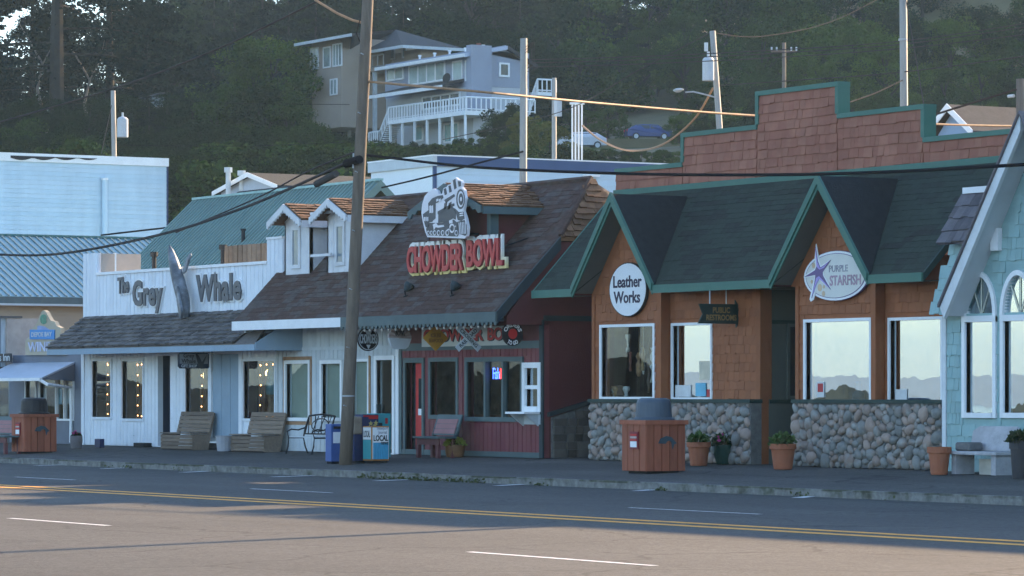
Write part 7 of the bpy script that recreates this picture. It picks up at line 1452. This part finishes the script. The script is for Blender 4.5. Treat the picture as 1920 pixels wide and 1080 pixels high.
# ================================================================== hillside trees
def spruce(seed, H=10.0, n=11000, sparse=False):
    rng = np.random.default_rng(seed); P = []
    b = MB(); b.path([(0,0,-.8),(0.02,0,H*.3),(0.0,0.03,H*.6),(0,0,H*.98)], [H*.019,H*.015,H*.009,.02], 8)
    nb = 62 if not sparse else 42
    per = n//nb
    for i in range(nb):
        k = (i+rng.uniform(0,1))/nb; z = H*(.14+.84*k) if not sparse else H*(.22+.76*k); L_ = H*(.27*(1-k)**.8+.03)*rng.uniform(.6,1.2)*(1.25 if sparse else 1); az = rng.uniform(0, 6.283); dr = rng.uniform(.1, .38)
        ts = np.linspace(.06, 1, 6); pts = [(math.cos(az)*L_*t, math.sin(az)*L_*t, z - dr*L_*t*t + .12*L_*t) for t in ts]
        b.path([(0,0,z)]+pts, [.05*(1-k)+.02]+[.035*(1-t)*(1-k)+.006 for t in ts], 4)
        m_ = per; t = rng.uniform(.12, 1, m_)**.75; w = (.20*L_)*(1.05-t*.6); off = rng.normal(size=(m_,3))*np.stack([w*.6, w*.6, w*.32], 1)
        P.append(np.stack([math.cos(az)*L_*t, math.sin(az)*L_*t, z - dr*L_*t*t + .12*L_*t - .06*L_*rng.uniform(0,1,m_)], 1)+off)
    return b, np.concatenate(P)
def broad(seed, H=10.0, n=9000, wide=.36, low=.12):
    rng = np.random.default_rng(seed); b = MB(); P = []
    b.path([(0,0,-.8),(.1,0,H*.2),(-.05,.1,H*.45),(.1,.05,H*.7)], [H*.022,H*.018,H*.012,.04], 8)
    nl = 26
    for i in range(nl):
        z = H*rng.uniform(low+.08, .93); kk = (z/H-low)/(1-low); rr = H*wide*math.sin(math.pi*min(1, max(.0, kk*.82+.14)))*rng.uniform(.35, 1.0); az = rng.uniform(0, 6.283)
        c = np.array([math.cos(az)*rr, math.sin(az)*rr, z]); rad = H*rng.uniform(.07, .15)
        b.path([(0,0,max(H*.15,z-H*.22)), tuple(c*np.array([.5,.5,1])-np.array([0,0,H*.06])), tuple(c)], [.07,.04,.015], 4)
        m_ = n//nl; d = rng.normal(size=(m_,3)); d /= np.linalg.norm(d, axis=1)[:,None]; q = rng.uniform(.55, 1.08, m_)[:,None]
        P.append(c + d*q*rad*np.array([1.15, 1.15, .8]))
    return b, np.concatenate(P)
mats_t = {}
def tmat(name, col, var=.24): return M(name, col, .8, var, .3, .35, diffuse=True)
lf_con = tmat('needles_dark', (.012, .021, .016)); lf_con2 = tmat('needles_blue', (.016, .026, .021)); lf_br = tmat('leaves_mid', (.034, .060, .016)); lf_brd = tmat('leaves_deep', (.018, .032, .014)); lf_lt = tmat('leaves_light', (.062, .10, .02)); lf_ye = tmat('leaves_yellow_green', (.115, .115, .03)); m_bark = M('bark_grey', (.026, .023, .021), .9, .2, .3, 2, .4, 8)
VAR = {}
def variant(kind, k):
    key = (kind, k)
    if key in VAR: return VAR[key]
    if kind == 'open': b, P = spruce(100+k, n=40000, sparse=True); lf, sz = lf_con, .056
    elif kind == 'con': b, P = spruce(200+k, n=20000); lf, sz = (lf_con, lf_con2)[k % 2], .09
    elif kind == 'dark': b, P = broad(300+k, n=17000); lf, sz = lf_brd, .105
    elif kind == 'mid': b, P = broad(400+k, n=17000); lf, sz = lf_br, .105
    elif kind == 'light': b, P = broad(500+k, n=17000, wide=.42, low=.02); lf, sz = lf_lt, .105
    elif kind == 'bush': b, P = broad(600+k, n=7000, wide=.62, low=-.06); lf, sz = (lf_br, lf_brd, lf_lt)[k % 3], .22
    elif kind == 'yel': b, P = broad(700+k, n=9000, wide=.62, low=-.06); lf, sz = lf_ye, .2
    tm_ = bpy.data.meshes.new('trunk'); tm_.from_pydata(b.v, [], b.f); tm_.materials.append(m_bark); tm_.update()
    cm = leaf_mesh('crown', P, sz, lf, flat=.25, seed=k+7); VAR[key] = (tm_, cm); return VAR[key]
LBL = {'con': ('dark conifer in the wooded hillside behind the shops', 'conifers on the hillside'), 'dark': ('dark leafy tree in the wooded hillside behind the shops', 'dark leafy hillside trees'), 'mid': ('mid green leafy tree on the hillside behind the shops', 'mid green hillside trees'), 'light': ('light green leafy tree on the open hill slope', 'light green hillside trees'), 'bush': ('low rounded green shrub on the hillside', 'hillside shrubs')}
def tree(kind, px, ytop, T, wid=1.0, label=None, k=None, hmin=.8):
    a = WT(px, ytop, T); g_ = hill(a.x, a.y)-.6; H = a.z-g_
    if T > 380: H = max(H, random.uniform(8, 13))
    if H < hmin: return None
    k = random.randrange(3) if k is None else k
    tm_, cm = variant(kind, k); s = H/10.0
    nm = {'open': 'tall_spruce', 'con': 'conifer_tree', 'dark': 'leafy_tree', 'mid': 'leafy_tree', 'light': 'leafy_tree', 'bush': 'shrub', 'yel': 'shrub'}[kind]
    if label: lb, gp = label, None
    else:
        reg = [(130, 'at the far left edge'), (300, 'behind the transformer pole at left'), (470, 'between pale blue block and green roof'), (640, 'left of the taupe hillside house'), (860, 'around the two hillside houses'), (1010, 'right of the grey hillside house'), (1190, 'above the navy fascia block'), (1330, 'left of the leaning transformer pole'), (1480, 'right of the leaning transformer pole'), (1700, 'left of the tall straight pole'), (9999, 'right of the tall straight pole')]
        rg = next(r_ for e_, r_ in reg if px < e_); dp = 'near' if T < 275 else ('mid slope' if T < 360 else 'far upper slope')
        lb = dp + ' ' + {'con': 'dark conifer', 'dark': 'dark leafy tree', 'mid': 'mid green tree', 'light': 'light green tree', 'bush': 'rounded shrub'}[kind] + ' ' + rg; gp = lb.replace('tree', 'trees').replace('shrub', 'shrubs').replace('conifer', 'conifers')
    t_ = thing(nm, lb, 'shrub' if nm == 'shrub' else 'tree', (a.x, a.y, g_), gp); t_.rotation_euler = (0, 0, random.uniform(0, 6.28))
    w = wid*random.uniform(.85, 1.15); t_.scale = (s*w, s*w, s)
    for n_, me in (('trunk', tm_), ('crown', cm)): o = bpy.data.objects.new(n_, me); COL.objects.link(o); o.parent = t_
    return t_
def lerp(tab, x):
    for (x0, y0), (x1, y1) in zip(tab, tab[1:]):
        if x <= x1: return y0+(y1-y0)*max(0, (x-x0))/(x1-x0)
    return tab[-1][1]
def row(T, p0_, p1_, step, tab, kinds, jy=25, jt=12, wid=1.0, skip=None):
    px = p0_ + random.uniform(0, step)
    while px < p1_:
        if not (skip and skip(px)): tree(random.choice(kinds), px, lerp(tab, px)+random.uniform(-jy, jy), T+random.uniform(-jt, jt), wid)
        px += step*random.uniform(.7, 1.3)
# tall open spruces against the sky, top left
tree('open', 60, -160, 300, 1.0, 'tall thin spruce with open branches against sky at far left', 0)
tree('open', 106, -420, 292, 1.25, 'massive trunked spruce with ragged branches at upper left', 1)
tree('open', 205, -230, 306, .9, 'tall ragged spruce just right of the massive trunk', 2)
tree('con', 160, 45, 335, .9, 'dark spruce behind the massive trunk'); tree('con', 20, 95, 335, 1.0, 'shorter dark spruce at the far left skyline'); tree('con', -25, -60, 330, .9, 'dark spruce cut by the left picture edge'); tree('con', 275, -150, 312, .75, 'dense dark spruce left of centre above pale blue block')
# far rows
row(470, 330, 1980, 62, [(330, -90), (600, -140), (1980, -160)], ['con', 'con', 'dark'], 30)
row(425, 285, 960, 52, [(285, -30), (450, -80), (960, -90)], ['con', 'con', 'dark'], 35)
row(420, 960, 1420, 46, [(960, -60), (1100, 20), (1300, 10), (1420, -60)], ['dark', 'con', 'mid'], 30, skip=lambda p: 975 < p < 1150)
row(400, 1400, 1980, 58, [(1400, -60), (1980, -80)], ['mid', 'dark', 'con'], 50)
row(380, 0, 300, 40, [(0, 150), (200, 125), (300, 50)], ['dark', 'con'], 15)
row(365, 300, 640, 42, [(300, 20), (430, -10), (640, -40)], ['con', 'dark', 'con'], 30)
row(350, 640, 1000, 40, [(640, -10), (760, 20), (1000, 60)], ['dark', 'con'], 20, 6)
row(352, 1400, 1980, 55, [(1400, 40), (1600, 10), (1980, 0)], ['mid', 'light', 'dark', 'mid'], 45)
row(325, 370, 535, 36, [(370, 165), (440, 110), (520, 60), (590, 45)], ['light', 'mid', 'light'], 18, 5)
row(318, 1380, 1980, 60, [(1380, 150), (1500, 110), (1700, 90), (1980, 110)], ['mid', 'light', 'dark'], 30)
row(395, 1120, 1400, 40, [(1000, 110), (1130, 95), (1250, 90), (1400, 70)], ['bush', 'bush', 'mid'], 14, 10)
row(358, 1060, 1400, 40, [(1060, 200), (1260, 180), (1400, 150)], ['bush', 'light', 'bush'], 16, 3, skip=lambda p: 1150 < p < 1275)
row(300, 1275, 1420, 30, [(1255, 215), (1420, 190)], ['bush', 'light'], 10, 4)
row(452, 960, 1160, 34, [(960, -60), (1160, -30)], ['con', 'dark', 'dark'], 25, 6, 1.2)
row(432, 985, 1150, 30, [(985, 70), (1150, 60)], ['bush', 'dark'], 14, 6)
row(392, 985, 1140, 34, [(985, 165), (1140, 140)], ['bush'], 14, 8)
# nearer slope on the left
row(285, -20, 420, 40, [(0, 170), (150, 190), (300, 180), (420, 170)], ['dark', 'con', 'dark'], 20)
row(262, 380, 655, 32, [(380, 190), (470, 150), (520, 165), (570, 215), (655, 240)], ['mid', 'dark', 'mid'], 18, 6)
row(250, -30, 660, 34, [(0, 235), (110, 222), (200, 250), (290, 230), (420, 225), (660, 240)], ['dark', 'mid', 'dark'], 12, 8)
row(228, -30, 700, 26, [(0, 268), (300, 280), (700, 280)], ['bush', 'dark'], 12, 5, 1.2)
row(212, 280, 640, 26, [(280, 300), (640, 300)], ['bush', 'dark'], 10, 4, 1.2)
# in front of the houses
row(272, 660, 930, 17, [(660, 262), (800, 268), (930, 264)], ['bush'], 6, 4, 1.25)
row(240, 640, 1110, 20, [(640, 280), (1110, 278)], ['bush'], 6, 4, 1.3)
tree('light', 935, 215, 268, 1.3, 'leafy light bush at the end of grey house deck', 1); tree('mid', 965, 200, 266, 1.3, 'broad green bush behind pale pole and grey house', 2); tree('light', 1010, 222, 262, 1.4, 'low light green bush left of short white post', 0); tree('bush', 948, 196, 262, 1.0, 'rounded dark green bush right of grey house deck', 1); tree('yel', 985, 208, 255, .95, 'yellow green bush behind the pale wooden pole', 0); tree('yel', 1030, 228, 252, 1.1, 'yellow green bush below the short white post', 1); tree('bush', 915, 235, 266, .9, 'small green bush at right end of house deck', 2)
# right slope below the cars and behind the parapet
row(250, 1095, 1300, 22, [(1095, 285), (1300, 275)], ['bush'], 4, 4, 1.3)
row(290, 1420, 1980, 40, [(1420, 170), (1980, 170)], ['dark', 'mid', 'light'], 25, 6)
row(262, 1300, 1980, 36, [(1300, 225), (1600, 205), (1980, 210)], ['bush', 'mid', 'dark'], 14, 6, 1.2)
row(300, 1980, 2420, 75, [(1980, 130), (2420, 160)], ['mid', 'dark'], 30)
row(380, 1980, 2500, 75, [(1980, 0), (2500, 20)], ['con', 'dark', 'mid'], 40)
row(440, 1980, 2500, 80, [(1980, -120), (2500, -60)], ['con', 'dark'], 40)
# bare twisted snags
for px, py, T, lb in ((168, 150, 296, 'pale bare snag leaning in the dark left trees'), (80, 120, 295, 'pale bent dead limb beside the massive spruce trunk')):
    p = WT(px, py, T); t_ = thing('dead_snag', lb, 'dead tree', tuple(p+Vector((0,0,-6)))); b = MB(); b.path([p+Vector((.5,.3,-6)), p+Vector((-.4,-.3,-2)), p, p+Vector((-1.2,-.8,2.2)), p+Vector((-2.4,-1.4,4.0))], [.16,.13,.1,.07,.02], 6); b.build('stem', M('snag_grey', (.16, .15, .14), .8), t_); b = MB(); b.path([p, p+Vector((.8,.6,1.6)), p+Vector((.9,.9,3.2))], [.07,.04,.015], 5); b.build('limb', MATS['snag_grey'], t_)
# verge shelves under the parked cars
for nm, px, py, T in (('hill_road', 1215, 263.5, 350), ('hill_drive', 1088, 280.5, 320)):
    p = WT(px, py, T); g_ = MB(); d1 = Vector((RX, RY, 0)); d2 = Vector((VX, VY, 0)); c = p-Vector((0,0,.02))
    q = [c-d1*9-d2*3, c+d1*14-d2*3, c+d1*14+d2*5, c-d1*9+d2*5]; lo = [v+Vector((0,0,-5))-d2*2 for v in q]; g_.hexa(lo, q); struct(g_.build(nm, m_grass))

# ================================================================== the air of the valley
hz = MB().box(-6500, 6500, -6500, 5500, -9, 118).build('haze', bpy.data.materials.new('haze_air'), org=(0, 0, -9)); struct(hz, 'stuff')
mh = hz.data.materials[0]; mh.use_nodes = True; hn = mh.node_tree; hn.nodes.clear(); pv = hn.nodes.new('ShaderNodeVolumePrincipled'); ho = hn.nodes.new('ShaderNodeOutputMaterial')
pv.inputs['Color'].default_value = (.50, .74, .92, 1); pv.inputs['Density'].default_value = 0.00014; pv.inputs['Anisotropy'].default_value = 0.2; hn.links.new(pv.outputs[0], ho.inputs['Volume'])
